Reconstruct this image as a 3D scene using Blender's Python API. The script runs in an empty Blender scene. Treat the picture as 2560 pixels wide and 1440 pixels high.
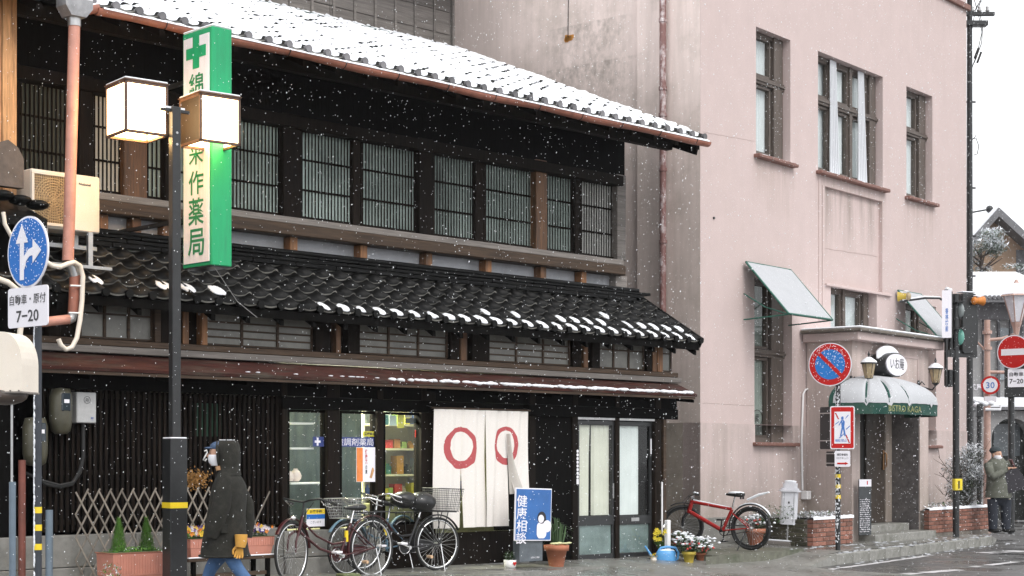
import bpy, math, random
from mathutils import Vector, Matrix
random.seed(7)
S = bpy.context.scene
COL = S.collection
R = math.radians
# ---------------------------------------------------------------- camera, world, sun, exposure
F, CX, HY, CH = 4100.0, 1280.0, 1150.0, 1.5      # the photograph's focal length and horizon in its own pixels
cam = bpy.data.objects.new('camera', bpy.data.cameras.new('camera'))
COL.objects.link(cam); S.camera = cam
cam.location = (0, 0, CH); cam.rotation_euler = (R(90), 0, 0)
cam.data.sensor_width = 36; cam.data.lens = 36*F/2560
cam.data.shift_y = (HY-720)/2560
cam.data.clip_end = 3000; cam.data.clip_start = .1
w = bpy.data.worlds.new('World'); S.world = w; w.use_nodes = True
nt = w.node_tree; nt.nodes.clear()
sky = nt.nodes.new('ShaderNodeTexSky'); sky.sky_type = 'NISHITA'; sky.sun_disc = False
SUN_EL, SUN_ROT = R(48), R(143)
sky.sun_elevation = SUN_EL; sky.sun_rotation = SUN_ROT
sky.dust_density = 4; sky.air_density = 1.0
hs = nt.nodes.new('ShaderNodeHueSaturation'); hs.inputs['Saturation'].default_value = .12
mx = nt.nodes.new('ShaderNodeMixRGB'); mx.inputs[0].default_value = .8
mx.inputs[2].default_value = (8.6, 8.75, 9.0, 1)   # even snow cloud
bg = nt.nodes.new('ShaderNodeBackground'); bg.inputs['Strength'].default_value = .115
out = nt.nodes.new('ShaderNodeOutputWorld')
nt.links.new(sky.outputs[0], hs.inputs['Color']); nt.links.new(hs.outputs[0], mx.inputs[1])
nt.links.new(mx.outputs[0], bg.inputs[0]); nt.links.new(bg.outputs[0], out.inputs[0])
sl = bpy.data.lights.new('sun', 'SUN'); sl.energy = .9; sl.angle = R(25); sl.color = (1, .97, .93)
so = bpy.data.objects.new('sun', sl); COL.objects.link(so)
so.rotation_euler = (R(90)-SUN_EL, 0, R(180)-SUN_ROT)
S.view_settings.view_transform = 'Standard'; S.view_settings.look = 'None'
S.view_settings.exposure = .78; S.view_settings.gamma = 1
S.view_settings.use_curve_mapping = False
S.cycles.max_bounces = 6; S.cycles.diffuse_bounces = 3; S.cycles.glossy_bounces = 3; S.cycles.transmission_bounces = 4
S.cycles.transparent_max_bounces = 8; S.cycles.sample_clamp_indirect = 4

# ---------------------------------------------------------------- frames
class Fr:
    """a building's own ground frame: x along its front, y into it, z up"""
    def __init__(s, ox, oy, a):
        s.ox, s.oy, s.a = ox, oy, R(a); s.c, s.s = math.cos(s.a), math.sin(s.a)
    def at(s, px, py, y=0):
        a = (px-CX)/F; bx = s.ox-s.s*y; by = s.oy+s.c*y
        x = (by*a-bx)/(s.c-s.s*a); d = by+s.s*x
        return x, CH+(HY-py)/F*d
    def x(s, px, y=0): return s.at(px, 0, y)[0]
    def z(s, px, py, y=0): return s.at(px, py, y)[1]
    def atx(s, px, py, x):
        a = (px-CX)/F; bx = s.ox+s.c*x; by = s.oy+s.s*x
        y = (by*a-bx)/(-s.s-s.c*a); d = by+s.c*y
        return y, CH+(HY-py)/F*d
    def g(s, px, py, z):
        d = (CH-z)*F/(py-HY); return s.loc((px-CX)/F*d, d)
    def loc(s, X, Y):
        X -= s.ox; Y -= s.oy; return X*s.c+Y*s.s, -X*s.s+Y*s.c
    def w(s, x, y, z=0): return Vector((s.ox+s.c*x-s.s*y, s.oy+s.s*x+s.c*y, z))
W = Fr(1.39, 21.9, 44.86)      # the wooden house
P = Fr(2.79, 24.3, 51.17)      # the pink building
I = Fr(0, 0, 0)
def D(px, py, d): return Vector(((px-CX)/F*d, d, CH+(HY-py)/F*d))

# ---------------------------------------------------------------- mesh builder
class MB:
    def __init__(s): s.v = []; s.f = []; s.sm = []; s.m = Matrix.Identity(4)
    def add(s, vs, fs, smooth=False):
        n = len(s.v); s.v += [tuple(s.m @ Vector(v)) for v in vs]
        s.f += [tuple(n+i for i in f) for f in fs]; s.sm += [smooth]*len(fs); return s
    def box(s, x0, x1, y0, y1, z0, z1, b=0):
        if x1 < x0: x0, x1 = x1, x0
        if y1 < y0: y0, y1 = y1, y0
        if z1 < z0: z0, z1 = z1, z0
        if not b:
            vs = [(x, y, z) for x in (x0, x1) for y in (y0, y1) for z in (z0, z1)]
            return s.add(vs, [(0,1,3,2),(4,6,7,5),(0,4,5,1),(2,3,7,6),(0,2,6,4),(1,5,7,3)])
        c = [(x0+x1)/2, (y0+y1)/2, (z0+z1)/2]; h = [(x1-x0)/2, (y1-y0)/2, (z1-z0)/2]; b = min(b, min(h)*.9)
        vs = []; ix = {}
        for sx in (-1, 1):
            for sy in (-1, 1):
                for sz in (-1, 1):
                    for k in range(3):
                        q = [sx*(h[0]-(0 if k == 0 else b)), sy*(h[1]-(0 if k == 1 else b)), sz*(h[2]-(0 if k == 2 else b))]
                        ix[(sx, sy, sz, k)] = len(vs); vs.append(tuple(c[i]+q[i] for i in range(3)))
        fs = []
        for k in range(3):
            a, d = [i for i in range(3) if i != k]
            for sg in (-1, 1):
                q = []
                for (p, r) in ((-1,-1),(1,-1),(1,1),(-1,1)):
                    t = [0,0,0]; t[k] = sg; t[a] = p; t[d] = r; q.append(ix[(*t, k)])
                if (sg > 0) == (k == 1): q.reverse()
                fs.append(tuple(q))
        for k in range(3):
            a, d = [i for i in range(3) if i != k]
            for p in (-1, 1):
                for r in (-1, 1):
                    t = [0,0,0]; t[a] = p; t[d] = r; t[k] = -1; u = list(t); u[k] = 1
                    fs.append((ix[(*t, a)], ix[(*u, a)], ix[(*u, d)], ix[(*t, d)]))
        for sx in (-1, 1):
            for sy in (-1, 1):
                for sz in (-1, 1): fs.append(tuple(ix[(sx, sy, sz, k)] for k in range(3)))
        return s.add(vs, fs)
    def ring_pts(s, c, u, v, rx, ry, n, ph=0):
        return [tuple(Vector(c)+u*(math.cos(ph+2*math.pi*i/n)*rx)+v*(math.sin(ph+2*math.pi*i/n)*ry)) for i in range(n)]
    def skinrings(s, rings, cap=True, smooth=True, closed=False):
        n = len(rings[0]); vs = [p for r in rings for p in r]; fs = []
        m = len(rings)
        for k in range(m if closed else m-1):
            for i in range(n):
                j = (i+1) % n; k2 = (k+1) % m
                fs.append((k*n+i, k*n+j, k2*n+j, k2*n+i))
        s.add(vs, fs, smooth)
        if cap and not closed:
            s.add(rings[0], [tuple(range(n))[::-1]]); s.add(rings[-1], [tuple(range(n))])
        return s
    def tube(s, pts, r, n=8, cap=True, closed=False, smooth=True, flat=1):
        pts = [Vector(p) for p in pts]; rs = r if isinstance(r, (list, tuple)) else [r]*len(pts)
        rings = []; up = None
        for i, p in enumerate(pts):
            if closed: t = pts[(i+1) % len(pts)]-pts[i-1]
            else: t = pts[min(i+1, len(pts)-1)]-pts[max(i-1, 0)]
            t = t.normalized() if t.length > 1e-9 else Vector((0,0,1))
            if up is None: up = Vector((0,0,1)) if abs(t.z) < .9 else Vector((1,0,0))
            u = t.cross(up); u.normalize(); v = u.cross(t).normalized(); up = v
            rings.append(s.ring_pts(p, u, v, rs[i], rs[i]*flat, n))
        return s.skinrings(rings, cap, smooth, closed)
    def cyl(s, a, b, r, n=12, r2=None, smooth=True): return s.tube([a, b], [r, r if r2 is None else r2], n, smooth=smooth)
    def lathe(s, prof, c=(0,0,0), n=20, smooth=True, cap=True):
        X, Y = Vector((1,0,0)), Vector((0,1,0))
        rings = [s.ring_pts((c[0], c[1], c[2]+z), X, Y, r, r, n) for r, z in prof]
        return s.skinrings(rings, cap, smooth)
    def ell(s, c, rx, ry, rz, n=12, m=7, jit=0):
        rings = []
        for k in range(m+1):
            a = -math.pi/2+math.pi*k/m; q = max(math.cos(a), .02)
            rings.append([(c[0]+math.cos(2*math.pi*i/n)*rx*q*(1+random.uniform(-jit, jit)), c[1]+math.sin(2*math.pi*i/n)*ry*q*(1+random.uniform(-jit, jit)), c[2]+math.sin(a)*rz) for i in range(n)])
        return s.skinrings(rings)
    def prism(s, poly, y0, y1, ax='y'):
        """polygon in (x,z) extruded along y (ax='y'), in (y,z) along x ('x') or in (x,y) along z ('z')"""
        def P3(p, t): return (p[0], t, p[1]) if ax == 'y' else ((t, p[0], p[1]) if ax == 'x' else (p[0], p[1], t))
        n = len(poly); vs = [P3(p, y0) for p in poly]+[P3(p, y1) for p in poly]
        fs = [tuple(range(n)), tuple(range(2*n-1, n-1, -1))]+[(i, i+n, (i+1) % n+n, (i+1) % n) for i in range(n)]
        return s.add(vs, fs)
    def quad(s, a, b, c, d): return s.add([a, b, c, d], [(0,1,2,3)])
    def mesh(s, name):
        me = bpy.data.meshes.new(name); me.from_pydata(s.v, [], s.f)
        me.polygons.foreach_set('use_smooth', s.sm); me.update()
        return me
def fixn(me):
    import bmesh
    b = bmesh.new(); b.from_mesh(me); bmesh.ops.recalc_face_normals(b, faces=b.faces); b.to_mesh(me); b.free()
def obj(name, mb, mat=None, parent=None, loc=None, rot=None, **pr):
    if isinstance(mb, MB): me = mb.mesh(name); fixn(me)
    else: me = mb
    if mat and not me.materials: me.materials.append(mat)
    o = bpy.data.objects.new(name, me); COL.objects.link(o)
    if parent: o.parent = parent
    if loc: o.location = loc
    if rot: o.rotation_euler = rot
    for k, v in pr.items(): o[k] = v
    return o
def thing(name, label, cat, loc=(0,0,0), rotz=0, group=None, rot=None):
    o = bpy.data.objects.new(name, None); COL.objects.link(o); o.location = loc
    o.rotation_euler = rot if rot else (0, 0, rotz); o['label'] = label; o['category'] = cat
    if group: o['group'] = group
    return o
def thingf(name, label, cat, fr, x, y, z, group=None):
    return thing(name, label, cat, fr.w(x, y, z), fr.a, group)
def dup(root, loc, rotz=None, label=None, group=None, scale=None):
    r = root.copy(); COL.objects.link(r); r.location = loc
    if rotz is not None: r.rotation_euler[2] = rotz
    if scale: r.scale = scale
    if label: r['label'] = label
    if group: r['group'] = group
    for ch in list(root.children):
        c = ch.copy(); COL.objects.link(c); c.parent = r
        for g in ch.children:
            d = g.copy(); COL.objects.link(d); d.parent = c
    return r

# ---------------------------------------------------------------- materials
def mat(name, col, rough=.7, var=.25, sc=6, bump=.15, metal=0, stretch=(1,1,1), dirt=None, dirt_sc=1.2, dirt_amt=.5, rnd=0, emit=None, es=0, alpha=None, snow=0, spec=.5, bdist=.01, wet=0):
    m = bpy.data.materials.new(name); m.use_nodes = True; N = m.node_tree.nodes; L = m.node_tree.links
    b = N['Principled BSDF']; b.inputs['Roughness'].default_value = rough; b.inputs['Metallic'].default_value = metal
    b.inputs['Specular IOR Level'].default_value = spec
    tc = N.new('ShaderNodeTexCoord'); mp = N.new('ShaderNodeMapping'); mp.inputs['Scale'].default_value = stretch
    L.new(tc.outputs['Object'], mp.inputs['Vector'])
    nz = N.new('ShaderNodeTexNoise'); nz.inputs['Scale'].default_value = sc; nz.inputs['Detail'].default_value = 8; nz.inputs['Roughness'].default_value = .65
    L.new(mp.outputs[0], nz.inputs['Vector'])
    rp = N.new('ShaderNodeMapRange'); rp.inputs['From Min'].default_value = .25; rp.inputs['From Max'].default_value = .75
    rp.inputs['To Min'].default_value = 1-var; rp.inputs['To Max'].default_value = 1+var
    L.new(nz.outputs['Fac'], rp.inputs['Value'])
    src = rp.outputs[0]
    if rnd:
        oi = N.new('ShaderNodeObjectInfo'); r2 = N.new('ShaderNodeMapRange'); r2.inputs['To Min'].default_value = 1-rnd; r2.inputs['To Max'].default_value = 1+rnd
        L.new(oi.outputs['Random'], r2.inputs['Value']); mu = N.new('ShaderNodeMath'); mu.operation = 'MULTIPLY'
        L.new(src, mu.inputs[0]); L.new(r2.outputs[0], mu.inputs[1]); src = mu.outputs[0]
    vm = N.new('ShaderNodeVectorMath'); vm.operation = 'SCALE'; vm.inputs[0].default_value = col
    L.new(src, vm.inputs['Scale']); c = vm.outputs[0]
    if dirt:
        n2 = N.new('ShaderNodeTexNoise'); n2.inputs['Scale'].default_value = dirt_sc; n2.inputs['Detail'].default_value = 10; n2.inputs['Roughness'].default_value = .7
        L.new(mp.outputs[0], n2.inputs['Vector'])
        r3 = N.new('ShaderNodeMapRange'); r3.inputs['From Min'].default_value = .5; r3.inputs['From Max'].default_value = .72; r3.inputs['To Max'].default_value = dirt_amt
        L.new(n2.outputs['Fac'], r3.inputs['Value'])
        mi = N.new('ShaderNodeMixRGB'); mi.inputs[2].default_value = (*dirt, 1); L.new(r3.outputs[0], mi.inputs[0]); L.new(c, mi.inputs[1]); c = mi.outputs[0]
    if snow:
        ge = N.new('ShaderNodeNewGeometry'); sx = N.new('ShaderNodeSeparateXYZ'); L.new(ge.outputs['Normal'], sx.inputs[0])
        n3 = N.new('ShaderNodeTexNoise'); n3.inputs['Scale'].default_value = 9; n3.inputs['Detail'].default_value = 5
        L.new(tc.outputs['Object'], n3.inputs['Vector'])
        ad = N.new('ShaderNodeMath'); ad.operation = 'MULTIPLY_ADD'; ad.inputs[1].default_value = .9; L.new(n3.outputs['Fac'], ad.inputs[0]); L.new(sx.outputs['Z'], ad.inputs[2])
        r4 = N.new('ShaderNodeMapRange'); r4.inputs['From Min'].default_value = 1.45-snow*.5; r4.inputs['From Max'].default_value = 1.6-snow*.5
        L.new(ad.outputs[0], r4.inputs['Value'])
        mi = N.new('ShaderNodeMixRGB'); mi.inputs[2].default_value = (.85, .87, .9, 1); L.new(r4.outputs[0], mi.inputs[0]); L.new(c, mi.inputs[1]); c = mi.outputs[0]
    L.new(c, b.inputs['Base Color'])
    if bump:
        bp = N.new('ShaderNodeBump'); bp.inputs['Strength'].default_value = bump; bp.inputs['Distance'].default_value = bdist
        L.new(nz.outputs['Fac'], bp.inputs['Height']); L.new(bp.outputs[0], b.inputs['Normal'])
    if wet:
        n4 = N.new('ShaderNodeTexNoise'); n4.inputs['Scale'].default_value = .9; n4.inputs['Detail'].default_value = 4
        L.new(tc.outputs['Object'], n4.inputs['Vector'])
        r5 = N.new('ShaderNodeMapRange'); r5.inputs['From Min'].default_value = .4; r5.inputs['From Max'].default_value = .6
        r5.inputs['To Min'].default_value = rough; r5.inputs['To Max'].default_value = max(.06, rough-wet)
        L.new(n4.outputs['Fac'], r5.inputs['Value']); L.new(r5.outputs[0], b.inputs['Roughness'])
    if emit:
        b.inputs['Emission Color'].default_value = (*emit, 1); b.inputs['Emission Strength'].default_value = es
    if alpha is not None: b.inputs['Alpha'].default_value = alpha
    return m
wood = mat('dark_wood', (.010,.0065,.0045), .75, .5, 5, .5, stretch=(6,6,.6), rnd=.3, dirt=(.004,.0035,.003), dirt_amt=.7, dirt_sc=3, spec=.12)
woodh = mat('weathered_beam_wood', (.06,.038,.024), .65, .5, 5, .5, stretch=(.5,6,8), rnd=.2, dirt=(.015,.011,.009), dirt_sc=2, dirt_amt=.8, spec=.3)
woodp = mat('worn_post_wood', (.20,.09,.034), .6, .55, 5, .5, stretch=(9,9,.7), rnd=.45, dirt=(.02,.014,.01), dirt_sc=1.5, dirt_amt=.9)
woodg = mat('grey_weathered_wood', (.19,.17,.155), .8, .35, 5, .5, stretch=(.5,5,9), rnd=.25, dirt=(.05,.045,.04), dirt_sc=1.5, dirt_amt=.7)
woodl = mat('orange_bare_wood', (.5,.27,.12), .6, .5, 6, .5, stretch=(9,9,.6), dirt=(.1,.04,.015), dirt_sc=2, dirt_amt=.8)
blackw = mat('black_wood', (.004,.0037,.0034), .8, .4, 6, .4, stretch=(6,6,.6), spec=.05)
tilem = mat('glazed_black_tile', (.005,.005,.005), .36, .4, 9, .3, rnd=.35, dirt=(.02,.02,.018), dirt_sc=4, dirt_amt=.4, spec=.09)
tilee = mat('tile_edge_highlight', (.16,.155,.14), .5, .6, 14, .2, rnd=.5)  # wet rim highlight of the tile fronts, put into the colour
tileg = mat('grey_tile_end', (.13,.125,.13), .5, .4, 12, .3, rnd=.3)
snowm = mat('snow', (.86,.88,.92), .6, .05, 14, .5, bdist=.02)
thinsnow = mat('thin_snow', (.42,.43,.45), .7, .06, 10, .4, dirt=(.33,.345,.36), dirt_sc=5, dirt_amt=.5, bdist=.01)
copper = mat('copper_brown_gutter', (.34,.13,.085), .45, .25, 8, .15, stretch=(1,1,1), dirt=(.12,.055,.04), dirt_sc=3, dirt_amt=.6, snow=.9)
pipem = mat('salmon_pipe', (.52,.25,.19), .45, .15, 8, .1, dirt=(.3,.12,.08), dirt_sc=3, dirt_amt=.5)
rust = mat('rusty_red_sheet', (.048,.014,.010), .7, .8, 5, .6, stretch=(.7,3,3), dirt=(.075,.072,.055), dirt_sc=3.2, dirt_amt=.85, spec=.3)
plaster = mat('pale_plaster', (.5,.51,.54), .85, .12, 4, .2, dirt=(.13,.13,.13), dirt_sc=2.2, dirt_amt=.5)
concrete = mat('grey_concrete', (.2,.195,.18), .8, .3, 5, .4, dirt=(.05,.055,.04), dirt_sc=1.5, dirt_amt=.7, wet=.2)
metal = mat('galvanised_metal', (.45,.45,.45), .35, .2, 10, .1, metal=.8)
chrome = mat('chrome', (.75,.75,.75), .2, .08, 10, .05, metal=1)
blackm = mat('black_metal', (.018,.019,.02), .4, .3, 10, .15)
rubber = mat('black_rubber', (.015,.015,.015), .7, .3, 12, .2)
white = mat('white_paint', (.78,.77,.77), .45, .05, 6, .05)
cream = mat('cream_paint', (.74,.67,.58), .4, .1, 4, .08, dirt=(.35,.22,.1), dirt_sc=2, dirt_amt=.35)
glass = bpy.data.materials.new('window_glass'); glass.use_nodes = True
_n = glass.node_tree.nodes; _l = glass.node_tree.links; _n.clear()
_o = _n.new('ShaderNodeOutputMaterial'); _t = _n.new('ShaderNodeBsdfTransparent'); _g = _n.new('ShaderNodeBsdfGlossy'); _m = _n.new('ShaderNodeMixShader'); _f = _n.new('ShaderNodeFresnel')
_t.inputs[0].default_value = (.95,.97,.96,1); _g.inputs['Roughness'].default_value = .05; _f.inputs[0].default_value = 1.5
_b = _n.new('ShaderNodeNewGeometry'); _q = _n.new('ShaderNodeMath'); _q.operation = 'SUBTRACT'; _q.inputs[0].default_value = 1; _l.new(_b.outputs['Backfacing'], _q.inputs[1]); _p = _n.new('ShaderNodeMath'); _p.operation = 'MULTIPLY'; _l.new(_f.outputs[0], _p.inputs[0]); _l.new(_q.outputs[0], _p.inputs[1]); _l.new(_p.outputs[0], _m.inputs[0]); _l.new(_t.outputs[0], _m.inputs[1]); _l.new(_g.outputs[0], _m.inputs[2]); _l.new(_m.outputs[0], _o.inputs[0])
foliage = mat('dark_green_leaf', (.05,.1,.035), .55, .5, 6, .1, rnd=.3)
leafb = mat('bright_green_leaf', (.09,.22,.03), .55, .5, 8, .1, rnd=.3)
terra = mat('terracotta', (.36,.13,.07), .7, .2, 8, .2, dirt=(.15,.06,.04), dirt_sc=3)
plum = mat('faded_red_plastic', (.52,.22,.16), .55, .12, 8, .1)
signw = mat('sign_white', (.8,.78,.83), .55, .03, 5, 0)
signb = mat('sign_blue', (.02,.14,.46), .55, .06, 5, 0, spec=.2)
signr = mat('sign_red', (.50,.016,.014), .55, .06, 5, 0, spec=.2)
yel = mat('reflective_yellow', (.8,.58,.02), .4, .06, 5, 0)
ink = mat('black_ink', (.02,.02,.025), .5, .1, 5, 0)
inkb = mat('blue_ink', (.05,.09,.3), .5, .1, 5, 0)
def sn(mb, parent=None, name='snow_cap', **k): return obj(name, mb, snowm, parent, kind='stuff', **k)

# ---------------------------------------------------------------- text
_cache = {}
def text(s, parent, m, x, y, z, wd=None, ht=None, bold=0, name='lettering', line=1.0, face='-y', depth=.002, al='CENTER'):
    cu = bpy.data.curves.new('t', 'FONT'); cu.body = s; cu.align_x = al; cu.size = 1; cu.offset = bold; cu.space_line = line; cu.resolution_u = 2
    ob = bpy.data.objects.new('t', cu); COL.objects.link(ob)
    dg = bpy.context.evaluated_depsgraph_get(); dg.update()
    me = bpy.data.meshes.new_from_object(ob.evaluated_get(dg), depsgraph=dg)
    bpy.data.objects.remove(ob); bpy.data.curves.remove(cu)
    xs = [v.co.x for v in me.vertices]; ys = [v.co.y for v in me.vertices]
    if not xs: return None
    x0, x1, y0, y1 = min(xs), max(xs), min(ys), max(ys)
    kx = wd/(x1-x0) if wd else None; ky = ht/(y1-y0) if ht else None
    if kx is None: kx = ky
    if ky is None: ky = kx
    for v in me.vertices:
        a, b = (v.co.x-(x0+x1)/2)*kx, (v.co.y-(y0+y1)/2)*ky
        if face == '-y': v.co = (x+a, y, z+b)
        elif face == '-x': v.co = (x, y-a, z+b)
    me.materials.clear()
    return obj(name, me, m, parent)
# ================================================================ ground
asph = mat('wet_asphalt', (.085,.082,.08), .5, .35, 40, .5, dirt=(.04,.04,.04), dirt_sc=1, dirt_amt=.6, wet=.38, bdist=.006)
pave = mat('wet_pavement', (.2,.196,.18), .6, .35, 18, .5, dirt=(.05,.052,.04), dirt_sc=1.1, dirt_amt=.8, wet=.4, bdist=.006)
kerbm = mat('kerb_concrete', (.24,.235,.215), .7, .3, 14, .4, dirt=(.07,.075,.05), dirt_sc=2.5, dirt_amt=.8, wet=.3)
g = MB(); g.quad((-400,-60,0),(400,-60,0),(400,900,0),(-400,900,0)); obj('ground', g, asph, kind='structure')
rnd = random.Random(3)
# pavement in front of the pink building, in its own frame: kerb line from two seen points
A = P.g(2091,1386,.15); B = P.g(2481,1341,.15)
kdx, kdy = B[0]-A[0], B[1]-A[1]
def kerb_y(x): return A[1]+(x-A[0])*kdy/kdx
def pav_z(x, y):
    zk = .15 if x > A[0] else max(.012, .15-(A[0]-x)*.17)
    t = min(1, max(0, (y-kerb_y(x))/(-kerb_y(x))))
    zz = zk+(.235-zk)*t
    if y < kerb_y(x)+.12 and x < A[0]-1: zz = .012
    return zz
g = MB(); vs = []; fs = []
nx, ny = 90, 12; X0, X1 = -9, B[0]+.15
for i in range(nx+1):
    for j in range(ny+1):
        x = X0+(X1-X0)*i/nx; q_ = min(1, max(0, (A[0]-1.0-x)/1.2)); y0 = kerb_y(x)+.14-6*q_; y = y0+(1.2-y0)*(j/ny)**(1+.6*q_)
        vs.append((x, y, pav_z(x, y)+rnd.uniform(-.003,.003)))
fs = [(i*(ny+1)+j, (i+1)*(ny+1)+j, (i+1)*(ny+1)+j+1, i*(ny+1)+j+1) for i in range(nx) for j in range(ny)]
g.add(vs, fs, True)
pv = obj('pavement', g, pave, kind='structure'); pv.location = P.w(0,0,0); pv.rotation_euler[2] = P.a
# beyond the kerb's end the pavement drops to the side street
# kerb stones
kb = thingf('kerb', 'low grey concrete kerb curving up along the street edge before the pink building', 'kerb', P, 0, 0, 0)
del kb['category']; del kb['label']; kb['kind'] = 'structure'
kl = math.hypot(kdx, kdy); ka = math.atan2(kdy, kdx)
stone = MB(); stone.box(0, .592, 0, .14, -.05, .15, .012); sm_ = stone.mesh('kerb_stone'); fixn(sm_); sm_.materials.append(kerbm)
n = int(kl/.6)
for k in range(n):
    o = obj('kerb_stone', sm_, None, kb, (A[0]+kdx*k/n, A[1]+kdy*k/n, 0), (0,0,ka)); 
rs = MB()
for k in range(2):      # dropped end stones
    pass
def ramp(xa, ya, xb, yb, za, zb):
    dx, dy = xb-xa, yb-ya; L_ = math.hypot(dx, dy); nx_, ny_ = -dy/L_*.14, dx/L_*.14
    v = [(xa,ya,-.05),(xb,yb,-.05),(xb+nx_,yb+ny_,-.05),(xa+nx_,ya+ny_,-.05),(xa,ya,za),(xb,yb,zb),(xb+nx_,yb+ny_,zb),(xa+nx_,ya+ny_,za)]
    rs.add(v, [(0,1,2,3),(4,5,6,7),(0,1,5,4),(1,2,6,5),(2,3,7,6),(3,0,4,7)])
ux, uy = kdx/kl, kdy/kl
ramp(A[0]-ux*1.0, A[1]-uy*1.0, A[0]-.004, A[1], .012, .15)
obj('dropped_kerb', rs, kerbm, kb)
rs = MB(); ramp(B[0]+.01, B[1], B[0]+ux*1.2+.4, B[1]+uy*1.2+.5, .15, .03); obj('dropped_kerb', rs, kerbm, kb)
# side street behind the corner
# road markings
def strip(pxs, zz=.004, wd=.13, name='road_marking', wear=1):
    m_ = MB(); q = [I.g(a, b, 0) for a, b in pxs]
    for k in range(len(q)-1):
        (xa, ya), (xb, yb) = q[k], q[k+1]; L_ = math.hypot(xb-xa, yb-ya); nx_, ny_ = -(yb-ya)/L_*wd/2, (xb-xa)/L_*wd/2
        nseg = max(2, int(L_/.12)); l = []; 
        for i in range(nseg+1):
            t = i/nseg; j1 = rnd.uniform(.75,1.08)*wear; j2 = rnd.uniform(.75,1.08)*wear
            cx_, cy_ = xa+(xb-xa)*t, ya+(yb-ya)*t
            l.append(((cx_-nx_*j1, cy_-ny_*j1, zz), (cx_+nx_*j2, cy_+ny_*j2, zz)))
        for i in range(nseg):
            if rnd.random() < .06: continue
            m_.quad(l[i][0], l[i+1][0], l[i+1][1], l[i][1])
    return m_
markm = mat('worn_white_paint', (.62,.61,.62), .4, .25, 12, .2, dirt=(.14,.14,.13), dirt_sc=3.5, dirt_amt=.9)
mk = strip([(1985,1436),(2180,1410),(2330,1388)]); obj('road_marking', mk, markm, kind='structure')
mk = strip([(2250,1437),(2400,1425)], wd=.22); obj('road_marking', mk, markm, kind='structure')
mk = strip([(2430,1418),(2540,1405)], wd=.16); obj('road_marking', mk, markm, kind='structure')
mk = strip([(2455,1383),(2570,1377)], wd=.4); obj('road_marking', mk, markm, kind='structure')
mk = strip([(2100,1439),(2280,1441)], wd=.2); obj('road_marking', mk, markm, kind='structure')
mk = strip([(1815,1402),(1905,1401)], wd=.16, zz=.06); obj('snow_patch', mk, snowm, kind='stuff', label='thin streak of slush on the pavement')
# doorstep platform in front of the wooden house (its own frame)
def plat_z(x): return .14+.021*max(0, -.3-x)
pa = W.g(1283,1438,.18); pb = W.g(1480,1420,.15); pc = W.g(1530,1417,.13)
g = MB()
fr = [(-12, -1.4), (-6, -1.75), (pa[0]-1, pa[1]-.05), pa, pb, pc, (pc[0]+.15, -.5), (.7, -.06), (1.3,-.06)]
top = [(x, y, plat_z(x)) for x, y in fr]; back = [(x, .3, plat_z(x)) for x, y in fr]; bot = [(x, y-.01, -.05) for x, y in fr]
n = len(fr); g.add(top+back+bot, [(i, i+1, n+i+1, n+i) for i in range(n-1)]+[(2*n+i, 2*n+i+1, i+1, i) for i in range(n-1)])
o = obj('doorstep_pavement', g, pave, kind='structure'); o.location = W.w(0,0,0); o.rotation_euler[2] = W.a
# low step slab along the pink wall's foot
g = MB(); sa = P.g(1765,1393,.2); sb = P.g(2010,1370,.22)
g.prism([(-1.6, sa[1]), (sa[0], sa[1]), (sb[0], sb[1]), (sb[0]+.4, 1), (-1.6, 1)], 0, .205, 'z')
mossy = mat('mossy_concrete', (.13,.13,.1), .75, .4, 10, .5, dirt=(.035,.05,.02), dirt_sc=2, dirt_amt=.9, wet=.35)
o = obj('step_slab', g, mossy, kind='structure'); o.location = P.w(0,0,0); o.rotation_euler[2] = P.a

# slush left along the kerb, the step and the road edge
m_ = MB()
for k in range(150):
    c_ = rnd.random()
    if c_ < .4: x = A[0]+rnd.random()*(B[0]-A[0]); y = kerb_y(x)+rnd.uniform(0,.16); z = .153
    elif c_ < .6: x = rnd.uniform(.3, 3.4); y = rnd.uniform(sb[1]-.05, sb[1]+.12); z = .207
    elif c_ < .8: x = rnd.uniform(0, 8); y = kerb_y(x)-rnd.uniform(.02,.25); z = .004
    else: x = rnd.uniform(2, 8.5); y = rnd.uniform(-1.6,-1.15); z = pav_z(x, y)+.002
    if x > 0: m_.ell((x, y, z), rnd.uniform(.02,.11), rnd.uniform(.01,.035), .008, 8, 4, .25)
o = obj('slush_patches', m_, thinsnow, None, kind='stuff'); o.location = P.w(0,0,0); o.rotation_euler[2] = P.a; o['label'] = 'small slush patches along the kerb and wall foot'
# ================================================================ the wooden house
H = thingf('wooden_townhouse', 'old two storey dark timber shop house with snowy tiled roofs and lattice windows', 'house', W, 0, 0, 0)
TOP = 7.9
GX0, GX1 = -9.3, 1.25
# --- hidden shell
b = MB()
b.box(GX0, GX1, .9, 4.3, .0, 3.0) if False else None
b.box(GX0, GX0+.15, .06, 5, 0, 5.4); b.box(GX1-.12, GX1, .12, 5, 2.22, 3.1); b.box(W.x(1657)-.12, W.x(1657), .12, 5, 0, 2.215); b.box(W.x(1650,1.5), 1.9, 1.5, 1.6, .1, 2.3); b.box(GX1-.12, GX1, 1.0, 5, 3.1, 5.9)
b.box(GX0, GX1, 5, 5.15, 0, 8); b.box(GX0+.2, GX1-.13, .12, 4.9, 2.7, 2.8); b.box(W.x(1657), GX1-.01, .0, 5, 2.2, 2.3); b.box(GX0+.2, GX1-.13, .98, 4.9, 5.45, 5.55)
obj('wall', b, blackw, H)
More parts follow.
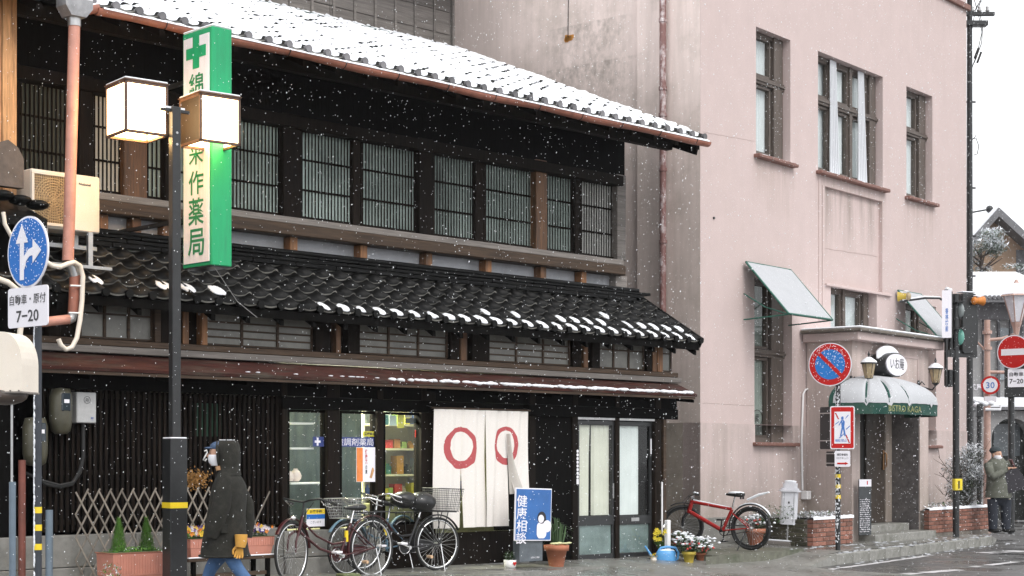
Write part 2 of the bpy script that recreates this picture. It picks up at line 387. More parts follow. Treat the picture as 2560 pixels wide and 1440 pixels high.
# --- ground floor: concrete footing courses
for k, (za, zb) in enumerate(((.05, .44), (.445, .76))):
    for i in range(5):
        xa = GX0+.3+i*1.0-(.4 if k else 0); m_ = MB()
        xe = min(xa+.995, W.x(700))
        if xa < xe: m_.box(xa, xe, -.06-.012*(1-k), .1, za, zb, .008); obj('footing_block', m_, concrete, H)
# low step under shop window
m_ = MB(); m_.box(W.x(702), W.x(950), -.1, .1, .05, .42, .01); m_.box(W.x(702), W.x(950), -.06, .1, .425, .72, .01)
obj('footing', m_, concrete, H)
# --- ground lattice (left): thin vertical slats in front of dark boards
xa, xb = W.x(105), W.x(700)
zt = 2.2; zb_ = .79
m_ = MB(); m_.box(xa, xb, .06, .09, zb_, zt); obj('backing_board', m_, blackw, H)
sl_ = MB(); sl_.box(-.015, .015, -.014, .014, zb_, zt, .004); slm = sl_.mesh('slat'); fixn(slm); slm.materials.append(wood)
n = int((xb-xa)/.062)
for k in range(n):
    obj('slat', slm, None, H, (xa+(xb-xa)*(k+.5)/n, .02+rnd.uniform(-.003,.003), 0))
m_ = MB()
for z in (.86, 1.35, 2.12): m_.box(xa, xb, .045, .058, z, z+.05)
obj('lattice_rail', m_, wood, H)
# glints of green glass deep behind the slats
m_ = MB(); m_.box(W.x(490), W.x(560), .048, .056, 1.75, 2.1); obj('window_pane', m_, mat('green_pane', (.05,.12,.08), .2, .3, 4, 0), H)
# --- ground floor posts, header
def gpost(p0, p1, z0=.1, z1=2.35, y0=-.03, y1=.12, m=wood):
    m_ = MB(); m_.box(W.x(p0), W.x(p1), y0, y1, z0, z1, .008); return obj('post', m_, m, H)
for a_, b_, z in ((701,715,.7),(815,846,.1),(940,955,.1),(1050,1086,.1),(1320,1336,.1),(1428,1442,.1),(1535,1546,.1),(1634,1650,.1)):
    gpost(a_, b_, z)
m_ = MB(); m_.box(GX0, GX1, -.02, .11, 2.205, 2.5); obj('header_beam', m_, blackw, H)
m_ = MB(); m_.box(xb, GX1, -.045, -.02, 2.06, 2.2, .006); obj('header_beam', m_, blackw, H)
# --- shop glass: two fixed windows, a lit entrance and display
def rectF(fr, p0, p1, pt, pbm, y): # pixel rect on a plane
    x0, z0 = fr.at(p0, pbm, y); x1 = fr.x(p1, y); z1 = fr.z(p0, pt, y); return x0, x1, z0, z1
def gwin(p0, p1, z0, z1, y=.04):
    x0, x1 = W.x(p0, y), W.x(p1, y)
    wf = MB(); t = .03
    wf.box(x0, x1, y-.02, y+.03, z0, z0+t); wf.box(x0, x1, y-.02, y+.03, z1-t, z1); wf.box(x0, x0+t, y-.02, y+.03, z0+t, z1-t); wf.box(x1-t, x1, y-.02, y+.03, z0+t, z1-t)
    wn = obj('window', wf, blackw, H)
    gl = MB(); gl.box(x0+t, x1-t, y, y+.006, z0+t, z1-t); obj('pane', gl, glass, wn)
    return wn, x0, x1
gwin(716, 814, .74, 2.06); gwin(847, 939, .74, 2.06); gwin(956, 1049, .74, 2.06); gwin(1078, 1320, .1, 2.06, .1)
# small interior fit-out (the shop is lit)
ix0, ix1 = W.x(700)+.05, W.x(1330)
m_ = MB(); m_.box(ix0-.05, ix0, .1, 2.6, .1, 2.6); m_.box(ix1, ix1+.05, .15, 2.6, .1, 2.6); m_.box(ix0, ix1, 2.6, 2.65, .1, 2.6)
inw = mat('shop_wall', (.6,.6,.42), .8, .2, 2, .1)
obj('interior_wall', m_, inw, H)
m_ = MB(); m_.box(ix0, ix1, .12, 2.6, .12, .2); obj('interior_floor', m_, mat('shop_floor', (.12,.1,.08), .5, .2, 3, .1), H)
m_ = MB(); m_.box(ix0, ix1, .12, 2.6, 2.56, 2.6); obj('interior_ceiling', m_, inw, H)
lampm = mat('fluorescent_tube', (.9,.9,.8), .4, 0, 4, 0, emit=(1,.97,.74), es=105)
FX = [W.x(1000)-.35]
m_ = MB()
for x in FX: m_.box(x-.75, x+.75, .62, .92, 2.47, 2.5)
obj('ceiling_light', m_, lampm, H)
m_ = MB()
for x in FX: m_.box(x-.8, x+.8, .6, .94, 2.505, 2.55)
obj('light_fitting', m_, white, H)
# curtain behind left panes so they stay dim blue-grey
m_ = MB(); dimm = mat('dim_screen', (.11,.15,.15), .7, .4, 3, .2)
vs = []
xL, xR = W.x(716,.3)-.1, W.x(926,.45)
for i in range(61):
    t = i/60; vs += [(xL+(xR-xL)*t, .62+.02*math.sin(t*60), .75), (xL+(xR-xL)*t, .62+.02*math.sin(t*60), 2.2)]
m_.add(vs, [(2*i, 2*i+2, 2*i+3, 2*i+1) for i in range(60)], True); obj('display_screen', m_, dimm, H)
# shelves
shm = mat('shelf_board', (.6,.58,.42), .6, .1, 4, 0)
shelves = thingf('shop_shelves', 'lit cream shelf unit packed with coloured medicine boxes inside the shop window', 'shelves', W, 0, 0, 0)
SX0, SX1, SY = W.x(940,.75)-.15, W.x(1080,.8)+.75, .8
m_ = MB()
for z in (1.02, 1.3, 1.62, 1.92): m_.box(SX0, SX1, SY, SY+.35, z, z+.025)
for x in (SX0, (SX0+SX1)/2+.1, SX1): m_.box(x-.015, x+.015, SY-.002, SY+.36, .2, 2.3)
m_.box(SX0, SX1, SY+.36, SY+.38, .2, 2.3)
obj('shelf_frame', m_, shm, shelves)
cols = [(.6,.55,.06),(.55,.05,.04),(.08,.3,.25),(.65,.63,.5),(.45,.2,.06),(.05,.1,.3),(.3,.45,.12),(.7,.35,.05),(.04,.05,.05),(.5,.6,.55)]
cm = [mat('goods_%s' % nme, c, .45, .15, 20, 0) for c, nme in zip(cols, 'yellow red teal cream brown blue green orange black mint'.split())]
PKG = []
for z in (1.045, 1.325, 1.645, 1.945):
    x = SX0+.03
    while x < SX1-.12:
        wd = rnd.uniform(.05,.15); ht = rnd.uniform(.08,.23)
        m_ = MB()
        rd_ = int(rnd.random() < .3); ci_ = rnd.randrange(10)
        if rd_: m_.lathe([(wd*.4,0),(wd*.42,.01),(wd*.42,ht*.7),(wd*.2,ht*.8),(wd*.2,ht)], (0,0,0), 10)
        else: m_.box(-wd/2, wd/2, -.06, .06, 0, ht, .004)
        t = obj('bottle' if rd_ else 'medicine_box', m_, cm[ci_]); c = W.w(x+wd/2, SY+.12, z+.001); t.location = c; t.rotation_euler[2] = W.a+rnd.uniform(-.1,.1)
        t['label'] = 'x'; PKG.append(t); t['kk'] = (ci_, rd_, z); t['category'] = 'package'
        x += wd+rnd.uniform(.01,.05)
NM = 'yellow red teal cream brown blue green orange black mint'.split()
used_l = {}
def nm_(t): return NM[int(t['kk'][0])]+(' bottle' if t['kk'][1] else ' box')
for i_, t in enumerate(PKG):
    zl = {1.045:'lowest', 1.325:'second lowest', 1.645:'third', 1.945:'topmost'}[t['kk'][2]]
    L1 = nm_(PKG[i_-1]) if i_ and PKG[i_-1]['kk'][2] == t['kk'][2] else 'shelf end'; R1 = nm_(PKG[i_+1]) if i_+1 < len(PKG) and PKG[i_+1]['kk'][2] == t['kk'][2] else 'shelf end'
    t['label'] = nm_(t)+' on the '+zl+' lit shop shelf between '+L1+' and '+R1; t['category'] = 'bottle' if t['kk'][1] else 'box'
for t in PKG: del t['kk']
# counter in the foreground of the shop, with poster-like papers hung at the glass top
m_ = MB(); m_.box(SX0-.1, SX1, .45, .7, .2, .98, .01); o = obj('shop_counter', m_, mat('counter_olive', (.2,.2,.1), .5, .3, 5, .1)); o.location = W.w(0,0,0); o.rotation_euler[2] = W.a
o['label'] = 'olive brown counter behind the lit glass door'; o['category'] = 'counter'
for (p0, p1, t0, t1, c) in ((956,972,1037,1062,2),(973,991,1038,1064,9),(994,1010,1037,1070,0),(1014,1049,1045,1058,8),(1012,1030,1037,1044,3),(1038,1049,1075,1093,1)):
    x0, x1, z0, z1 = rectF(W, p0, p1, t0, t1, .07); m_ = MB(); m_.box(x0, x1, .07, .073, z0, z1)
    o = obj('paper_notice', m_, cm[c]); o.location = W.w(0,0,0); o.rotation_euler[2] = W.a
    o['label'] = ['','red','teal','cream','','','','','black','pale mint'][c]+' paper notice stuck inside the lit glass pane' if c else 'bright yellow paper notice stuck inside the lit glass pane'
    o['category'] = 'notice'
# band sign, posters on glass
x0, x1, z0, z1 = rectF(W, 783, 812, 1091, 1116, .03); x2 = W.x(940,.03); zc = (W.z(890,1105,.03))
t = thingf('window_band_sign', 'dark blue band with white characters across the shop window', 'sign', W, 0, 0, 0)
m_ = MB(); m_.box(x0, x1, .032, .036, zc-.055, zc+.055); m_.box(W.x(846,.03), x2, .032, .036, zc-.055, zc+.055); navy = mat('navy_film', (.03,.05,.2), .4, .1, 5, 0); obj('band', m_, navy, t)
m_ = MB(); c = (x0+x1)/2-.02; m_.box(c-.012, c+.012, .028, .031, zc-.045, zc+.045); m_.box(c-.04, c+.04, .0285, .0305, zc-.013, zc+.013); obj('cross_mark', m_, signw, t)
text('険調剤薬局', t, signw, (W.x(843,.03)+W.x(932,.03))/2, .03, zc, W.x(932,.03)-W.x(840,.03), .085)
x0, x1, z0, z1 = rectF(W, 908, 940, 1078, 1091, .03); t = thingf('yellow_sticker', 'small yellow and black sticker above the blue window band', 'sticker', W, 0,0,0)
m_ = MB(); m_.box(x0, x1, .03, .033, z0, z1); obj('sheet', m_, mat('sticker_yellow',(.6,.55,.05),.4,.1,5,0), t); text('登録商品', t, ink, (x0+x1)/2, .0285, (z0+z1)/2, (x1-x0)*.85, (z1-z0)*.6, bold=.03)
x0, x1, z0, z1 = rectF(W, 891, 938, 1118, 1205, -.0); t = thingf('window_poster', 'orange and white poster with a bottle picture on the shop window', 'poster', W, 0,0,0)
m_ = MB(); m_.box(x0, x1, .0, .004, z0, z1); obj('sheet', m_, signw, t)
m_ = MB(); m_.box(x0+.004, x0+(x1-x0)*.33, -.003, -.001, z0+.005, z1-.005); obj('orange_band', m_, mat('poster_orange',(.75,.22,.05),.5,.2,15,0), t)
text('\n'.join('健康茶'), t, signr, x0+(x1-x0)*.52, -.002, z1-.11, .035, .17, bold=.02); text('\n'.join('の素'), t, ink, x0+(x1-x0)*.52, -.002, z0+.14, .03, .1, bold=.02)
m_ = MB(); m_.prism([(x1-.085,z0+.05),(x1-.055,z0+.04),(x1-.02,z0+.13),(x1-.03,z0+.16),(x1-.045,z0+.165),(x1-.055,z0+.14)], -.004, -.001); obj('bottle_print', m_, woodl, t)
x0, x1, z0, z1 = rectF(W, 766, 811, 1272, 1317, .0); t = thingf('notice_board', 'white notice with yellow and blue headings at the bottom of the shop window', 'notice', W, 0,0,0)
m_ = MB(); m_.box(x0, x1, -.005, .0, z0, z1); obj('sheet', m_, signw, t)
m_ = MB(); m_.box(x0, x1, -.008, -.006, z1-.06, z1-.005); obj('heading_band', m_, yel, t); m_ = MB(); m_.box(x0, x1, -.008, -.006, z1-.115, z1-.065); obj('heading_band', m_, signb, t)
text('お薬手帳', t, ink, (x0+x1)/2, -.0095, z1-.032, .17, .035, bold=.02); text('ございます', t, ink, (x0+x1)/2, -.007, z0+.05, .15, .03)
# ceramic jars in window
for px, py, r in ((739,1203,.062),(724,1203,.05)):
    x, z = W.at(px, py, .25); t = obj('ceramic_jar', MB().lathe([(r*.6,0),(r,.03),(r*1.1,r),(r*.8,r*1.7),(r*.35,r*2.2),(r*.4,r*2.3)], n=16), mat('jar_glaze',(.75,.62,.58),.3,.08,5,0)); t.location = W.w(x,.25,z)
    t['label'] = ('larger pale pink' if r > .055 else 'smaller white')+' round ceramic jar on the window shelf'; t['category'] = 'jar'
m_ = MB(); m_.box(W.x(716,.2), W.x(800,.3), .12, .4, W.z(739,1206,.25)-.02, W.z(739,1206,.25)-.001)
for z in (1.62, 1.9): m_.box(W.x(716,.2), W.x(760,.3), .12, .4, z, z+.02)
obj('window_shelf', m_, white, H)
# --- entrance side panels and doors
m_ = MB(); m_.box(W.x(1336), W.x(1428), .0, .05, .1, 2.06, .004); obj('dark_panel', m_, blackw, H)
m_ = MB(); m_.box(W.x(1078), W.x(1320), .03, .09, .1, .62, .004); obj('lower_panel', m_, wood, H)
m_ = MB(); m_.box(W.x(1246), W.x(1320), .03, .09, .625, 2.0, .004); obj('dark_panel', m_, blackw, H)  # dark board added behind the curtain to hide the lit interior
frost = mat('white_door_curtain', (.78,.79,.8), .8, .1, 3, .1)
for i, (p0, p1) in enumerate(((1443,1536),(1545,1634))):
    x0, x1 = W.x(p0), W.x(p1); d = thingf('sliding_door', ['left black framed glass sliding door with parted beige curtain','right black framed glass sliding door with plain white curtain and letter slot'][i], 'door', W, x0, .02+.03*i, plat_z(x0)-.01)
    wd = x1-x0; h_ = 2.03-plat_z(x0); f_ = .045
    m_ = MB(); m_.box(0, wd, -.02, .02, 0, .12, .004); m_.box(0, wd, -.02, .02, h_-.06, h_, .004); m_.box(0, wd, -.02, .02, .5, .62, .004)
    for xx in (0, wd-f_): m_.box(xx, xx+f_, -.021, .021, 0, h_, .004)
    obj('frame', m_, blackm, d)
    m_ = MB(); m_.box(f_, wd-f_, -.003, .003, .12, .5); m_.box(f_, wd-f_, -.003, .003, .62, h_-.06); obj('pane', m_, glass, d)
    m_ = MB(); m_.box(f_, wd-f_, .006, .010, .12, .5); obj('lower_panel', m_, mat('foggy_glass', (.2,.25,.25), .25, .5, 2.5, .1), d)
    m_ = MB(); vs = []; N_ = 40; cw = (wd-2*f_)*(1 if i == 0 else .72)
    for k in range(N_+1):
        t = k/N_; yy = .028+.008*math.sin(t*(34 if i == 0 else 20))+(.008*math.sin(t*71) if i == 0 else 0)
        gap = .035*math.exp(-((t-.42)/.05)**2) if i == 0 else 0
        vs += [(f_+cw*t+(gap if t > .42 else -gap), yy+gap, .63), (f_+cw*t, yy, h_-.05)]
    m_.add(vs, [(2*k, 2*k+2, 2*k+3, 2*k+1) for k in range(N_) if not (i == 0 and k == 16)], True); obj('curtain', m_, mat('beige_door_curtain', (.72,.69,.61), .8, .1, 3, .1) if i == 0 else frost, d)
    if i: 
        m_ = MB(); m_.box(.3, .46, -.03, -.021, .54, .59, .003); obj('letter_slot', m_, metal, d)
        m_ = MB(); m_.box(wd-.035, wd-.012, -.026, -.022, 1.45, 1.66); obj('sticker', m_, signw, d)
    m_ = MB(); m_.box(.01 if i else wd-.035, .035 if i else wd-.01, -.028, -.021, .85, 1.05, .003); obj('handle', m_, metal, d)
m_ = MB(); m_.box(W.x(1440), W.x(1640), .12, .2, .1, 2.06); obj('dark_interior', m_, blackw, H)
m_ = MB(); m_.box(W.x(1440), W.x(1645), -.02, .06, 2.03, 2.06); m_.box(W.x(1440), W.x(1650), -.03, .0, .06, .1); obj('door_rail', m_, metal, H)
# plastic numerals plate on post: little white round sign column
t = thingf('round_sign_strip', 'vertical strip of small white round stickers on the post left of the sliding doors', 'sticker', W, 0,0,0)
for k in range(8):
    x, z = W.at(1444, 1128+k*9.2, -.035); m_ = MB(); m_.cyl((x,-.038,z),(x,-.034,z),.021,10); obj('sticker', m_, signw, t)
m_ = MB(); x, z = W.at(1444, 1203, -.035); m_.box(x-.02, x+.02, -.038, -.034, z-.04, z+.03); obj('label_plate', m_, signw, t)
# sill line
m_ = MB(); m_.box(W.x(1060), W.x(1320), -.02, .03, plat_z(-3), plat_z(-3)+.025); obj('sill', m_, metal, H)
m_ = MB(); m_.box(W.x(955), W.x(1050), -.02, .1, .1, .74); obj('lower_panel', m_, wood, H)
m_ = MB(); m_.box(W.x(1655), W.x(1662), -.03, .05, .1, 2.2); obj('downpipe', m_, woodh, H)

# --- lower pent roof (hisashi): thin rusty sheet with boards
hx0, hx1 = -9.4, W.x(1742,-.35)
ze = W.z(1742, 992, -.35)
m_ = MB(); m_.prism([(-.35, ze), (0.0, ze+.16), (0.0, ze+.19), (-.36, ze+.03)], hx0, hx1, 'x'); obj('pent_roof', m_, rust, H)
m_ = MB(); m_.box(hx0, hx1-.02, -.34, -.31, ze-.035, ze-.004); m_.box(hx0, hx1-.02, -.05, 0, ze+.02, ze+.14); obj('pent_roof_fascia', m_, woodh, H)
for k in range(12):
    x = hx0+.4+k*.93; m_ = MB(); m_.prism([(-.30, ze-.04), (0.0, ze+.02), (0, ze-.05), (-.30, ze-.08)], x, x+.05, 'x'); obj('bracket', m_, blackw, H)
m_ = MB(); m_.box(hx0, hx1-.05, .0, .1, ze-.15, ze+.02); obj('pent_roof_soffit', m_, blackw, H)
# beams above it
z = ze+.2
m_ = MB(); m_.box(hx0, GX1+.06, -.06, .1, z, z+.07, .006); obj('ledge', m_, woodg, H)
m_ = MB(); m_.box(hx0, GX1+.02, -.03, .1, z+.075, z+.14, .006); obj('sill_beam', m_, woodh, H)
TZ0 = z+.14; TZ1 = 3.15
# transom zone
m_ = MB(); m_.box(hx0, GX1-.02, .09, .12, TZ0, TZ1); obj('wall_board', m_, wood, H)
frostg = mat('dusty_grey_glass', (.16,.155,.135), .3, .35, 3, .1, dirt=(.05,.045,.04), dirt_sc=2, dirt_amt=.7)
def transom(p0, p1, nv, nh, lo=0):
    x0, x1 = W.x(p0), W.x(p1); wf = MB(); t = .03; y = .045
    for xx in [x0+(x1-x0)*k/nv for k in range(nv+1)]: wf.box(xx-t/2, xx+t/2, y-.015, y+.02, TZ0+.02, TZ1)
    for k in range(nh+1): zz = TZ0+.02+(TZ1-TZ0-.2)*k/nh; wf.box(x0, x1, y-.012, y+.018, zz-.009, zz+.009)
    wn = obj('window', wf, woodh, H)
    for k in range(nv):
        gl = MB(); gl.box(x0+(x1-x0)*k/nv+t/2, x0+(x1-x0)*(k+1)/nv-t/2, y, y+.008, TZ0+.02, TZ1); obj('pane', gl, frostg, wn)
transom(205, 385, 3, 1); transom(517, 785, 3, 3); transom(900, 1122, 3, 3); transom(1226, 1428, 3, 3); transom(1500, 1614, 3, 1); transom(1655, 1682, 1, 1)
for a_, b_, mm in ((120,150,wood),(385,400,woodh),(400,452,wood),(455,470,woodp),(502,517,woodp),(786,822,wood),(838,850,woodp),(868,898,wood),(1124,1146,wood),(1150,1166,woodp),(1178,1222,wood),(1430,1452,wood),(1458,1468,woodp),(1478,1498,wood),(1615,1628,wood),(1630,1640,woodp),(1642,1655,woodp)):
    m_ = MB(); m_.box(W.x(a_), W.x(b_), -.02, .085, TZ0, TZ1, .006); obj('post', m_, mm, H)

# --- tiles
TP, TR = .265, .232
def prof(t, A=.036):   # pan then roll
    t %= 1
    return -A*.45*math.sin(math.pi*t/.68) if t < .68 else A*math.sin(math.pi*(t-.68)/.32)
def tile_mesh(name, m, snowy=False):
    nxs = 12; L_ = TR+.035; th = .018; vs = []; fs = []
    for (yy, dz) in ((0, 0), (L_, 0)):
        for i in range(nxs+1):
            t = i/nxs; vs.append((t*TP, yy, prof(t-.0)+.012*(1 if yy == 0 else 0)+.004))
    n = nxs+1
    for i in range(nxs): fs.append((i, i+1, n+i+1, n+i))
    for i in range(nxs+1): t = i/nxs; vs.append((t*TP, 0, prof(t)+.016-th))
    for i in range(nxs): fs.append((i, 2*n+i, 2*n+i+1, i+1))
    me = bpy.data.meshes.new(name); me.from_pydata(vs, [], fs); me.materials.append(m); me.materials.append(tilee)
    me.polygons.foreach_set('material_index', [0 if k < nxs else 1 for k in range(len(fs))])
    me.polygons.foreach_set('use_smooth', [k < nxs for k in range(len(fs))])
    return me
def roof(y0, z0, y1, z1, x0, x1, rows_ind, seedv):
    """tiled slope: y0,z0 at the eave, y1,z1 at the top"""
    L_ = math.hypot(y1-y0, z1-z0); ang = math.atan2(z1-z0, y1-y0)
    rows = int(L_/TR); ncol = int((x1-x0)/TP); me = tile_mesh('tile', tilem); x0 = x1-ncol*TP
    j = MB()
    for r in range(rows+1):
        for c in range(ncol):
            jx, jz = rnd.uniform(-.004,.004), rnd.uniform(0,.006)
            s_ = r*TR
            p = (x0+c*TP+jx, y0+s_*math.cos(ang), z0+s_*math.sin(ang)+.03+jz)
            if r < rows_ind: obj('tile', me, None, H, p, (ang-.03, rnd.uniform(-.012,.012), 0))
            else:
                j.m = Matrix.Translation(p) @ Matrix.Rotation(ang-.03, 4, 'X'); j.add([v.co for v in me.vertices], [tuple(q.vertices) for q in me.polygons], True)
    if j.v: obj('roof_tiles', j, tilem, H, kind='stuff')
    return x0, ncol, ang, rows
MZ0 = 3.1; MY0 = -.36; MY1 = .82; MZ1 = 3.80
mx1 = W.x(1755, MY0)
mx0, mnc, mang, mrows = roof(MY0, MZ0, MY1-.1, MZ1-.06, -9.5, mx1, 9, 1)
m_ = MB(); m_.prism([(MY0+.02, MZ0-.0), (MY1, MZ1-.05), (MY1, MZ1-.13), (MY0+.02, MZ0-.09)], -9.5, mx1-.04, 'x'); obj('roof_board', m_, blackw, H)
for k in range(24):
    x = mx1-.1-k*.44; m_ = MB(); m_.prism([(MY0+.04, MZ0-.095), (.3, MZ0+.26), (.3, MZ0+.2), (MY0+.04, MZ0-.155)], x-.025, x+.025, 'x'); obj('rafter', m_, blackw, H)
# verge tiles at the right end
for r in range(6):
    s_ = r*TR; y = MY0+s_*math.cos(mang); z = MZ0+s_*math.sin(mang)
    m_ = MB(); m_.m = Matrix.Translation((mx1, y, z+.03)) @ Matrix.Rotation(mang, 4, 'X'); m_.box(-.02, .03, 0, TR+.02, -.1, .05, .01); obj('verge_tile', m_, tilem, H)
# ridge courses against the upper wall
for k, (yy, zz, hh) in enumerate(((.60, 3.73, .06), (.64, 3.79, .05), (.68, 3.845, .045))):
    for i in range(18):
        xa = mx1-.25-.6*(i+1)+(.2*k) ; m_ = MB(); m_.box(xa, xa+.594, yy, .95, zz, zz+hh-.006, .008); obj('ridge_tile', m_, tilem, H)
m_ = MB(); m_.tube([(mx1-.12, .7, 3.9), (-9.5, .7, 3.9)], .032, 8); obj('ridge_cap', m_, tilem, H)
# --- second floor
SY2 = .93
def W2(px): return W.x(px, SY2)
z_beam_t = W.z(581, 522, .78); z_beam_b = W.z(581, 571, .78)
zp0 = 3.88
m_ = MB(); m_.box(-9.4, 1.2, 1.0, 1.04, zp0-.2, z_beam_b+.05); obj('plaster_band', m_, plaster, H)
xs2 = [W.x(p, .9) for p in (255,338,415,490,560,730,905,1068,1217,1354,1455)]
for k, x in enumerate(xs2):
    m_ = MB(); m_.box(x-.055, x+.055, .86, .995, zp0-.1, z_beam_b, .006); obj('post', m_, woodp, H)
m_ = MB(); m_.box(W.x(1535,.9), W.x(1563,.9), .86, .995, zp0-.1, z_beam_b, .006); obj('post', m_, woodg, H)
# beam in lengths
m_ = MB(); m_.box(-9.4, W.x(1563,.78), .76, .98, z_beam_b, z_beam_b+(z_beam_t-z_beam_b)*.62, .012); obj('floor_beam', m_, woodh, H)
m_ = MB(); m_.box(-9.4, W.x(1560,.8), .8, .98, z_beam_b+(z_beam_t-z_beam_b)*.64, z_beam_t, .008); obj('sill_beam', m_, woodg, H)
LZ0 = z_beam_t+.03; LZ1 = W.z(757, 335, SY2)+.03
HZ = 5.55
for a_, b_, mm in ((308,366,woodp),(706,752,wood),(1046,1082,wood),(1338,1366,woodp),(1541,1563,woodg),(886,904,wood),(1192,1213,wood),(1441,1453,wood),(196,232,wood),(412,440,wood),(20,46,wood)):
    m_ = MB(); big = b_-a_ > 25; m_.box(W.x(a_,.88), W.x(b_,.88), .86 if big or mm is woodg else .9, 1.0, z_beam_t-(.12 if big else 0), HZ, .008); obj('post', m_, mm, H)
m_ = MB(); m_.box(-9.4, W.x(1560,.8), .8, .99, LZ1, LZ1+.14, .008); obj('lintel', m_, wood, H)
m_ = MB(); m_.box(-9.4, 1.2, .9, 1.0, LZ1+.14, 6.38); obj('wall_board', m_, blackw, H)
blind = mat('pale_paper_blind', (.43,.52,.48), .85, .6, 1.5, .1, stretch=(.8,1,.7), rnd=.3)
sv = MB(); sv.box(-.0095, .0095, -.005, .005, LZ0+.02, LZ1, .003); svm = sv.mesh('slat'); fixn(svm); svm.materials.append(wood)
def lattice(p0, p1, lit=0, pane=blind):
    x0, x1 = W.x(p0, SY2), W.x(p1, SY2); wf = MB(); t = .028
    wf.box(x0-t, x1+t, .93, .97, LZ0-.02, LZ0+.02, .003); wf.box(x0-t, x0, .93, .97, LZ0+.02, LZ1); wf.box(x1, x1+t, .93, .97, LZ0+.02, LZ1)
    wn = obj('window', wf, wood, H); 
    for f_ in (.33, .68): rl = MB(); zz = LZ0+(LZ1-LZ0)*f_; rl.box(x0, x1, .960, .970, zz-.012, zz+.012); obj('rail', rl, wood, wn)
    n = max(3, round((x1-x0)/.05))
    for k in range(n):
        obj('slat', svm, None, wn, (x0+(x1-x0)*(k+.5)/n, .953, 0))
    pn = MB(); pn.box(x0, x1, .974, .984, LZ0, LZ1); obj('pane', pn, pane, wn)
darkbl = mat('dim_grey_blind', (.22,.23,.21), .8, .3, 1.6, .1)
lattice(50, 192, pane=mat('dark_blind', (.07,.075,.06), .8, .3, 1.6, .1)); lattice(234, 306, pane=mat('white_paper', (.6,.6,.55), .8, .1, 2, 0)); lattice(367, 411, pane=blind); lattice(448, 545); lattice(572, 706)
for a_, b_ in ((754,884),(906,1043),(1085,1190),(1214,1336),(1368,1440)): lattice(a_, b_)
lattice(1454, 1540, pane=mat('half_white_blind', (.6,.6,.57), .8, .25, 1.3, .1))
# corner reveal board
m_ = MB(); m_.box(W.x(1545,.95), 1.25, .99, 1.15, zp0, 5.7); obj('corner_board', m_, woodg, H)
# --- upper eave: gutter, soffit, rafters, tiles, snow
UY0, UZ0 = -.30, 5.93; UY1, UZ1 = 4.62, 8.0; UX1 = 1.53; uang = math.atan2(UZ1-UZ0, UY1-UY0)
ux0, unc, uang2, urows = roof(UY0, UZ0, UY1, UZ1, -9.6, UX1, 6, 2)
m_ = MB(); m_.prism([(UY0+.02, UZ0), (UY1, UZ1), (UY1, UZ1-.05), (UY0+.02, UZ0-.05)], -9.6, UX1-.03, 'x'); obj('soffit', m_, blackw, H)
for k in range(25):
    x = UX1-.1-k*.455; m_ = MB(); m_.prism([(UY0+.05, UZ0-.052), (1.2, UZ0+.52), (1.2, UZ0+.44), (UY0+.05, UZ0-.13)], x-.03, x+.03, 'x'); obj('rafter', m_, wood, H)
m_ = MB(); m_.prism([(UY0+.04, UZ0-.048), (3.8, 7.6), (3.8, 7.3), (UY0+.08, UZ0-.2)], UX1-.14, UX1-.09, 'x'); obj('verge_board', m_, blackw, H)
for yy in (.1, .5): 
    m_ = MB(); m_.box(-9.4, UX1-.22, yy, yy+.12, UZ0+(yy-UY0)*.42-.27, UZ0+(yy-UY0)*.42-.125, .01); obj('purlin', m_, wood, H)
# gable wall under the upper roof
m_ = MB(); m_.prism([(1.0, 5.5), (4.8, 5.5), (4.8, UZ1-.1), (1.0, UZ0+.45)], 1.15, 1.22, 'x'); obj('gable_wall', m_, wood, H)
# eave end caps
cap = MB(); cap.cyl((0,-.02,0),(0,.02,0),.043,14); capm = cap.mesh('eave_cap'); fixn(capm); capm.materials.append(tileg)
cap2 = capm.copy(); cap2.materials.clear(); cap2.materials.append(tilem)
for c in range(unc): obj('eave_cap', capm, None, H, (ux0+(c+.84)*TP, UY0-.012, UZ0+.052))
for c in range(mnc): obj('eave_cap', cap2, None, H, (mx0+(c+.84)*TP, MY0-.012, MZ0+.045))
# gutter, sagging between brackets
gx0, gx1 = -8.05, W.x(1767, -.36)
pts = [(gx0+(gx1-gx0)*k/24, -.38, UZ0-.04+.012*math.sin(k*1.3)) for k in range(25)]
def halfpipe(pts, r, m, par, name='gutter'):
    mb = MB(); n = 9; vs = []
    for p in pts:
        for rr in (r, r-.006):
            for i in range(n): a = math.pi+math.pi*i/(n-1); vs.append((p[0], p[1]+rr*math.cos(a), p[2]+rr*math.sin(a)))
    fs = []
    for k in range(len(pts)-1):
        for q in (0, n):
            for i in range(n-1):
                a = k*2*n+q+i; fs.append((a, a+1, a+1+2*n, a+2*n) if q == 0 else (a+1, a, a+2*n, a+1+2*n))
        for i in (0, n-1): a = k*2*n; fs.append((a+i, a+n+i, a+3*n+i, a+2*n+i))
    for k in (0, len(pts)-1):
        a = k*2*n; fs.append(tuple(range(a, a+n)))
    mb.add(vs, fs, False); return obj(name, mb, m, par)
halfpipe(pts, .062, copper, H)
for k in range(1, 13):
    x = gx0+(gx1-gx0)*k/12.4; m_ = MB(); m_.tube([(x, -.38-.067*math.cos(a*.35), UZ0-.04-.067*math.sin(a*.35)) for a in range(0, 10)], .006, 5); m_.box(x-.006, x+.006, -.32, -.2, UZ0-.03, UZ0-.02); obj('gutter_bracket', m_, blackm, H)
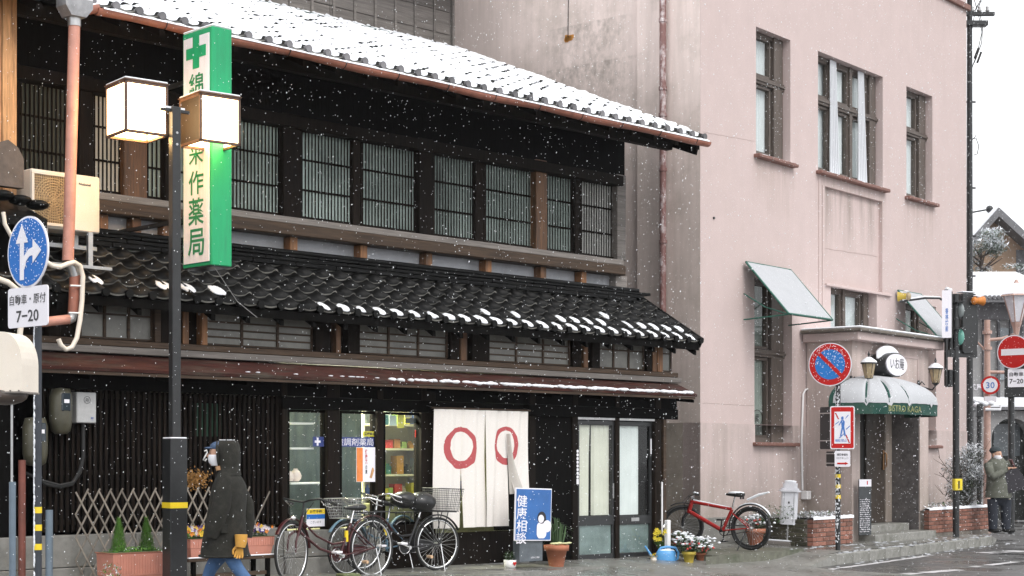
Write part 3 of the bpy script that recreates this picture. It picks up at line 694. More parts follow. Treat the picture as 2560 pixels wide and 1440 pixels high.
# snow strip lying on the gutter's rim
m_ = MB(); vs = []
N_ = 140
for k in range(N_+1):
    x = gx0+.05+(gx1-gx0-.1)*k/N_; h_ = rnd.uniform(.008,.022); vs += [(x,-.45,UZ0-.045),(x,-.445,UZ0-.04+h_),(x,-.40,UZ0-.045+h_),(x,-.36,UZ0-.06)]
m_.add(vs, [(4*k+i, 4*k+4+i, 4*k+5+i, 4*k+1+i) for k in range(N_) for i in range(3)], True)
o = sn(m_, None, 'gutter_snow'); o.location = W.w(0,0,0); o.rotation_euler[2] = W.a; o['label'] = 'thin line of snow along the copper gutter rim'
# --- snow on the upper roof: follows tile courses, lifts and gaps at their noses
from mathutils import noise
def roofsnow(name, y0, z0, ang, x0, x1, rows, thick, hole, label, rmin=0):
    m_ = MB(); nx_ = int((x1-x0)/TP*8); vs = []; cells = []
    per = 5; ny_ = rows*per
    ca, sa = math.cos(ang), math.sin(ang)
    for j in range(ny_+1):
        r = j/per; fr_ = (j % per)/per; s_ = r*TR
        for i in range(nx_+1):
            x = x0+(x1-x0)*i/nx_; t = (x-x0)/TP
            base = prof(t)*.72+.045
            step = .016*(1-fr_)
            nz_ = noise.noise(Vector((x*1.3, s_*1.3, 3)))*.02+noise.noise(Vector((x*7, s_*7, 9)))*.012
            h_ = base+step+thick+nz_
            if j % per == 0:  # crease just above each nose
                h_ -= .012+hole*max(0, noise.noise(Vector((math.floor(t)*3.7, math.floor(r)*5.1, 1)))+.0)*(.3+1.2*max(0, math.sin(math.pi*((t%1)-.5)/.5) if t%1 > .5 else 0))
            if j == 0: h_ = base-.005
            elif j < per and t % 1 > .72: h_ -= .03*(1-fr_)
            yy = y0+s_*ca-sa*h_*.3; zz = z0+s_*sa+h_
            vs.append((x, yy+.012, zz))
    fs = [(j*(nx_+1)+i, j*(nx_+1)+i+1, (j+1)*(nx_+1)+i+1, (j+1)*(nx_+1)+i) for j in range(ny_) for i in range(nx_)]
    m_.add(vs, fs, True); o = sn(m_, None, name); o.location = W.w(0,0,0); o.rotation_euler[2] = W.a; o['label'] = label; return o
roofsnow('roof_snow', UY0+.035, UZ0, uang, ux0, UX1-.02, urows+1, .036, .27, 'white snow covering the upper tiled roof')
# --- snow lumps on the middle roof's lowest tiles and elsewhere
m_ = MB()
for c in range(mnc):
    x = mx0+(c+.33)*TP
    px_l = 790
    if x > W.x(px_l, MY0):
        for r in range(3):
            pr = 1 if r == 0 else (.5 if x > W.x(1230, MY0) and r == 1 else (.22 if x > W.x(1560, MY0) else 0))
            if rnd.random() > pr: continue
            s_ = r*TR+.10; k = rnd.uniform(.62,1.25)*(1 if r == 0 else .8)
            m_.m = Matrix.Translation((x+rnd.uniform(-.012,.012), MY0+s_*math.cos(mang)-.01, MZ0+s_*math.sin(mang)+.042)) @ Matrix.Rotation(mang, 4, 'X') @ Matrix.Rotation(rnd.uniform(-.15,.15), 4, 'Z')
            m_.ell((0,0,0), .080*k, .105*rnd.uniform(.75,1.02), rnd.uniform(.014,.028), 14, 6, .12)
            if rnd.random() < .35: m_.ell((rnd.uniform(-.10,.10),rnd.uniform(-.02,.04),-.006), .05, .045, .012, 10, 5, .2)
m_.m = Matrix.Identity(4)
o = sn(m_, None, 'snow_lumps'); o.location = W.w(0,0,0); o.rotation_euler[2] = W.a; o['label'] = 'row of white snow lumps left on the lowest tiles of the middle roof'
m_ = MB()
for (px, py) in ((400,690),(408,685),(458,712),(465,718),(530,690),(540,694),(232,742)):
    x, z = W.at(px, py, MY0+.25); m_.m = Matrix.Translation((x, MY0+.2, MZ0+.18)) @ Matrix.Rotation(mang, 4, 'X'); m_.ell((0,0,0), .07, .11, .02, 12, 5, .1)
m_.m = Matrix.Identity(4)
for k in range(230):
    x = W.x(960,-.35)+(hx1-W.x(960,-.35)-.08)*rnd.random(); f_ = (x-W.x(960,-.35))/(hx1-W.x(960,-.35))
    if rnd.random() < .12+f_*1.0: m_.ell((x, -.335+rnd.uniform(-.01,.06), ze+.045+rnd.uniform(0,.015)), .055*rnd.uniform(.6,1.5), .05, .022, 8, 5, .1)
for k in range(10): m_.ell((rnd.uniform(-6.5,-4.2), -.3, ze+.06), .03, .03, .008, 7, 4, .1)
o = sn(m_, None, 'snow_lumps'); o.location = W.w(0,0,0); o.rotation_euler[2] = W.a; o['label'] = 'broken strip of snow along the low pent roof edge'
# --- clerestory building above
CY = 4.7; cz0 = UZ1+.02
cxr = W.x(1137, CY)
m_ = MB(); m_.box(-9.6, cxr-.03, CY+.03, CY+.2, cz0-.6, cz0+2.6); obj('upper_wall', m_, woodg, H)
for k in range(12):
    x = cxr-.04-k*W.x(1137,CY)*0-k*.405
    m_ = MB(); m_.box(x-.022, x+.022, CY-.02, CY+.03, cz0-.1, cz0+2.6, .004); obj('batten', m_, woodg, H)
for i in range(4):
    for k in range(5):
        xa = cxr-.1-2.43*(k+1)+i*.4*0; m_ = MB(); m_.box(xa, xa+2.424, CY+.005, CY+.028, cz0-.1+i*.36, cz0-.1+i*.36+.35, .004); obj('wall_plank', m_, woodg, H)
verd = mat('verdigris_copper', (.09,.15,.13), .6, .4, 6, .3, dirt=(.03,.03,.03), dirt_sc=3, dirt_amt=.8)
m_ = MB(); m_.prism([(CY-.22, cz0-.03), (CY+.02, cz0+.08), (CY+.02, cz0+.1), (CY-.23, cz0)], -9.6, W.x(1155,CY), 'x'); obj('flashing', m_, verd, H)
m_ = MB(); m_.prism([(CY-.7, cz0+1.05), (CY+3, cz0+2.3), (CY+3, cz0+2.5), (CY-.7, cz0+1.2)], -9.6, cxr+.45, 'x'); obj('upper_roof', m_, tilem, H)
# ================================================================ the pink building
def stucco(name, col, d1, amt, streak=0, low=None, szr=None):
    m = mat(name, col, .88, .05, 2.5, .18, dirt=d1, dirt_sc=.55, dirt_amt=amt, bdist=.008)
    N = m.node_tree.nodes; L = m.node_tree.links; b = N['Principled BSDF']; c = b.inputs['Base Color'].links[0].from_socket
    tc = N.new('ShaderNodeTexCoord')
    def layer(c, sc, stretch, lo, hi, amt, colr, zr=None):  # zr: fades from 1 at zr[0] to 0 at zr[1]
        mp = N.new('ShaderNodeMapping'); mp.inputs['Scale'].default_value = stretch; L.new(tc.outputs['Object'], mp.inputs[0])
        n = N.new('ShaderNodeTexNoise'); n.inputs['Scale'].default_value = sc; n.inputs['Detail'].default_value = 9; n.inputs['Roughness'].default_value = .7; L.new(mp.outputs[0], n.inputs[0])
        r = N.new('ShaderNodeMapRange'); r.inputs['From Min'].default_value = lo; r.inputs['From Max'].default_value = hi; r.inputs['To Max'].default_value = amt; L.new(n.outputs['Fac'], r.inputs[0]); f = r.outputs[0]
        if zr:
            sx = N.new('ShaderNodeSeparateXYZ'); L.new(tc.outputs['Object'], sx.inputs[0])
            r2 = N.new('ShaderNodeMapRange'); r2.inputs['From Min'].default_value = zr[0]; r2.inputs['From Max'].default_value = zr[1]; r2.inputs['To Min'].default_value = 1; r2.inputs['To Max'].default_value = 0; L.new(sx.outputs['Z'], r2.inputs[0])
            mu = N.new('ShaderNodeMath'); mu.operation = 'MULTIPLY'; L.new(f, mu.inputs[0]); L.new(r2.outputs[0], mu.inputs[1]); f = mu.outputs[0]
        mi = N.new('ShaderNodeMixRGB'); mi.inputs[2].default_value = (*colr, 1); L.new(f, mi.inputs[0]); L.new(c, mi.inputs[1]); return mi.outputs[0]
    c = layer(c, 28, (1,1,1), .62, .8, .12, (.25,.2,.16))
    if streak: c = layer(c, 2.2, (2.2,2.2,.16), .40, .66, streak, (.21,.175,.145), szr)
    if low: c = layer(c, 1.1, (1,1,.8), .25, .6, low[2], (.16,.15,.11), (low[0], low[1]))
    L.new(c, b.inputs['Base Color']); return m
pink = stucco('pink_stucco', (.555,.447,.428), (.50,.395,.36), .35, .05)
pinks = stucco('weathered_shaded_side_stucco', (.74,.62,.575), (.36,.31,.26), .7, .25, (2, 8, .4))  # besides dirt, the lower wall's shade is put into the colour
pinkd = stucco('pink_dado_stucco', (.54,.44,.42), (.36,.31,.27), .6, .3, (.3, 1.5, .7))
pinkp = stucco('stained_panel_stucco', (.56,.45,.43), (.45,.36,.33), .4, .95, szr=(6.3, 4.9))
wfm = mat('brown_window_frame', (.10,.078,.065), .6, .3, 8, .2, stretch=(5,5,.7), dirt=(.05,.04,.035), dirt_sc=3)
sillm = mat('brick_brown_sill', (.2,.10,.08), .7, .3, 12, .3, snow=.5)
curt = mat('white_curtain', (.64,.65,.68), .8, .06, 3, .1, stretch=(8,8,.3))
def drips(m, boxes, colr, pscale=(2.6,2.6,.2)):
    # soot run-off below sills: streaky noise limited to named patches of the wall
    N = m.node_tree.nodes; L = m.node_tree.links; b = N['Principled BSDF']; c = b.inputs['Base Color'].links[0].from_socket
    tc = N.new('ShaderNodeTexCoord'); mp = N.new('ShaderNodeMapping'); mp.inputs['Scale'].default_value = pscale; L.new(tc.outputs['Object'], mp.inputs[0])
    n = N.new('ShaderNodeTexNoise'); n.inputs['Scale'].default_value = 3; n.inputs['Detail'].default_value = 9; n.inputs['Roughness'].default_value = .7; L.new(mp.outputs[0], n.inputs[0])
    r = N.new('ShaderNodeMapRange'); r.inputs['From Min'].default_value = .40; r.inputs['From Max'].default_value = .68; L.new(n.outputs['Fac'], r.inputs[0])
    sx = N.new('ShaderNodeSeparateXYZ'); L.new(tc.outputs['Object'], sx.inputs[0])
    def ramp_(o_, a, b_):
        q = N.new('ShaderNodeMapRange'); q.inputs['From Min'].default_value = a; q.inputs['From Max'].default_value = b_; L.new(sx.outputs[o_], q.inputs[0]); return q.outputs[0]
    def mul(a, b_):
        q = N.new('ShaderNodeMath'); q.operation = 'MULTIPLY'; L.new(a, q.inputs[0]); L.new(b_, q.inputs[1]) if not isinstance(b_, float) else setattr(q.inputs[1], 'default_value', b_); return q.outputs[0]
    for ax_n, a0, a1, ztop_, zend, amt, soft in boxes:
        f = mul(mul(ramp_(ax_n, a0-soft, a0+soft), ramp_(ax_n, a1+soft, a1-soft)), mul(ramp_('Z', zend, ztop_), ramp_('Z', ztop_+.02+soft*(1 if zend > ztop_ else 0), ztop_)) if zend < ztop_ else ramp_('Z', zend, ztop_))
        f = mul(mul(f, r.outputs[0]), float(amt))
        mi = N.new('ShaderNodeMixRGB'); mi.inputs[2].default_value = (*colr, 1); L.new(f, mi.inputs[0]); L.new(c, mi.inputs[1]); c = mi.outputs[0]
    L.new(c, b.inputs['Base Color'])
B_ = thingf('stucco_building', 'tall pale pink stucco building with narrow brown framed windows and an arched green awning', 'building', P, 0, 0, 0)
PX = P.x; PXR = P.x(2416); PTOP = 12.5
wz1 = P.z(1890,66); wzb = P.z(1890,388)
z708 = P.z(2062,708); z465 = P.z(2062,465)
ops = [(PX(1890), PX(1976), wzb, wz1), (PX(2045), PX(2207), P.z(2045,429), P.z(2045,127)), (PX(2266), PX(2331), P.z(2266,493), P.z(2266,215)),
       (PX(2062), PX(2206), z708, z465), (PX(2077), PX(2192), P.z(2077,850), P.z(2077,713)),
       (PX(1886), PX(1980), P.z(1886,1108), P.z(1886,690)), (PX(2264), PX(2340), P.z(1886,1108), P.z(1886,690))]
drips(pink, [('X', o[0]-.05, o[1]+.1, o[2]-.04, o[2]-1.1, .55, .08) for o in ops[:3]]+[('X', 2.0, 3.1, 3.3, 2.0, .5, .2), ('X', 6.3, 6.9, 3.6, 2.0, .6, .15), ('X', 0.0, 9.6, 10.4, 9.6, .3, .2)], (.30,.235,.19))
drips(pinkd, [('X', 2.6, 3.4, 2.05, .6, .6, .3), ('X', 6.2, 7.0, 2.05, .6, .6, .2)], (.16,.14,.115))
ya_, zq_ = P.atx(1560,160,.07); yb2_, zr_ = P.atx(1380,160,.07)
drips(pinks, [('Y', ya_, yb2_, zq_+.75, zq_-.9, .65, .25), ('Y', ya_-.3, yb2_+1.2, zq_+.1, zq_-1.1, .5, .4)], (.17,.155,.13), (3,3,2))
# front wall, cells between the cuts, with reveals
xs = sorted({0, PXR, *[o[0] for o in ops], *[o[1] for o in ops]}); zs = sorted({2.055, PTOP, *[o[2] for o in ops if o[2] > 2.055], *[o[3] for o in ops]})
m_ = MB()
def inside(xa, za):
    return any(o[0]-1e-6 < xa < o[1] and o[2]-1e-6 < za < o[3] for o in ops)
for i in range(len(xs)-1):
    for j in range(len(zs)-1):
        if not inside((xs[i]+xs[i+1])/2, (zs[j]+zs[j+1])/2): m_.quad((xs[i],0,zs[j]),(xs[i+1],0,zs[j]),(xs[i+1],0,zs[j+1]),(xs[i],0,zs[j+1]))
for k, (a, b, c, d) in enumerate(ops):
    dp = .07 if k == 3 else .42
    c2 = max(c, 2.055)
    for q in (((a,0,c2),(a,dp,c2),(a,dp,d),(a,0,d)), ((b,0,c2),(b,dp,c2),(b,dp,d),(b,0,d)), ((a,0,d),(b,0,d),(b,dp,d),(a,dp,d)), ((a,0,c2),(b,0,c2),(b,dp,c2),(a,dp,c2))): m_.quad(*q)
m_.quad((0,.5,PTOP),(PXR,.5,PTOP),(PXR,9,PTOP),(0,9,PTOP))
obj('front_wall', m_, pink, B_)
m_ = MB(); a, b, c, d = ops[3]; m_.quad((a,.07,c),(b,.07,c),(b,.07,d),(a,.07,d)); obj('recessed_panel', m_, pinkp, B_)
# side wall with its shallow recess and the far end
m_ = MB(); m_.box(.0, .3, .002, 1.13, 0, PTOP); m_.box(.07, .3, 1.13, 14, 0, PTOP); obj('side_wall', m_, pinks, B_)
m_ = MB(); m_.box(PXR-.3, PXR-.002, .01, 9, 0, PTOP); obj('side_wall', m_, pink, B_)
# dado: slightly proud, cut round the low windows; plinth below
dz = 2.055; m_ = MB()
lows = [(ops[5][0], ops[5][1], ops[5][2]), (ops[6][0], ops[6][1], ops[6][2])]
x = -.012
for a, b, c in lows:
    m_.box(x, a, -.012, .3, .45, dz); m_.box(a, b, -.012, .3, .45, c); x = b
m_.box(x, PXR+.01, -.012, .3, .45, dz)
obj('dado', m_, pinkd, B_)
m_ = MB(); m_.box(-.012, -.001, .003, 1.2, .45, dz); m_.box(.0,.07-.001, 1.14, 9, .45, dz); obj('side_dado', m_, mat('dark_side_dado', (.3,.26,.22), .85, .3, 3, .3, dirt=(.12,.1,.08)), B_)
m_ = MB(); m_.box(-.03, P.x(2020), -.035, .3, 0, .64, .01); obj('plinth', m_, concrete, B_)
# cracks / horizontal pour lines as thin grooves
gr = mat('hairline_crack', (.38,.29,.26), .9, .2, 5, 0)
for (p0, y0, p1, y1) in ((1757,330,1886,353),(2070,620,2200,640),(1757,1008,1884,1014)):
    xa, za = P.at(p0, y0); xb, zb = P.at(p1, y1); m_ = MB(); n = 14; pr = None
    for k in range(n+1):
        t = k/n; q = (xa+(xb-xa)*t, -.0015 if p0 < 2000 else .066, za+(zb-za)*t+rnd.uniform(-.006,.006))
        if pr: m_.tube([pr, q], .0018, 4, False)
        pr = q
    obj('crack', m_, gr, B_)
# windows
def pwin(k, nv, split, fr_y=.14, curtains=True, rst=0, cm_=None):
    a, b, c, d = ops[k]; t = .06; wf = MB(); y0, y1 = fr_y, fr_y+.09; w_ = b-a
    wf.box(a, b, y0, y1, c, c+t+.03, .004); wf.box(a, b, y0, y1, d-t, d, .004); wf.box(a, a+t*.6, y0, y1, c, d); wf.box(b-t, b, y0, y1, c, d)
    if rst: wf.box(b-w_*rst, b-t-.003, y0-.03, y1, c+.002, d-.002, .006); w_ = w_*(1-rst)
    for i in range(1, nv): xx = a+w_*i/nv; wf.box(xx-.045, xx+.045, y0-.03, y1, c, d, .004)
    zt = c+(d-c)*split
    if split: wf.box(a, b, y0-.03, y1, zt-.06, zt+.06, .006); wf.box(a, b, y0-.05, y1, zt-.015, zt+.025)
    wn = obj('window', wf, wfm, B_)
    inn = MB()
    for i in range(nv):
        xa, xb = a+w_*i/nv+.05, a+w_*(i+1)/nv-.05
        for (za, zb) in (((c+.09, zt-.07), (zt+.07, d-.06)) if split else ((c+.09, d-.06),)):
            inn.box(xa, xa+.04, y0+.01, y1, za, zb); inn.box(xb-.04, xb, y0+.01, y1, za, zb); inn.box(xa, xb, y0+.01, y1, za, za+.04); inn.box(xa, xb, y0+.01, y1, zb-.04, zb)
            gl = MB(); gl.box(xa+.04, xb-.04, y0+.05, y0+.056, za+.04, zb-.04); obj('pane', gl, glass, wn)
    obj('sash', inn, wfm, wn)
    if curtains:
        m_ = MB(); vs = []; N_ = 60
        for i in range(N_+1):
            tt = i/N_; yy = fr_y+.11+.012*math.sin(tt*70); vs += [(a+w_*tt, yy, c+.02), (a+w_*tt, yy, d)]
        m_.add(vs, [(2*i, 2*i+2, 2*i+3, 2*i+1) for i in range(N_)], True); obj('curtain', m_, cm_ or curt, wn)
    m_ = MB(); m_.box(a, b, fr_y+.3, fr_y+.32, c, d); obj('room_back', m_, blackw, wn)
    return wn
def sill(k, m=sillm):
    a, b, c, d = ops[k]; m_ = MB(); m_.box(a-.07, b+.09, -.11, .31, c-.045, c+.015, .012); obj('sill', m_, m, B_)
    m_ = MB(); m_.box(a-.05, b+.07, -.10, .0, c+.012, c+.022); 
for k, nv, sp in ((0,1,.62),(1,3,.62),(2,1,.62)): pwin(k, nv, sp, rst=.30 if nv == 1 else .12); sill(k)
gcurt = mat('grey_green_curtain', (.30,.33,.31), .8, .3, 2, .1)
pwin(4, 2, 0, .16, rst=.14); pwin(5, 1, .55, .16, rst=.36, cm_=gcurt); sill(5); pwin(6, 1, .55, .16, rst=.36, cm_=gcurt); sill(6)
# heavy drapes visible in front of the wide window's posts
m_ = MB(); a, b, c, d = ops[1]
for p in (2076, 2146):
    x = P.x(p, .09)
    for i in range(5): m_.tube([(x+i*.045, .09, d-.02), (x+i*.055+.01, .09, (c+d)/2), (x+i*.07, .085, c+.03)], [.014,.018,.024], 7)
obj('curtain', m_, curt, B_)
# thin raised surround round the middle bay
for p0, p1 in ((2045, 2049),):
    m_ = MB(); m_.box(P.x(2046), P.x(2050), -.012, 0, P.z(2046,800), P.z(2046,445)); obj('surround', m_, pink, B_)
m_ = MB(); m_.box(P.x(2055), P.x(2061), -.012, 0, P.z(2061,800), z465); obj('surround', m_, pink, B_)
m_ = MB(); m_.box(PX(2062)-.02, PX(2225), -.05, .0, z708-.04, z708, .006); obj('ledge', m_, pink, B_)
# cornice line high up at the right
zc_ = P.z(2418,22); m_ = MB(); m_.box(-.05, PXR+.06, -.07, .0, zc_-.05, zc_+.06, .01); obj('cornice', m_, sillm, B_)
# rain pipe on the side wall, mottled with peeled paint
peel = mat('peeling_pipe', (.2,.10,.09), .6, .2, 9, .2, dirt=(.7,.64,.64), dirt_sc=8, dirt_amt=1.0, stretch=(1,1,.6))
dpz = P.atx(1657,785,-.09); m_ = MB(); yy = P.atx(1657,400,-.09)[0]; m_.tube([(-.09, yy, 2.9), (-.09, yy, PTOP)], .05, 12)
pp = thingf('rain_pipe', 'peeling maroon and white rain pipe running up the pink side wall', 'pipe', P, 0, 0, 0); obj('pipe', m_, peel, pp)
for py in (52, 222, 288, 425, 605): 
    z = P.atx(1657,py,-.09)[1]; m_ = MB(); m_.tube([(-.09,yy,z-.02),(-.09,yy,z+.03)], .062, 12); m_.box(-.09,.07,yy-.01,yy+.01,z-.01,z+.01); obj('collar', m_, peel, pp)
# rust mark and wire on side wall
m_ = MB(); y1_, z1_ = P.atx(1424, 0, .06); y2_, z2_ = P.atx(1420, 92, .06); m_.tube([(.06,y1_,z1_+1),(.06,y1_+.03,(z1_+z2_)/2),(.06,y2_,z2_)], .006, 5); obj('wire', m_, blackm, B_)
m_ = MB()
for k in range(9): m_.box(.062,.068, y2_+rnd.uniform(-.12,.05), y2_+rnd.uniform(-.02,.12), z2_-.02+rnd.uniform(-.08,.0), z2_+rnd.uniform(-.03,.04))
obj('rust_stain', m_, mat('rust_orange',(.5,.22,.04),.8,.3,6,0), B_)
# porch
PY = -.83; pxl, pxr = P.x(2130,PY), P.x(2321,PY); pzt = P.z(2140,853,PY)
ol, orr = P.x(2150,PY), P.x(2300,PY); oz = P.z(2150,1030,PY)+.12
yb_ = P.atx(2222,1300,orr)[0]
m_ = MB()
m_.box(pxl, ol, PY, -.013, .05, pzt); m_.box(orr, pxr, PY, -.013, .05, pzt); m_.box(ol, orr, PY, -.013, oz, pzt)
obj('porch', m_, stucco('porch_stucco', (.56,.46,.43), (.35,.29,.25), .5, .35, (.2,1.4,.75)), B_)
m_ = MB(); m_.box(pxl-.14, pxr+.24, PY-.18, -.013, pzt, P.z(2135,826,PY-.18), .01); obj('porch_fascia', m_, pink, B_)
zc2 = P.z(2135,826,PY-.18); m_ = MB(); m_.box(pxl-.22, pxr+.32, PY-.26, -.01, zc2+.001, zc2+.05, .01); obj('porch_cornice', m_, mat('dark_cornice',(.14,.12,.1),.8,.3,8,.2), B_)
m_ = MB(); m_.box(pxl-.2, pxr+.3, PY-.25, -.012, zc2+.051, zc2+.085, .015); o = sn(m_, None, 'snow_layer'); o.location = P.w(0,0,0); o.rotation_euler[2] = P.a; o['label'] = 'thin snow on the porch roof slab'
m_ = MB() # raised frame mouldings on the porch front
for (a, b, c, d) in ((ol+.2, ol+.23, oz+.15, pzt-.16), (orr-.1, orr-.07, oz+.15, pzt-.16), (ol+.2, orr-.07, pzt-.18, pzt-.15)): m_.box(a, b, PY-.012, PY-.001, c, d)
obj('porch_moulding', m_, pink, B_)
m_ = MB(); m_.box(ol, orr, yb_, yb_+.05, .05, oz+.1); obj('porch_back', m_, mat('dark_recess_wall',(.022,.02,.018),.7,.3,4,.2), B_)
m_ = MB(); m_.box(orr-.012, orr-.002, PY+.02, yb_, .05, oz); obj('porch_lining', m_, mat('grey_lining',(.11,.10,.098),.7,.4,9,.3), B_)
m_ = MB(); m_.box(ol+.1, orr-.1, PY+.15, yb_, .2, .42, .012); m_.box(ol-.05, orr, PY-.3, PY+.14, .1, .3, .012); obj('porch_step', m_, kerbm, B_)
dr = thingf('restaurant_door', 'tall brown timber door with a long brass pull inside the porch', 'door', P, 0, 0, 0)
dx0, dx1 = P.x(2206,yb_), P.x(2221,yb_)
m_ = MB(); m_.box(P.x(2160,yb_), dx0-.01, yb_-.05, yb_-.001, .42, 2.35, .01); obj('leaf', m_, mat('dark_door_wood',(.05,.038,.03),.5,.4,5,.2,stretch=(8,8,.6)), dr)
m_ = MB(); m_.box(dx0, dx1, yb_-.07, yb_-.002, .42, 2.35, .01); obj('stile', m_, mat('pale_stile',(.25,.21,.18),.6,.3,5,.2,stretch=(8,8,.6)), dr)
m_ = MB(); xh, zh = P.at(2210,1150,yb_-.08); m_.box(xh-.035, xh+.035, yb_-.085, yb_-.071, zh-.17, zh+.17, .004); m_.tube([(xh,yb_-.09,zh-.13),(xh,yb_-.13,zh-.1),(xh,yb_-.13,zh+.1),(xh,yb_-.09,zh+.13)], .012, 8); obj('handle', m_, mat('brass',(.35,.2,.1),.35,.2,8,0,metal=.8), dr)
# dome awning
dk = mat('dark_green_canvas', (.010,.062,.047), .85, .25, 10, .2, dirt=(.1,.13,.09), dirt_sc=3, dirt_amt=.5)
YA = -1.78; ax0, ax1 = P.x(2147,-1.35), P.x(2333,-1.35); az = P.z(2240,1007,YA); av = .17; ah = P.z(2235,948,-.9)-az; ah = max(.3, ah)
aw = thingf('dome_awning', 'domed dark green canvas awning heaped with snow over the porch door', 'awning', P, 0, 0, 0)
cxm, hw, pj = (ax0+ax1)/2, (ax1-ax0)/2, PY-YA
def dome_pt(u, v, up=0):   # u 0..1 round the rim, v 0..1 rim to crown
    a = math.pi*u; ca, sa = math.cos(a), math.sin(a); e = .8
    X = -math.copysign(abs(ca)**e, ca); Y = sa**e
    r = math.cos(v*math.pi/2)**1.12; h = math.sin(v*math.pi/2)**.95
    return (cxm+X*hw*r, PY-.003-Y*pj*r, az+h*ah+up)
NU, NV = 40, 8; vs = [dome_pt(u/NU, v/NV) for v in range(NV+1) for u in range(NU+1)]
m_ = MB(); m_.add(vs, [(v*(NU+1)+u, v*(NU+1)+u+1, (v+1)*(NU+1)+u+1, (v+1)*(NU+1)+u) for v in range(NV) for u in range(NU)], True); obj('canopy', m_, dk, aw)
vs = []
for u in range(NU+1):
    p = dome_pt(u/NU, 0); vs += [(p[0], p[1], p[2]-av), p]
m_ = MB(); m_.add(vs, [(2*u, 2*u+2, 2*u+3, 2*u+1) for u in range(NU)], False); m_.add([(v[0]*.999+cxm*.001, v[1]+.004, v[2]) for v in vs], [(2*u, 2*u+2, 2*u+3, 2*u+1) for u in range(NU)], False); obj('valance', m_, dk, aw)
m_ = MB()
for u in (.0, .17, .30, .42, .55, .68, .82, 1.0): m_.tube([dome_pt(u, v/8, .012) for v in range(9)], .007, 6)
obj('rib', m_, dk, aw)
gold = mat('faded_gold_print', (.24,.25,.1), .7, .3, 14, 0)
text('BISTRO KAGA', aw, gold, (P.x(2221,YA)+P.x(2303,YA))/2, YA-.006, az-av/2-.0, P.x(2303,YA)-P.x(2221,YA), .10, bold=.01)
m_ = MB(); vs = []; NU2 = 80; 
for v in range(NV+1):
    for u in range(NU2+1):
        t = .01+.99*u/NU2; rib = min(abs(t-q) for q in (.17,.30,.42,.55,.68,.82)); p = dome_pt(t, v/NV, .028 if v else .006)
        dz_ = -.05 if (rib < .0075 and v < 5) else rnd.uniform(-.004,.004)
        vs.append((p[0], p[1]-.012, p[2]+dz_))
m_.add(vs, [(v*(NU2+1)+u, v*(NU2+1)+u+1, (v+1)*(NU2+1)+u+1, (v+1)*(NU2+1)+u) for v in range(NV) for u in range(NU2)], True)
o = obj('awning_snow', m_, mat('dome_snow',(.43,.44,.46),.7,.05,10,.4), None, kind='stuff'); o.location = P.w(0,0,0); o.rotation_euler[2] = P.a; o['label'] = 'smooth snow heaped on the green dome awning'
# oval drum sign
os_ = thingf('oval_sign', 'white oval drum sign with black brush characters above the green awning', 'sign', P, 0, 0, 0)
sx_, sz_ = P.at(2243,912,PY-.33)
def ell_drum(rx, rz, y0, y1, n=32):
    m_ = MB(); X, Z = Vector((1,0,0)), Vector((0,0,1)); m_.skinrings([m_.ring_pts((sx_,y0,sz_),X,Z,rx,rz,n), m_.ring_pts((sx_,y1,sz_),X,Z,rx,rz,n)]); return m_
obj('drum', ell_drum(.41,.20,PY-.31,PY-.002), blackm, os_); obj('face', ell_drum(.375,.178,PY-.33,PY-.311), signw, os_)
text('いお庵', os_, ink, sx_, PY-.334, sz_+.02, .5, .19, bold=.0)
m_ = MB(); m_.tube([(sx_+math.cos(a)*.38, PY-.16, sz_+math.sin(a)*.205) for a in [math.pi*(.12+.76*k/10) for k in range(11)]], [.02]+[.05]*9+[.02], 6, flat=2.6)
o = sn(m_, None, 'snow_layer'); o.location = P.w(0,0,0); o.rotation_euler[2] = P.a; o['label'] = 'snow lying on top of the oval sign drum'
# wall lanterns
lgl = mat('amber_lantern_glass', (.35,.27,.16), .3, .4, 12, 0)
def lantern(px, py, lab, wall_y, wx_):
    x, z = P.at(px, py, wall_y-.32); t = thingf('wall_lantern', lab, 'lantern', P, x, wall_y-.32, z, 'black carriage lanterns beside the porch')
    m_ = MB(); m_.lathe([(.055,-.15),(.075,-.1),(.105,.08)], n=6, smooth=False); obj('glass', m_, lgl, t)
    m_ = MB(); m_.lathe([(.02,-.2),(.06,-.16),(.06,-.15)], n=6, smooth=False); m_.lathe([(.13,.08),(.13,.095),(.03,.17),(.012,.2),(.02,.23),(.004,.28)], n=6, smooth=False)
    for k in range(6): a = math.pi/3*k; m_.tube([(.058*math.cos(a),.058*math.sin(a),-.15),(.107*math.cos(a),.107*math.sin(a),.08)], .006, 4)
    obj('frame', m_, blackm, t)
    m_ = MB(); m_.tube([(0,0,-.2),(0,.06,-.27),(0,.2,-.23),(0,.31,-.2)], .014, 8); m_.tube([(0,.31,-.2),(0,.25,-.12),(0,.2,-.18)], .01, 6); m_.box(-.035,.035,.30,.319,-.36,-.1,.006); obj('bracket', m_, blackm, t)
    m_ = MB(); m_.lathe([(.13,.1),(.12,.125),(.035,.185),(.01,.19)], n=12); sn(m_, t, 'snow_cap')
lantern(2172, 922, 'black carriage lantern left of the oval sign with snow on its cap', PY, 0)
lantern(2339, 935, 'black carriage lantern right of the oval sign with snow on its cap', PY, 0)
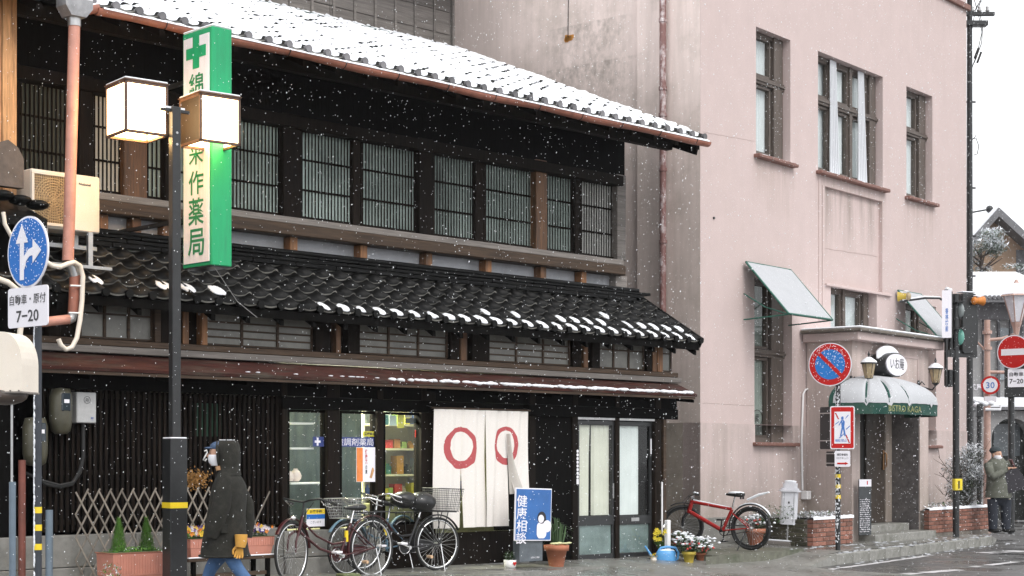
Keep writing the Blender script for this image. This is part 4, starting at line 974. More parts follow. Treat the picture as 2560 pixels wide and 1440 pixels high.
# flat window awnings
def fawn(tl, tr, br, bl, lab, outy):
    t = thingf('window_awning', lab, 'awning', P, 0, 0, 0)
    a = P.at(*tl, -.06); b = P.at(*tr, -.06); c = P.at(*br, outy); d = P.at(*bl, outy)
    zt, zb = (a[1]+b[1])/2, (c[1]+d[1])/2; x0, x1 = (a[0]+d[0])/2, (b[0]+c[0])/2
    A_, Bq, Cq, Dq = (x0,-.06,zt), (x1,-.06,zt), (x1,outy,zb), (x0,outy,zb)
    m_ = MB(); m_.prism([(-.06,zt),(outy,zb),(outy,zb-.02),(-.06,zt-.02)], x0, x1, 'x'); obj('canvas', m_, dk, t)
    m_ = MB()
    for x in (x0, x1): m_.tube([(x,-.06,zt),(x,outy,zb)], .016, 6); m_.tube([(x,-.02,zb-.05),(x,outy,zb-.01)], .012, 6); m_.tube([(x,-.02,zb+.35),(x,outy*.5,zb+.12),(x,outy,zb-.01)], .01, 6)
    m_.tube([(x0,-.06,zt),(x1,-.06,zt)], .02, 6); m_.tube([(x0,outy,zb),(x1,outy,zb)], .018, 6)
    obj('frame', m_, mat('green_awning_frame',(.02,.11,.08),.5,.2,8,0), t)
    m_ = MB(); vs = []; n = 16
    for i in range(n+1):
        for j in range(n+1):
            u, v = i/n, j/n; e = 0 if i in (0,n) or j in (0,n) else .02+noise.noise(Vector((u*7,v*7,x0)))*.012
            vs.append((x0+.015+(x1-x0-.03)*u, -.07+(outy+.07)*v, zt+.008+(zb-zt)*v+e))
    m_.add(vs, [(i*(n+1)+j, i*(n+1)+j+1, (i+1)*(n+1)+j+1, (i+1)*(n+1)+j) for i in range(n) for j in range(n)], True)
    o = obj('awning_snow', m_, thinsnow, None, kind='stuff'); o.location = P.w(0,0,0); o.rotation_euler[2] = P.a; o['label'] = 'even snow on the '+('left' if x0 < 4 else 'right')+' sloping window awning'
fawn((1880,658),(1993,679),(2065,797),(1957,782), 'snow covered sloping awning over the left ground floor window', -.8)
fawn((2256,728),(2330,742),(2372,845),(2332,838), 'snow covered sloping awning right of the porch behind the signal', -.8)
# window stickers and door sign on the left low window
t = thingf('window_stickers', 'column of small white and orange stickers on the left ground floor window', 'sticker', P, 0,0,0)
for k in range(9):
    x, z = P.at(1940, 992+k*13, .29); m_ = MB(); m_.box(x-.045, x+.045, .286, .292, z-.035, z+.03)
    obj('sticker', m_, [signw, ink, signw, signw, inkb, yel, signw, signw, signw][k], t)
t = thingf('window_emblem', 'round faint emblem on the left ground floor window glass', 'sticker', P, 0,0,0)
x, z = P.at(1893, 1045, .25); m_ = MB(); m_.tube([(x+.16*math.cos(a*.3), .25, z+.13*math.sin(a*.3)) for a in range(21)], .006, 5, closed=True); obj('ring', m_, blackm, t); text('庵', t, ink, x, .249, z, .12, .14)
# conduit
m_ = MB(); pts = [P.at(*q, -.03) for q in ((2085,968),(2030,970),(2014,974),(2008,985),(2004,1100),(2006,1225))]; m_.tube([(a,-.03,b) for a,b in pts], .018, 8)
t = thingf('wall_conduit', 'white electrical conduit bent down the pink wall left of the porch', 'conduit', P, 0,0,0); obj('pipe', m_, white, t)
x, z = P.at(2013,1238,-.06); m_ = MB(); m_.box(x-.06,x+.08,-.13,-.013,z-.07,z+.07,.01); obj('junction_box', m_, white, t)
# snow specks on wall vents etc.
x, z = P.at(1785,545,-.01); m_ = MB(); m_.cyl((x,-.02,z),(x,.0,z),.02,10); obj('vent', m_, blackm, B_)

# ---------------------------------------------------------------- brick planters
brick = mat('red_brick', (.24,.105,.075), .85, .3, 12, .4, rnd=.35, dirt=(.07,.055,.04), dirt_sc=5, dirt_amt=.7)
mossb = mat('mossy_brick', (.06,.055,.035), .85, .4, 12, .4, rnd=.35, dirt=(.03,.045,.02), dirt_sc=5, dirt_amt=.8)
bl = .205; bh = .058; gp = .01
bm = MB(); bm.box(0, bl, 0, .1, 0, bh, .005); bmesh_ = bm.mesh('brick'); fixn(bmesh_); bmesh_.materials.append(brick)
bm2 = bmesh_.copy(); bm2.materials.clear(); bm2.materials.append(mossb)
half = MB(); half.box(0, bl/2-.005, 0, .1, 0, bh, .005); hbm = half.mesh('brick'); fixn(hbm); hbm.materials.append(brick)
def planter(x0, x1, yf, yb, z0, zt, lab, side=True, capn=None):
    t = thingf('brick_planter', lab, 'planter', P, 0, 0, 0)
    n = round((x1-x0)/(bl+gp)); x1 = x0+n*(bl+gp); rows = int((zt-z0)/(bh+gp)); zt = z0+rows*(bh+gp)
    for r in range(rows):
        z = z0+r*(bh+gp)
        if r % 2:
            obj('brick', hbm, None, t, (x0, yf, z)); obj('brick', hbm, None, t, (x1-bl/2-.005, yf, z))
            for k in range(n-1): obj('brick', bmesh_, None, t, (x0+bl/2+gp/2+k*(bl+gp), yf+rnd.uniform(-.002,.002), z))
        else:
            for k in range(n): obj('brick', bmesh_, None, t, (x0+k*(bl+gp), yf+rnd.uniform(-.002,.002), z))
        if side:
            m2 = int((yb-yf-.1)/(bl+gp))
            for k in range(m2): obj('brick', bm2, None, t, (x0+.1, yf+.11+k*(bl+gp)+(.05 if r % 2 else 0), z), (0,0,R(90)))
    m_ = MB(); m_.box(x0+.012, x1-.012, yf+.012, yb, z0-.1, zt-.02); obj('mortar_core', m_, mat('mortar',(.16,.14,.12),.9,.3,9,.3), t)
    m_ = MB(); N_ = int((x1-x0)/.04)
    vs = []
    for i in range(N_+1):
        x = x0-.01+(x1-x0+.02)*i/N_; h_ = rnd.uniform(.02,.045); vs += [(x, yf-.012, zt-.012), (x, yf-.008, zt+h_*.7), (x, yf+.06, zt+h_), (x, yf+.14, zt-.02)]
    m_.add(vs, [(4*i+k, 4*i+4+k, 4*i+5+k, 4*i+1+k) for i in range(N_) for k in range(3)], True)
    o = sn(m_, None, 'planter_snow'); o.location = P.w(0,0,0); o.rotation_euler[2] = P.a; o['label'] = 'snow along the top edge of the '+('left' if x0 < 4 else 'right')+' brick planter'
    m_ = MB(); m_.box(x0+.1, x1-.1, yf+.1, yb, zt-.06, zt-.02); obj('soil', m_, mat('dark_soil',(.03,.025,.018),.9,.4,20,.5), t)
    return x0, x1, zt
lx0 = P.x(2033,-1.12); lz0 = P.z(2033,1366,-1.12); lzt = P.z(2033,1287,-1.12)
LP = planter(lx0, P.x(2125,-1.12), -1.12, -.02, lz0, lzt, 'mossy red brick planter left of the porch below the striped sign pole')
rx0 = P.x(2323,-1.0); rz0 = .24; rzt = P.z(2330,1266,-1.0)
RP = planter(rx0, P.x(2478,-1.0), -1.0, -.1, rz0, rzt, 'long red brick planter right of the porch holding the snowy shrub', False)
# ================================================================ plants
def leafy(name, par, c, rad, n, m, size=.03, snowfrac=0, flat=.5, seed=1, mats=None):
    rr = random.Random(seed); g_ = MB(); s_ = MB()
    for k in range(n):
        while True:
            p = Vector((rr.uniform(-1,1), rr.uniform(-1,1), rr.uniform(-1,1)))
            if p.length < 1: break
        p = Vector(c)+Vector((p.x*rad[0], p.y*rad[1], p.z*rad[2]))
        a = Vector((rr.uniform(-1,1), rr.uniform(-1,1), rr.uniform(-.4,.6))).normalized(); b = a.cross(Vector((rr.uniform(-.4,.4), rr.uniform(-.4,.4), 1))).normalized()
        L_ = size*rr.uniform(.6,1.4); w_ = L_*flat
        tgt = s_ if rr.random() < snowfrac*(.4+1.2*max(0,(p.z-c[2])/rad[2]+.3)) else g_
        tgt.add([p-a*L_, p+b*w_*.5, p+a*L_, p-b*w_*.5], [(0,1,2,3)])
    o = obj(name, g_, m, par, kind='stuff')
    if s_.v: obj('snow_on_leaves', s_, snowm, par, kind='stuff')
    return o
def shrub(loc, rad, h0, label, seed, snowf=.5, n=1500, leaf=foliage, cat='shrub', size=.04, stems=9):
    t = thing('snowy_shrub', label, cat, loc)
    m_ = MB(); rr = random.Random(seed)
    for k in range(stems):
        a = rr.uniform(0,6.28); q = rr.uniform(.3,.9); e = (math.cos(a)*rad[0]*q, math.sin(a)*rad[1]*q, h0+rad[2]*rr.uniform(.2,1.6))
        mid = (e[0]*.35, e[1]*.35, e[2]*.55); m_.tube([(e[0]*.08,e[1]*.08,-.05), mid, e], [.012,.008,.003], 5)
        for j in range(4):
            q2 = Vector(mid).lerp(Vector(e), rr.random()); m_.tube([q2, q2+Vector((rr.uniform(-.2,.2), rr.uniform(-.2,.2), rr.uniform(.05,.25)))], [.005,.002], 4)
    obj('stem', m_, mat('twig_bark',(.1,.08,.06),.9,.3,12,.2), t)
    for k in range(12):
        a = rr.uniform(0,6.28); q = rr.uniform(.1,.7)
        leafy('foliage', t, (math.cos(a)*rad[0]*q, math.sin(a)*rad[1]*q, h0+rad[2]*(.25+1.4*k/12)), (rad[0]*.46, rad[1]*.46, rad[2]*.34), n//12, leaf, size, snowf, .4, seed*10+k)
    return t
c = D(2408,1262,29.6); shrub(tuple(c), (.52,.42,.62), -.02, 'snow dusted leafy shrub growing in the right brick planter behind the signal pole', 5, .62, 7500, mat('grey_green_leaf',(.05,.065,.035),.6,.5,6,.1), size=.036, stems=22)
def lowplants(x0, x1, y0, y1, z, n, fr, lab, snowf=.8, leaf=foliage, name='low_plants', hh=.1, size=.03):
    g_ = MB(); rr = random.Random(int(x0*100)); s_ = MB()
    for k in range(n):
        p = Vector((rr.uniform(x0,x1), rr.uniform(y0,y1), z+rr.uniform(0,hh))); a = Vector((rr.uniform(-1,1), rr.uniform(-1,1), rr.uniform(-.2,.8))).normalized(); b = a.cross(Vector((rr.uniform(-.3,.3),.2,1))).normalized(); L_ = size*rr.uniform(.6,1.3)
        (s_ if rr.random() < snowf else g_).add([p-a*L_, p+b*L_*.3, p+a*L_, p-b*L_*.3], [(0,1,2,3)])
    o = obj(name, g_, leaf, None, kind='stuff'); o.location = fr.w(0,0,0); o.rotation_euler[2] = fr.a; o['label'] = lab
    if s_.v: o2 = sn(s_, o)
lowplants(LP[0]+.25, LP[1]-.15, -1.0, -.6, LP[2], 420, P, 'snowy small leaves in the left brick planter')
lowplants(LP[0]-.35, LP[0]-.02, -.9, -.2, LP[2]-.05, 300, P, 'dark leaves beside the left brick planter', .25, hh=.25)
lowplants(RP[0]+.1, RP[1]-.05, -.9, -.3, RP[2], 500, P, 'snowy ground leaves in the right brick planter', .75)
# ================================================================ upper left: air conditioner, salmon pipe
ax, az_ = W.at(77, 565, -.1); AC = thingf('air_conditioner', 'cream outdoor air conditioning unit standing on a rack above the middle roof', 'air conditioner', W, ax, -.1, az_)
acw = W.x(250,-.1)-ax; ach = W.z(77,420,-.1)-az_
m_ = MB(); m_.box(0, acw, 0, .3, 0, ach, .012); obj('casing', m_, cream, AC)
gx = acw*.58; m_ = MB(); m_.box(.03, gx, -.008, -.001, .05, ach-.05); obj('grille_recess', m_, mat('grille_dark',(.13,.09,.05),.7,.4,20,.2), AC)
m_ = MB(); cx_, cz_ = (.03+gx)/2, ach/2; r_ = min(gx-.03, ach-.1)/2
for k in range(1, 9): m_.tube([(cx_+r_*k/8*math.cos(a*.314), -.014, cz_+r_*k/8*math.sin(a*.314)) for a in range(20)], .0035, 4, closed=True)
for k in range(10): a = k*.628; m_.tube([(cx_, -.014, cz_), (cx_+r_*math.cos(a), -.014, cz_+r_*math.sin(a))], .0035, 4)
for k in range(22): x = .03+(gx-.03)*k/21; m_.box(x-.002, x+.002, -.012, -.009, .05, ach-.05)
for k in range(20): z = .05+(ach-.1)*k/19; m_.box(.03, gx, -.011, -.0085, z-.002, z+.002)
obj('grille', m_, mat('grille_tan',(.5,.36,.2),.5,.2,8,0), AC)
m_ = MB(); m_.box(0, gx+.02, -.02, -.002, ach-.05, ach-.02, .004); m_.box(0, gx+.02, -.02, -.002, .02, .05, .004); m_.box(0, .03, -.02, -.002, .05, ach-.05, .004); obj('grille_rim', m_, cream, AC)
text('National', AC, ink, acw-.17, -.003, ach-.09, .13, .025, bold=.03)
m_ = MB(); 
for x in (.12, acw-.14): m_.box(x, x+.05, -.02, .02, -.33, .0); m_.box(x, x+.05, .26, .3, -.1, .0)
m_.box(-.1, acw+.12, -.03, .01, -.36, -.33); m_.box(-.1, acw+.12, .26, .3, -.14, -.1); obj('rack', m_, metal, AC)
SPP = thingf('rain_pipe', 'salmon painted rain pipe hanging from the gutter in front of the air conditioner', 'pipe', W, 0, 0, 0)
yp = -.42
def wp(px, py, y=yp): x, z = W.at(px, py, y); return (x, y, z)
m_ = MB(); m_.tube([wp(186,60), wp(178,380), wp(170,652)], .055, 12); obj('pipe', m_, pipem, SPP)
m_ = MB(); m_.tube([wp(172,655), wp(180,668), wp(187,690)], .052, 12); obj('elbow', m_, metal, SPP)
m_ = MB(); m_.tube([wp(187,685), wp(185,740), wp(182,785)], .05, 12); obj('pipe', m_, mat('rust_brown_pipe',(.3,.11,.07),.5,.3,6,.1), SPP)
m_ = MB(); m_.tube([wp(182,785), wp(180,796), wp(170,800)], .045, 12); obj('elbow', m_, metal, SPP)
m_ = MB(); m_.tube([wp(172,798), wp(100,806)], .046, 12); obj('pipe', m_, pipem, SPP)
m_ = MB(); m_.tube([wp(186,45), wp(186,66)], .062, 12); obj('collar', m_, metal, SPP)
x, z = W.at(188, 45, yp); m_ = MB()
m_.prism([(x-.09,z),(x+.07,z),(x+.14,z+.09),(x+.14,z+.17),(x-.15,z+.17),(x-.15,z+.09)], yp-.09, yp+.09); obj('hopper', m_, mat('zinc',(.3,.3,.31),.5,.4,6,.2,metal=.4), SPP)
m_ = MB(); m_.ell((x,yp,z+.19), .17, .1, .05, 14, 6, .08); m_.ell((x+.12,yp,z+.2), .06, .07, .05, 10, 6, .08); o = sn(m_, SPP, 'snow_cap')
m_ = MB(); m_.tube([(x+.1, yp+.04, z+.1), (gx0+.02, -.38, UZ0-.03)], .05, 10); obj('gutter_outlet', m_, copper, SPP)
x, z = W.at(100, 36, -.35); m_ = MB(); m_.ell((x,-.35,z), .16, .06, .03, 12, 5, .08); m_.box(x-.3,x+.15,-.3,-.1,z-.1,z-.03)
WC = thingf('white_conduit', 'white plastic conduit looping round the salmon pipe beside the blue arrow sign', 'conduit', W, 0, 0, 0)
m_ = MB(); m_.tube([wp(*q, y=-.5) for q in ((90,648),(112,652),(130,664),(150,668),(168,660),(185,655),(200,664),(207,690),(205,750),(200,800),(192,845),(180,868),(165,874),(152,862),(146,848))], .024, 8); obj('pipe', m_, cream, WC)
m_ = MB()
for a, b in (((176,714),(205,715)),((172,782),(203,783))): m_.tube([wp(*a, y=-.5), wp(*b, y=-.5)], .01, 6)
obj('clip', m_, white, WC)
WC2 = thingf('white_conduit', 'pale conduit coming down from the top left behind the blue arrow sign', 'conduit', W, 0, 0, 0)
m_ = MB(); m_.tube([wp(*q, y=-.5) for q in ((-10,695),(20,706),(45,726),(60,760),(50,830),(48,885))], .028, 8); m_.tube([wp(*q, y=-.5) for q in ((8,530),(12,560),(28,590),(60,610))], .02, 8); obj('pipe', m_, cream, WC2)
# neighbouring timber house at the far left
NB = thingf('neighbour_house', 'orange lit bare timber post and tile ends of the house at the far left edge', 'house', W, 0, 0, 0)
x1_ = W.x(40,.1); m_ = MB()
for k in range(4): m_ = MB(); m_.box(x1_-.62+k*.155, x1_-.62+k*.155+.15, .1-.01*k, .25, 3.9, 6.4, .006); obj('plank', m_, woodl, NB)
m_ = MB(); m_.box(x1_-.8, x1_+.02, .26, .4, 3.6, 7.2); obj('wall', m_, blackw, NB)
m_ = MB(); xx, zz = W.at(18, 352, -.2); 
m_.prism([(xx-.2,zz-.12),(xx-.1,zz-.03),(xx-.02,zz),(xx+.08,zz-.06),(xx+.14,zz-.16),(xx+.14,zz-.44),(xx-.3,zz-.44)], -.26, -.16); obj('ornament_tile', m_, mat('brown_ornament_tile',(.09,.07,.06),.6,.4,9,.4), NB)
m_ = MB()
for k in range(4): m_.ell((xx-.25+k*.17, -.24-.02*k, zz-.5-.03*k), .11, .12, .05, 12, 6)
m_.prism([(-.5,zz-.75),(.1,zz-.5),(.1,zz-.58),(-.5,zz-.83)], xx-.8, xx+.25, 'x'); obj('roof_tiles', m_, tilem, NB, kind='stuff')
m_ = MB(); m_.box(xx-.5, W.x(40,-.1), -.1, .1, 3.2, 3.9); m_.box(-9.9, W.x(25), -.05,.3, -.2, 3.2); obj('wall', m_, blackw, NB)
for dx_, dz_ in ((-.2,0),(.02,-.03)): pass
# wood post reddish at ground level far left, electricity meters
EM = thingf('electricity_meter', 'tall rounded grey electricity meter on the dark lattice wall nearer the white box', 'meter', W, *W.at(152,1085,-.12)[:1], -.12, W.at(152,1085,-.12)[1])
def meter(t, h_, r_):
    m_ = MB(); m_.lathe([(r_*.5,0),(r_*.85,.03),(r_,.12),(r_,h_-.08),(r_*.8,h_),(.01,h_+.01)], n=18); obj('cover', m_, mat('meter_khaki',(.07,.066,.045),.35,.3,6,.1), t)
    m_ = MB(); m_.box(-r_*.45, r_*.45, -r_*1.02, -r_*.8, h_*.5, h_*.9, .01); obj('window', m_, mat('meter_glass',(.03,.04,.05),.1,.2,4,0), t)
    m_ = MB(); m_.box(-r_*.25, r_*.25, -r_*1.06, -r_*1.03, h_*.68, h_*.76); obj('dial', m_, signw, t)
meter(EM, .44, .11)
x, z = W.at(88,1165,-.12); EM2 = thingf('electricity_meter', 'second rounded grey electricity meter half hidden behind the striped pole', 'meter', W, x, -.12, z); meter(EM2, .46, .12)
x0, x1, z0, z1 = rectF(W, 192, 241, 980, 1057, -.12); t = thingf('meter_box', 'pale grey metal meter box with a small round emblem on the dark wall', 'box', W, x0, -.12, z0)
m_ = MB(); m_.box(0, x1-x0, 0, .13, 0, z1-z0, .008); obj('casing', m_, mat('pale_grey_enamel',(.42,.42,.42),.5,.12,20,.1), t)
text('舟', t, ink, (x1-x0)*.52, -.003, (z1-z0)*.75, .04, .045, bold=.01); m_ = MB(); m_.tube([((x1-x0)*.52+.035*math.cos(a*.4), -.003, (z1-z0)*.75+.035*math.sin(a*.4)) for a in range(16)], .002, 4, closed=True); obj('emblem_ring', m_, ink, t)
text('器', t, inkb, (x1-x0)*.78, -.003, .04, .035, .035, bold=.03)
t = thingf('wall_cable', 'thick black cable looped below the meters on the lattice wall', 'cable', W, 0,0,0)
m_ = MB(); m_.tube([wp(*q, y=-.05) for q in ((95,1195),(115,1210),(150,1217),(180,1210),(200,1180),(208,1140),(207,1060))], .02, 8); m_.tube([wp(*q, y=-.06) for q in ((60,1180),(100,1200),(150,1213),(185,1205),(202,1170))], .014, 6); obj('cable', m_, rubber, t)
t = thingf('drain_pipe', 'rust red upright pipe beside the striped pole at the far left', 'pipe', W, 0,0,0)
m_ = MB(); a = wp(55,1150,y=-.2); m_.tube([(a[0],-.2,-.1),(a[0],-.2,a[2])], .035, 10); obj('pipe', m_, mat('rust_red_pipe',(.16,.05,.035),.6,.4,6,.2), t)
t = thingf('grey_post', 'short blue grey plastic post right behind the striped pole', 'post', W, 0,0,0)
a = wp(123,1275,y=-.5); m_ = MB(); m_.tube([(a[0],-.5,0),(a[0],-.5,a[2])], .035, 10); obj('pipe', m_, mat('blue_grey_plastic',(.13,.17,.21),.5,.2,6,.1), t)
# ================================================================ green pharmacy sign
gy = -1.0; sx0, szt = W.at(530, 64, gy); szb = W.z(530, 662, gy); back = W.atx(457, 80, sx0)[0]
sx1 = W.x(580, gy); GS = thingf('pharmacy_sign', 'tall green and white box sign with a green cross hanging above the shop', 'sign', W, sx0, gy, szb)
gm = mat('green_sign_enamel', (.02,.34,.14), .5, .10, 3, .05, stretch=(4,4,.5), dirt=(.03,.2,.1), dirt_sc=2.5, dirt_amt=.5, spec=.3); H_ = szt-szb; dp = back-gy; wd = sx1-sx0
m_ = MB(); m_.box(0, wd, 0, dp, 0, H_, .008); obj('box', m_, gm, GS)
m_ = MB(); m_.box(-.012, -.002, .035, dp-.03, .04, H_-.06, .002); obj('face', m_, mat('aged_sign_face', (.78,.765,.80), .55, .06, 5, .03, stretch=(1,4,.5), dirt=(.5,.47,.42), dirt_sc=2, dirt_amt=.45), GS)
m_ = MB(); m_.box(-.010, .0, .0, dp, -.012, .0); m_.box(.02, wd, .02, dp, -.012, -.001); obj('bottom_plate', m_, blackm, GS)
tg = mat('green_letter', (.02,.22,.09), .4, .05, 4, 0)
def sidetext(ch, zc, h_, wd_): return text(ch, GS, tg, -.0155, dp/2, zc, wd_, h_, bold=.012, face='-x')
def zy(py): return W.z(500, py, (gy+back)/2)-szb
for ch, py, hh, ww in (('綿', 212, .22, .25), ('米', 388, .2, .25), ('作', 458, .24, .26), ('薬', 530, .27, .27), ('局', 607, .27, .28)):
    sidetext(ch, zy(py), hh, ww)
m_ = MB(); zc = zy(133); m_.box(-.017,-.0125, dp/2-.055, dp/2+.055, zc-.16, zc+.16); m_.box(-.0175,-.013, dp/2-.17, dp/2+.17, zc-.055, zc+.055); obj('cross', m_, gm, GS)
for z in (.5, 1.9): m_ = MB(); m_.box(wd/2-.02, wd/2+.02, dp, -gy+.95, z, z+.04); obj('mounting_arm', m_, blackm, GS)
m_ = MB(); m_.box(0, wd, 0, dp, H_, H_+.025, .01); sn(m_, GS, 'snow_cap')
m_ = MB(); m_.tube([(0.1,.1,-.01),(.55,.35,-.3),(.8,.35,-.45)], .004, 5); obj('stay_wire', m_, metal, GS)
# ================================================================ lamp post with two lit cubes
LR = R(38); q = D(437, 1150, 15.6)
LP_ = thing('lamp_post', 'square black lamp post carrying two glowing cube lanterns and a yellow band', 'street lamp', (q.x, q.y, 0), LR)
ztop = CH+(HY-268)/F*15.6; zbase = CH+(HY-1097)/F*15.6
m_ = MB(); m_.box(-.044,.044,-.044,.044, zbase, ztop,.006); obj('pole', m_, blackm, LP_)
m_ = MB(); m_.box(-.088,.088,-.088,.088, 0, zbase,.006); obj('base', m_, blackm, LP_)
m_ = MB(); m_.box(-.085,.085,-.085,.085, zbase+.001, zbase+.014,.004); sn(m_, LP_, 'snow_cap')
zy0 = CH+(HY-1270)/F*15.6; m_ = MB(); m_.box(-.09,.09,-.09,.09, zy0, zy0+.055); obj('yellow_band', m_, yel, LP_)
m_ = MB(); 
for z in (ztop-.25, ztop-.36): m_.cyl((0,-.052,z),(0,-.043,z),.012,8)
obj('bolt', m_, metal, LP_)
lampg = mat('lit_opal_glass', (.9,.85,.7), .4, 0, 4, 0, emit=(1,.64,.30), es=8)
lframe = mat('brown_lamp_frame', (.11,.06,.04), .5, .3, 10, .1)
lfilm = mat('opal_panel_unlit', (.035,.024,.016), .5, .2, 8, 0)
def cube(px, pyt, pyb, d, dark, lab):
    n = D(px, pyb, d); s_ = .44; t = thing('cube_lantern', lab, 'lantern', tuple(n), LR, 'lit cube lanterns on the lamp post')
    h_ = (pyb-pyt)/F*d
    # nearest corner is local (0,0): faces run along +x and +y
    m_ = MB(); e = .027
    for a in (0, s_-e):
        for b in (0, s_-e): m_.box(a, a+e, b, b+e, 0, h_, .003)
    for z in (0, h_-e):
        m_.box(0, s_, 0, e, z, z+e, .003); m_.box(0, s_, s_-e, s_, z, z+e, .003); m_.box(0, e, 0, s_, z, z+e, .003); m_.box(s_-e, s_, 0, s_, z, z+e, .003)
    obj('frame', m_, lframe, t)
    m_ = MB(); m_.box(-.01, s_+.01, -.01, s_+.01, h_, h_+.012, .003); obj('cap', m_, lframe, t)
    m_ = MB(); m_.box(0, s_, 0, s_, h_+.012, h_+.03, .01); sn(m_, t, 'snow_cap')
    for k, bx in enumerate(((e, s_-e, .006, .012), (.006, .012, e, s_-e), (e, s_-e, s_-.012, s_-.006), (s_-.012, s_-.006, e, s_-e))):
        m_ = MB(); m_.box(*bx, e, h_-e); obj('panel', m_, lfilm if (dark and k == 1) else lampg, t)
    m_ = MB(); m_.box(e, s_-e, e, s_-e, h_*.5, h_*.52); obj('bulb_tray', m_, lampg, t)
    return t, h_
c1, hc = cube(313, 197, 328, 15.35, False, 'left glowing cube lantern in front of the lattice windows')
c2, _ = cube(500, 230, 352, 15.75, True, 'right glowing cube lantern with one dark side, overlapping the green sign')
m_ = MB(); m_.box(-.15,.15,-.015,.015, ztop-.05, ztop-.02,.004); obj('cross_arm', m_, blackm, LP_)
m_ = MB(); m_.box(-.1,.1,-.012,.012, ztop-.018, ztop+.0); sn(m_, LP_, 'snow_cap')
# ================================================================ blue arrow sign on striped pole
q = D(95, 1150, 13.75); ang = R(-40.8)
SP = thing('striped_pole', 'black sign pole plastered with snow with yellow bands at the far left', 'pole', (q.x, q.y, 0))
m_ = MB(); m_.tube([(0,0,0),(0,0,CH+(HY-560)/F*13.75)], .031, 14); obj('pole', m_, mat('blue_black_pole',(.03,.035,.045),.5,.3,9,.1), SP)
for py in (1275, 1319, 1367):
    z = CH+(HY-py)/F*13.75; m_ = MB(); m_.tube([(0,0,z-.026),(0,0,z+.026)], .033, 14); obj('yellow_band', m_, yel, SP)
m_ = MB()
for k in range(330):
    z = rnd.uniform(.0, 2.75); a = math.pi+rnd.uniform(-.5,.5)+.35; m_.ell((.031*math.cos(a), .031*math.sin(a), z), .008, .008, rnd.uniform(.008,.03), 6, 4)
sn(m_, SP, 'plastered_snow')
def snowdots(par, r, n, f, y=-.012, top=.5):
    m_ = MB()
    for k in range(n):
        a = rnd.uniform(0,6.28); q_ = r*math.sqrt(rnd.random())
        x, z = q_*math.cos(a), q_*math.sin(a)
        if rnd.random() > (.25+.75*max(0, z/r+.1)): continue
        s_ = rnd.uniform(.002,.006)*f; m_.ell((x, y, z), s_, .002, s_, 6, 4)
    if m_.v: sn(m_, par, 'snow_specks')
q = D(69, 630, 13.7); AS = thing('arrow_sign', 'round blue traffic sign with white ahead and right turn arrows', 'traffic sign', tuple(q), ang)
m_ = MB(); m_.cyl((0,-.0,0),(0,.012,0),.30,40); obj('rim', m_, signw, AS)
m_ = MB(); m_.cyl((0,-.003,0),(0,-.0005,0),.283,40); obj('face', m_, mat('arrow_sign_blue',(.018,.15,.50),.55,.08,5,0,spec=.2), AS)
def flat(polys, m, par, y=-.0055, t=.002, name='marking'):
    m_ = MB()
    for i, p in enumerate(polys): m_.prism(p, y-t-.0003*i, y)
    return obj(name, m_, m, par)
arc = [(-.03+.12-.12*math.cos(a), -.10+.12*math.sin(a)) for a in [math.pi/2*k/8 for k in range(9)]]
arc2 = [(-.03+.12-.06*math.cos(a), -.10+.06*math.sin(a)) for a in [math.pi/2*k/8 for k in range(8,-1,-1)]]
flat([[(-.105,-.23),(-.045,-.23),(-.045,.10),(-.105,.10)], [(-.165,.08),(.015,.08),(-.075,.24)], [(-.07+.0,-.12),(-.04,-.03),(.02,.02),(.09,.035),(.09,-.03),(.035,-.04),(-.01,-.075),(-.035,-.14)], [(.085,-.10),(.085,.10),(.21,.0)]], signw, AS, name='arrow_marking')
snowdots(AS, .28, 420, 1)
m_ = MB(); m_.box(.0, .2, .014, .03, .12, .16); m_.box(.0,.2,.014,.03,-.16,-.12); obj('bracket', m_, metal, AS)
q = D(69, 767, 13.7); PS = thing('plate_sign', 'white rectangular plate reading vehicle classes and 7-20 below the blue sign', 'traffic sign', tuple(q), ang)
def rrect(w_, h_, r, n=5):
    p = []
    for cx_, cz_, a0 in ((w_/2-r,h_/2-r,0),(-w_/2+r,h_/2-r,90),(-w_/2+r,-h_/2+r,180),(w_/2-r,-h_/2+r,270)):
        p += [(cx_+r*math.cos(R(a0+90*k/n)), cz_+r*math.sin(R(a0+90*k/n))) for k in range(n+1)]
    return p
m_ = MB(); m_.prism(rrect(.59,.335,.03), 0, .01); obj('plate', m_, signw, PS)
text('自動車・原付', PS, ink, 0, -.003, .065, .53, .085, bold=.006); text('7−20', PS, ink, 0, -.003, -.075, .33, .1, bold=.014)
# ================================================================ cream traffic mirror at the left edge
q = D(-2, 980, 12.2); TM = thing('traffic_mirror', 'cream hooded traffic mirror seen from behind at the left edge', 'mirror', tuple(q), R(-10))
m_ = MB(); r_ = .19; ar = [(-.19,0),(.19,0)]+[(.19*math.cos(a)**.8 if math.cos(a) > 0 else -.19*abs(math.cos(a))**.8, .2+.25*math.sin(a)) for a in [math.pi*k/16 for k in range(0,17)]]
m_.prism(ar, -.02, .25); obj('hood', m_, cream, TM)
m_ = MB(); m_.box(-.195,.195,-.03,.26,-.012,.004,.003)
for k in range(6): m_.cyl((-.17+k*.068,-.032,.008),(-.17+k*.068,-.022,.008),.006,6)
obj('rim', m_, woodg, TM)
m_ = MB(); m_.ell((0,.1,-.02),.17,.14,.075,18,8); obj('bowl', m_, mat('dark_bowl',(.08,.06,.05),.3,.3,6,.1), TM)
m_ = MB(); m_.tube([(.05,.1,-.08),(.05,.1,-q.z)], .009, 8); obj('stem', m_, metal, TM)
m_ = MB(); m_.tube([(.055,.1,-.67),(.055,.1,-q.z)], .025, 10); obj('post', m_, mat('grey_blue_post',(.12,.16,.2),.5,.2,6,.1), TM)
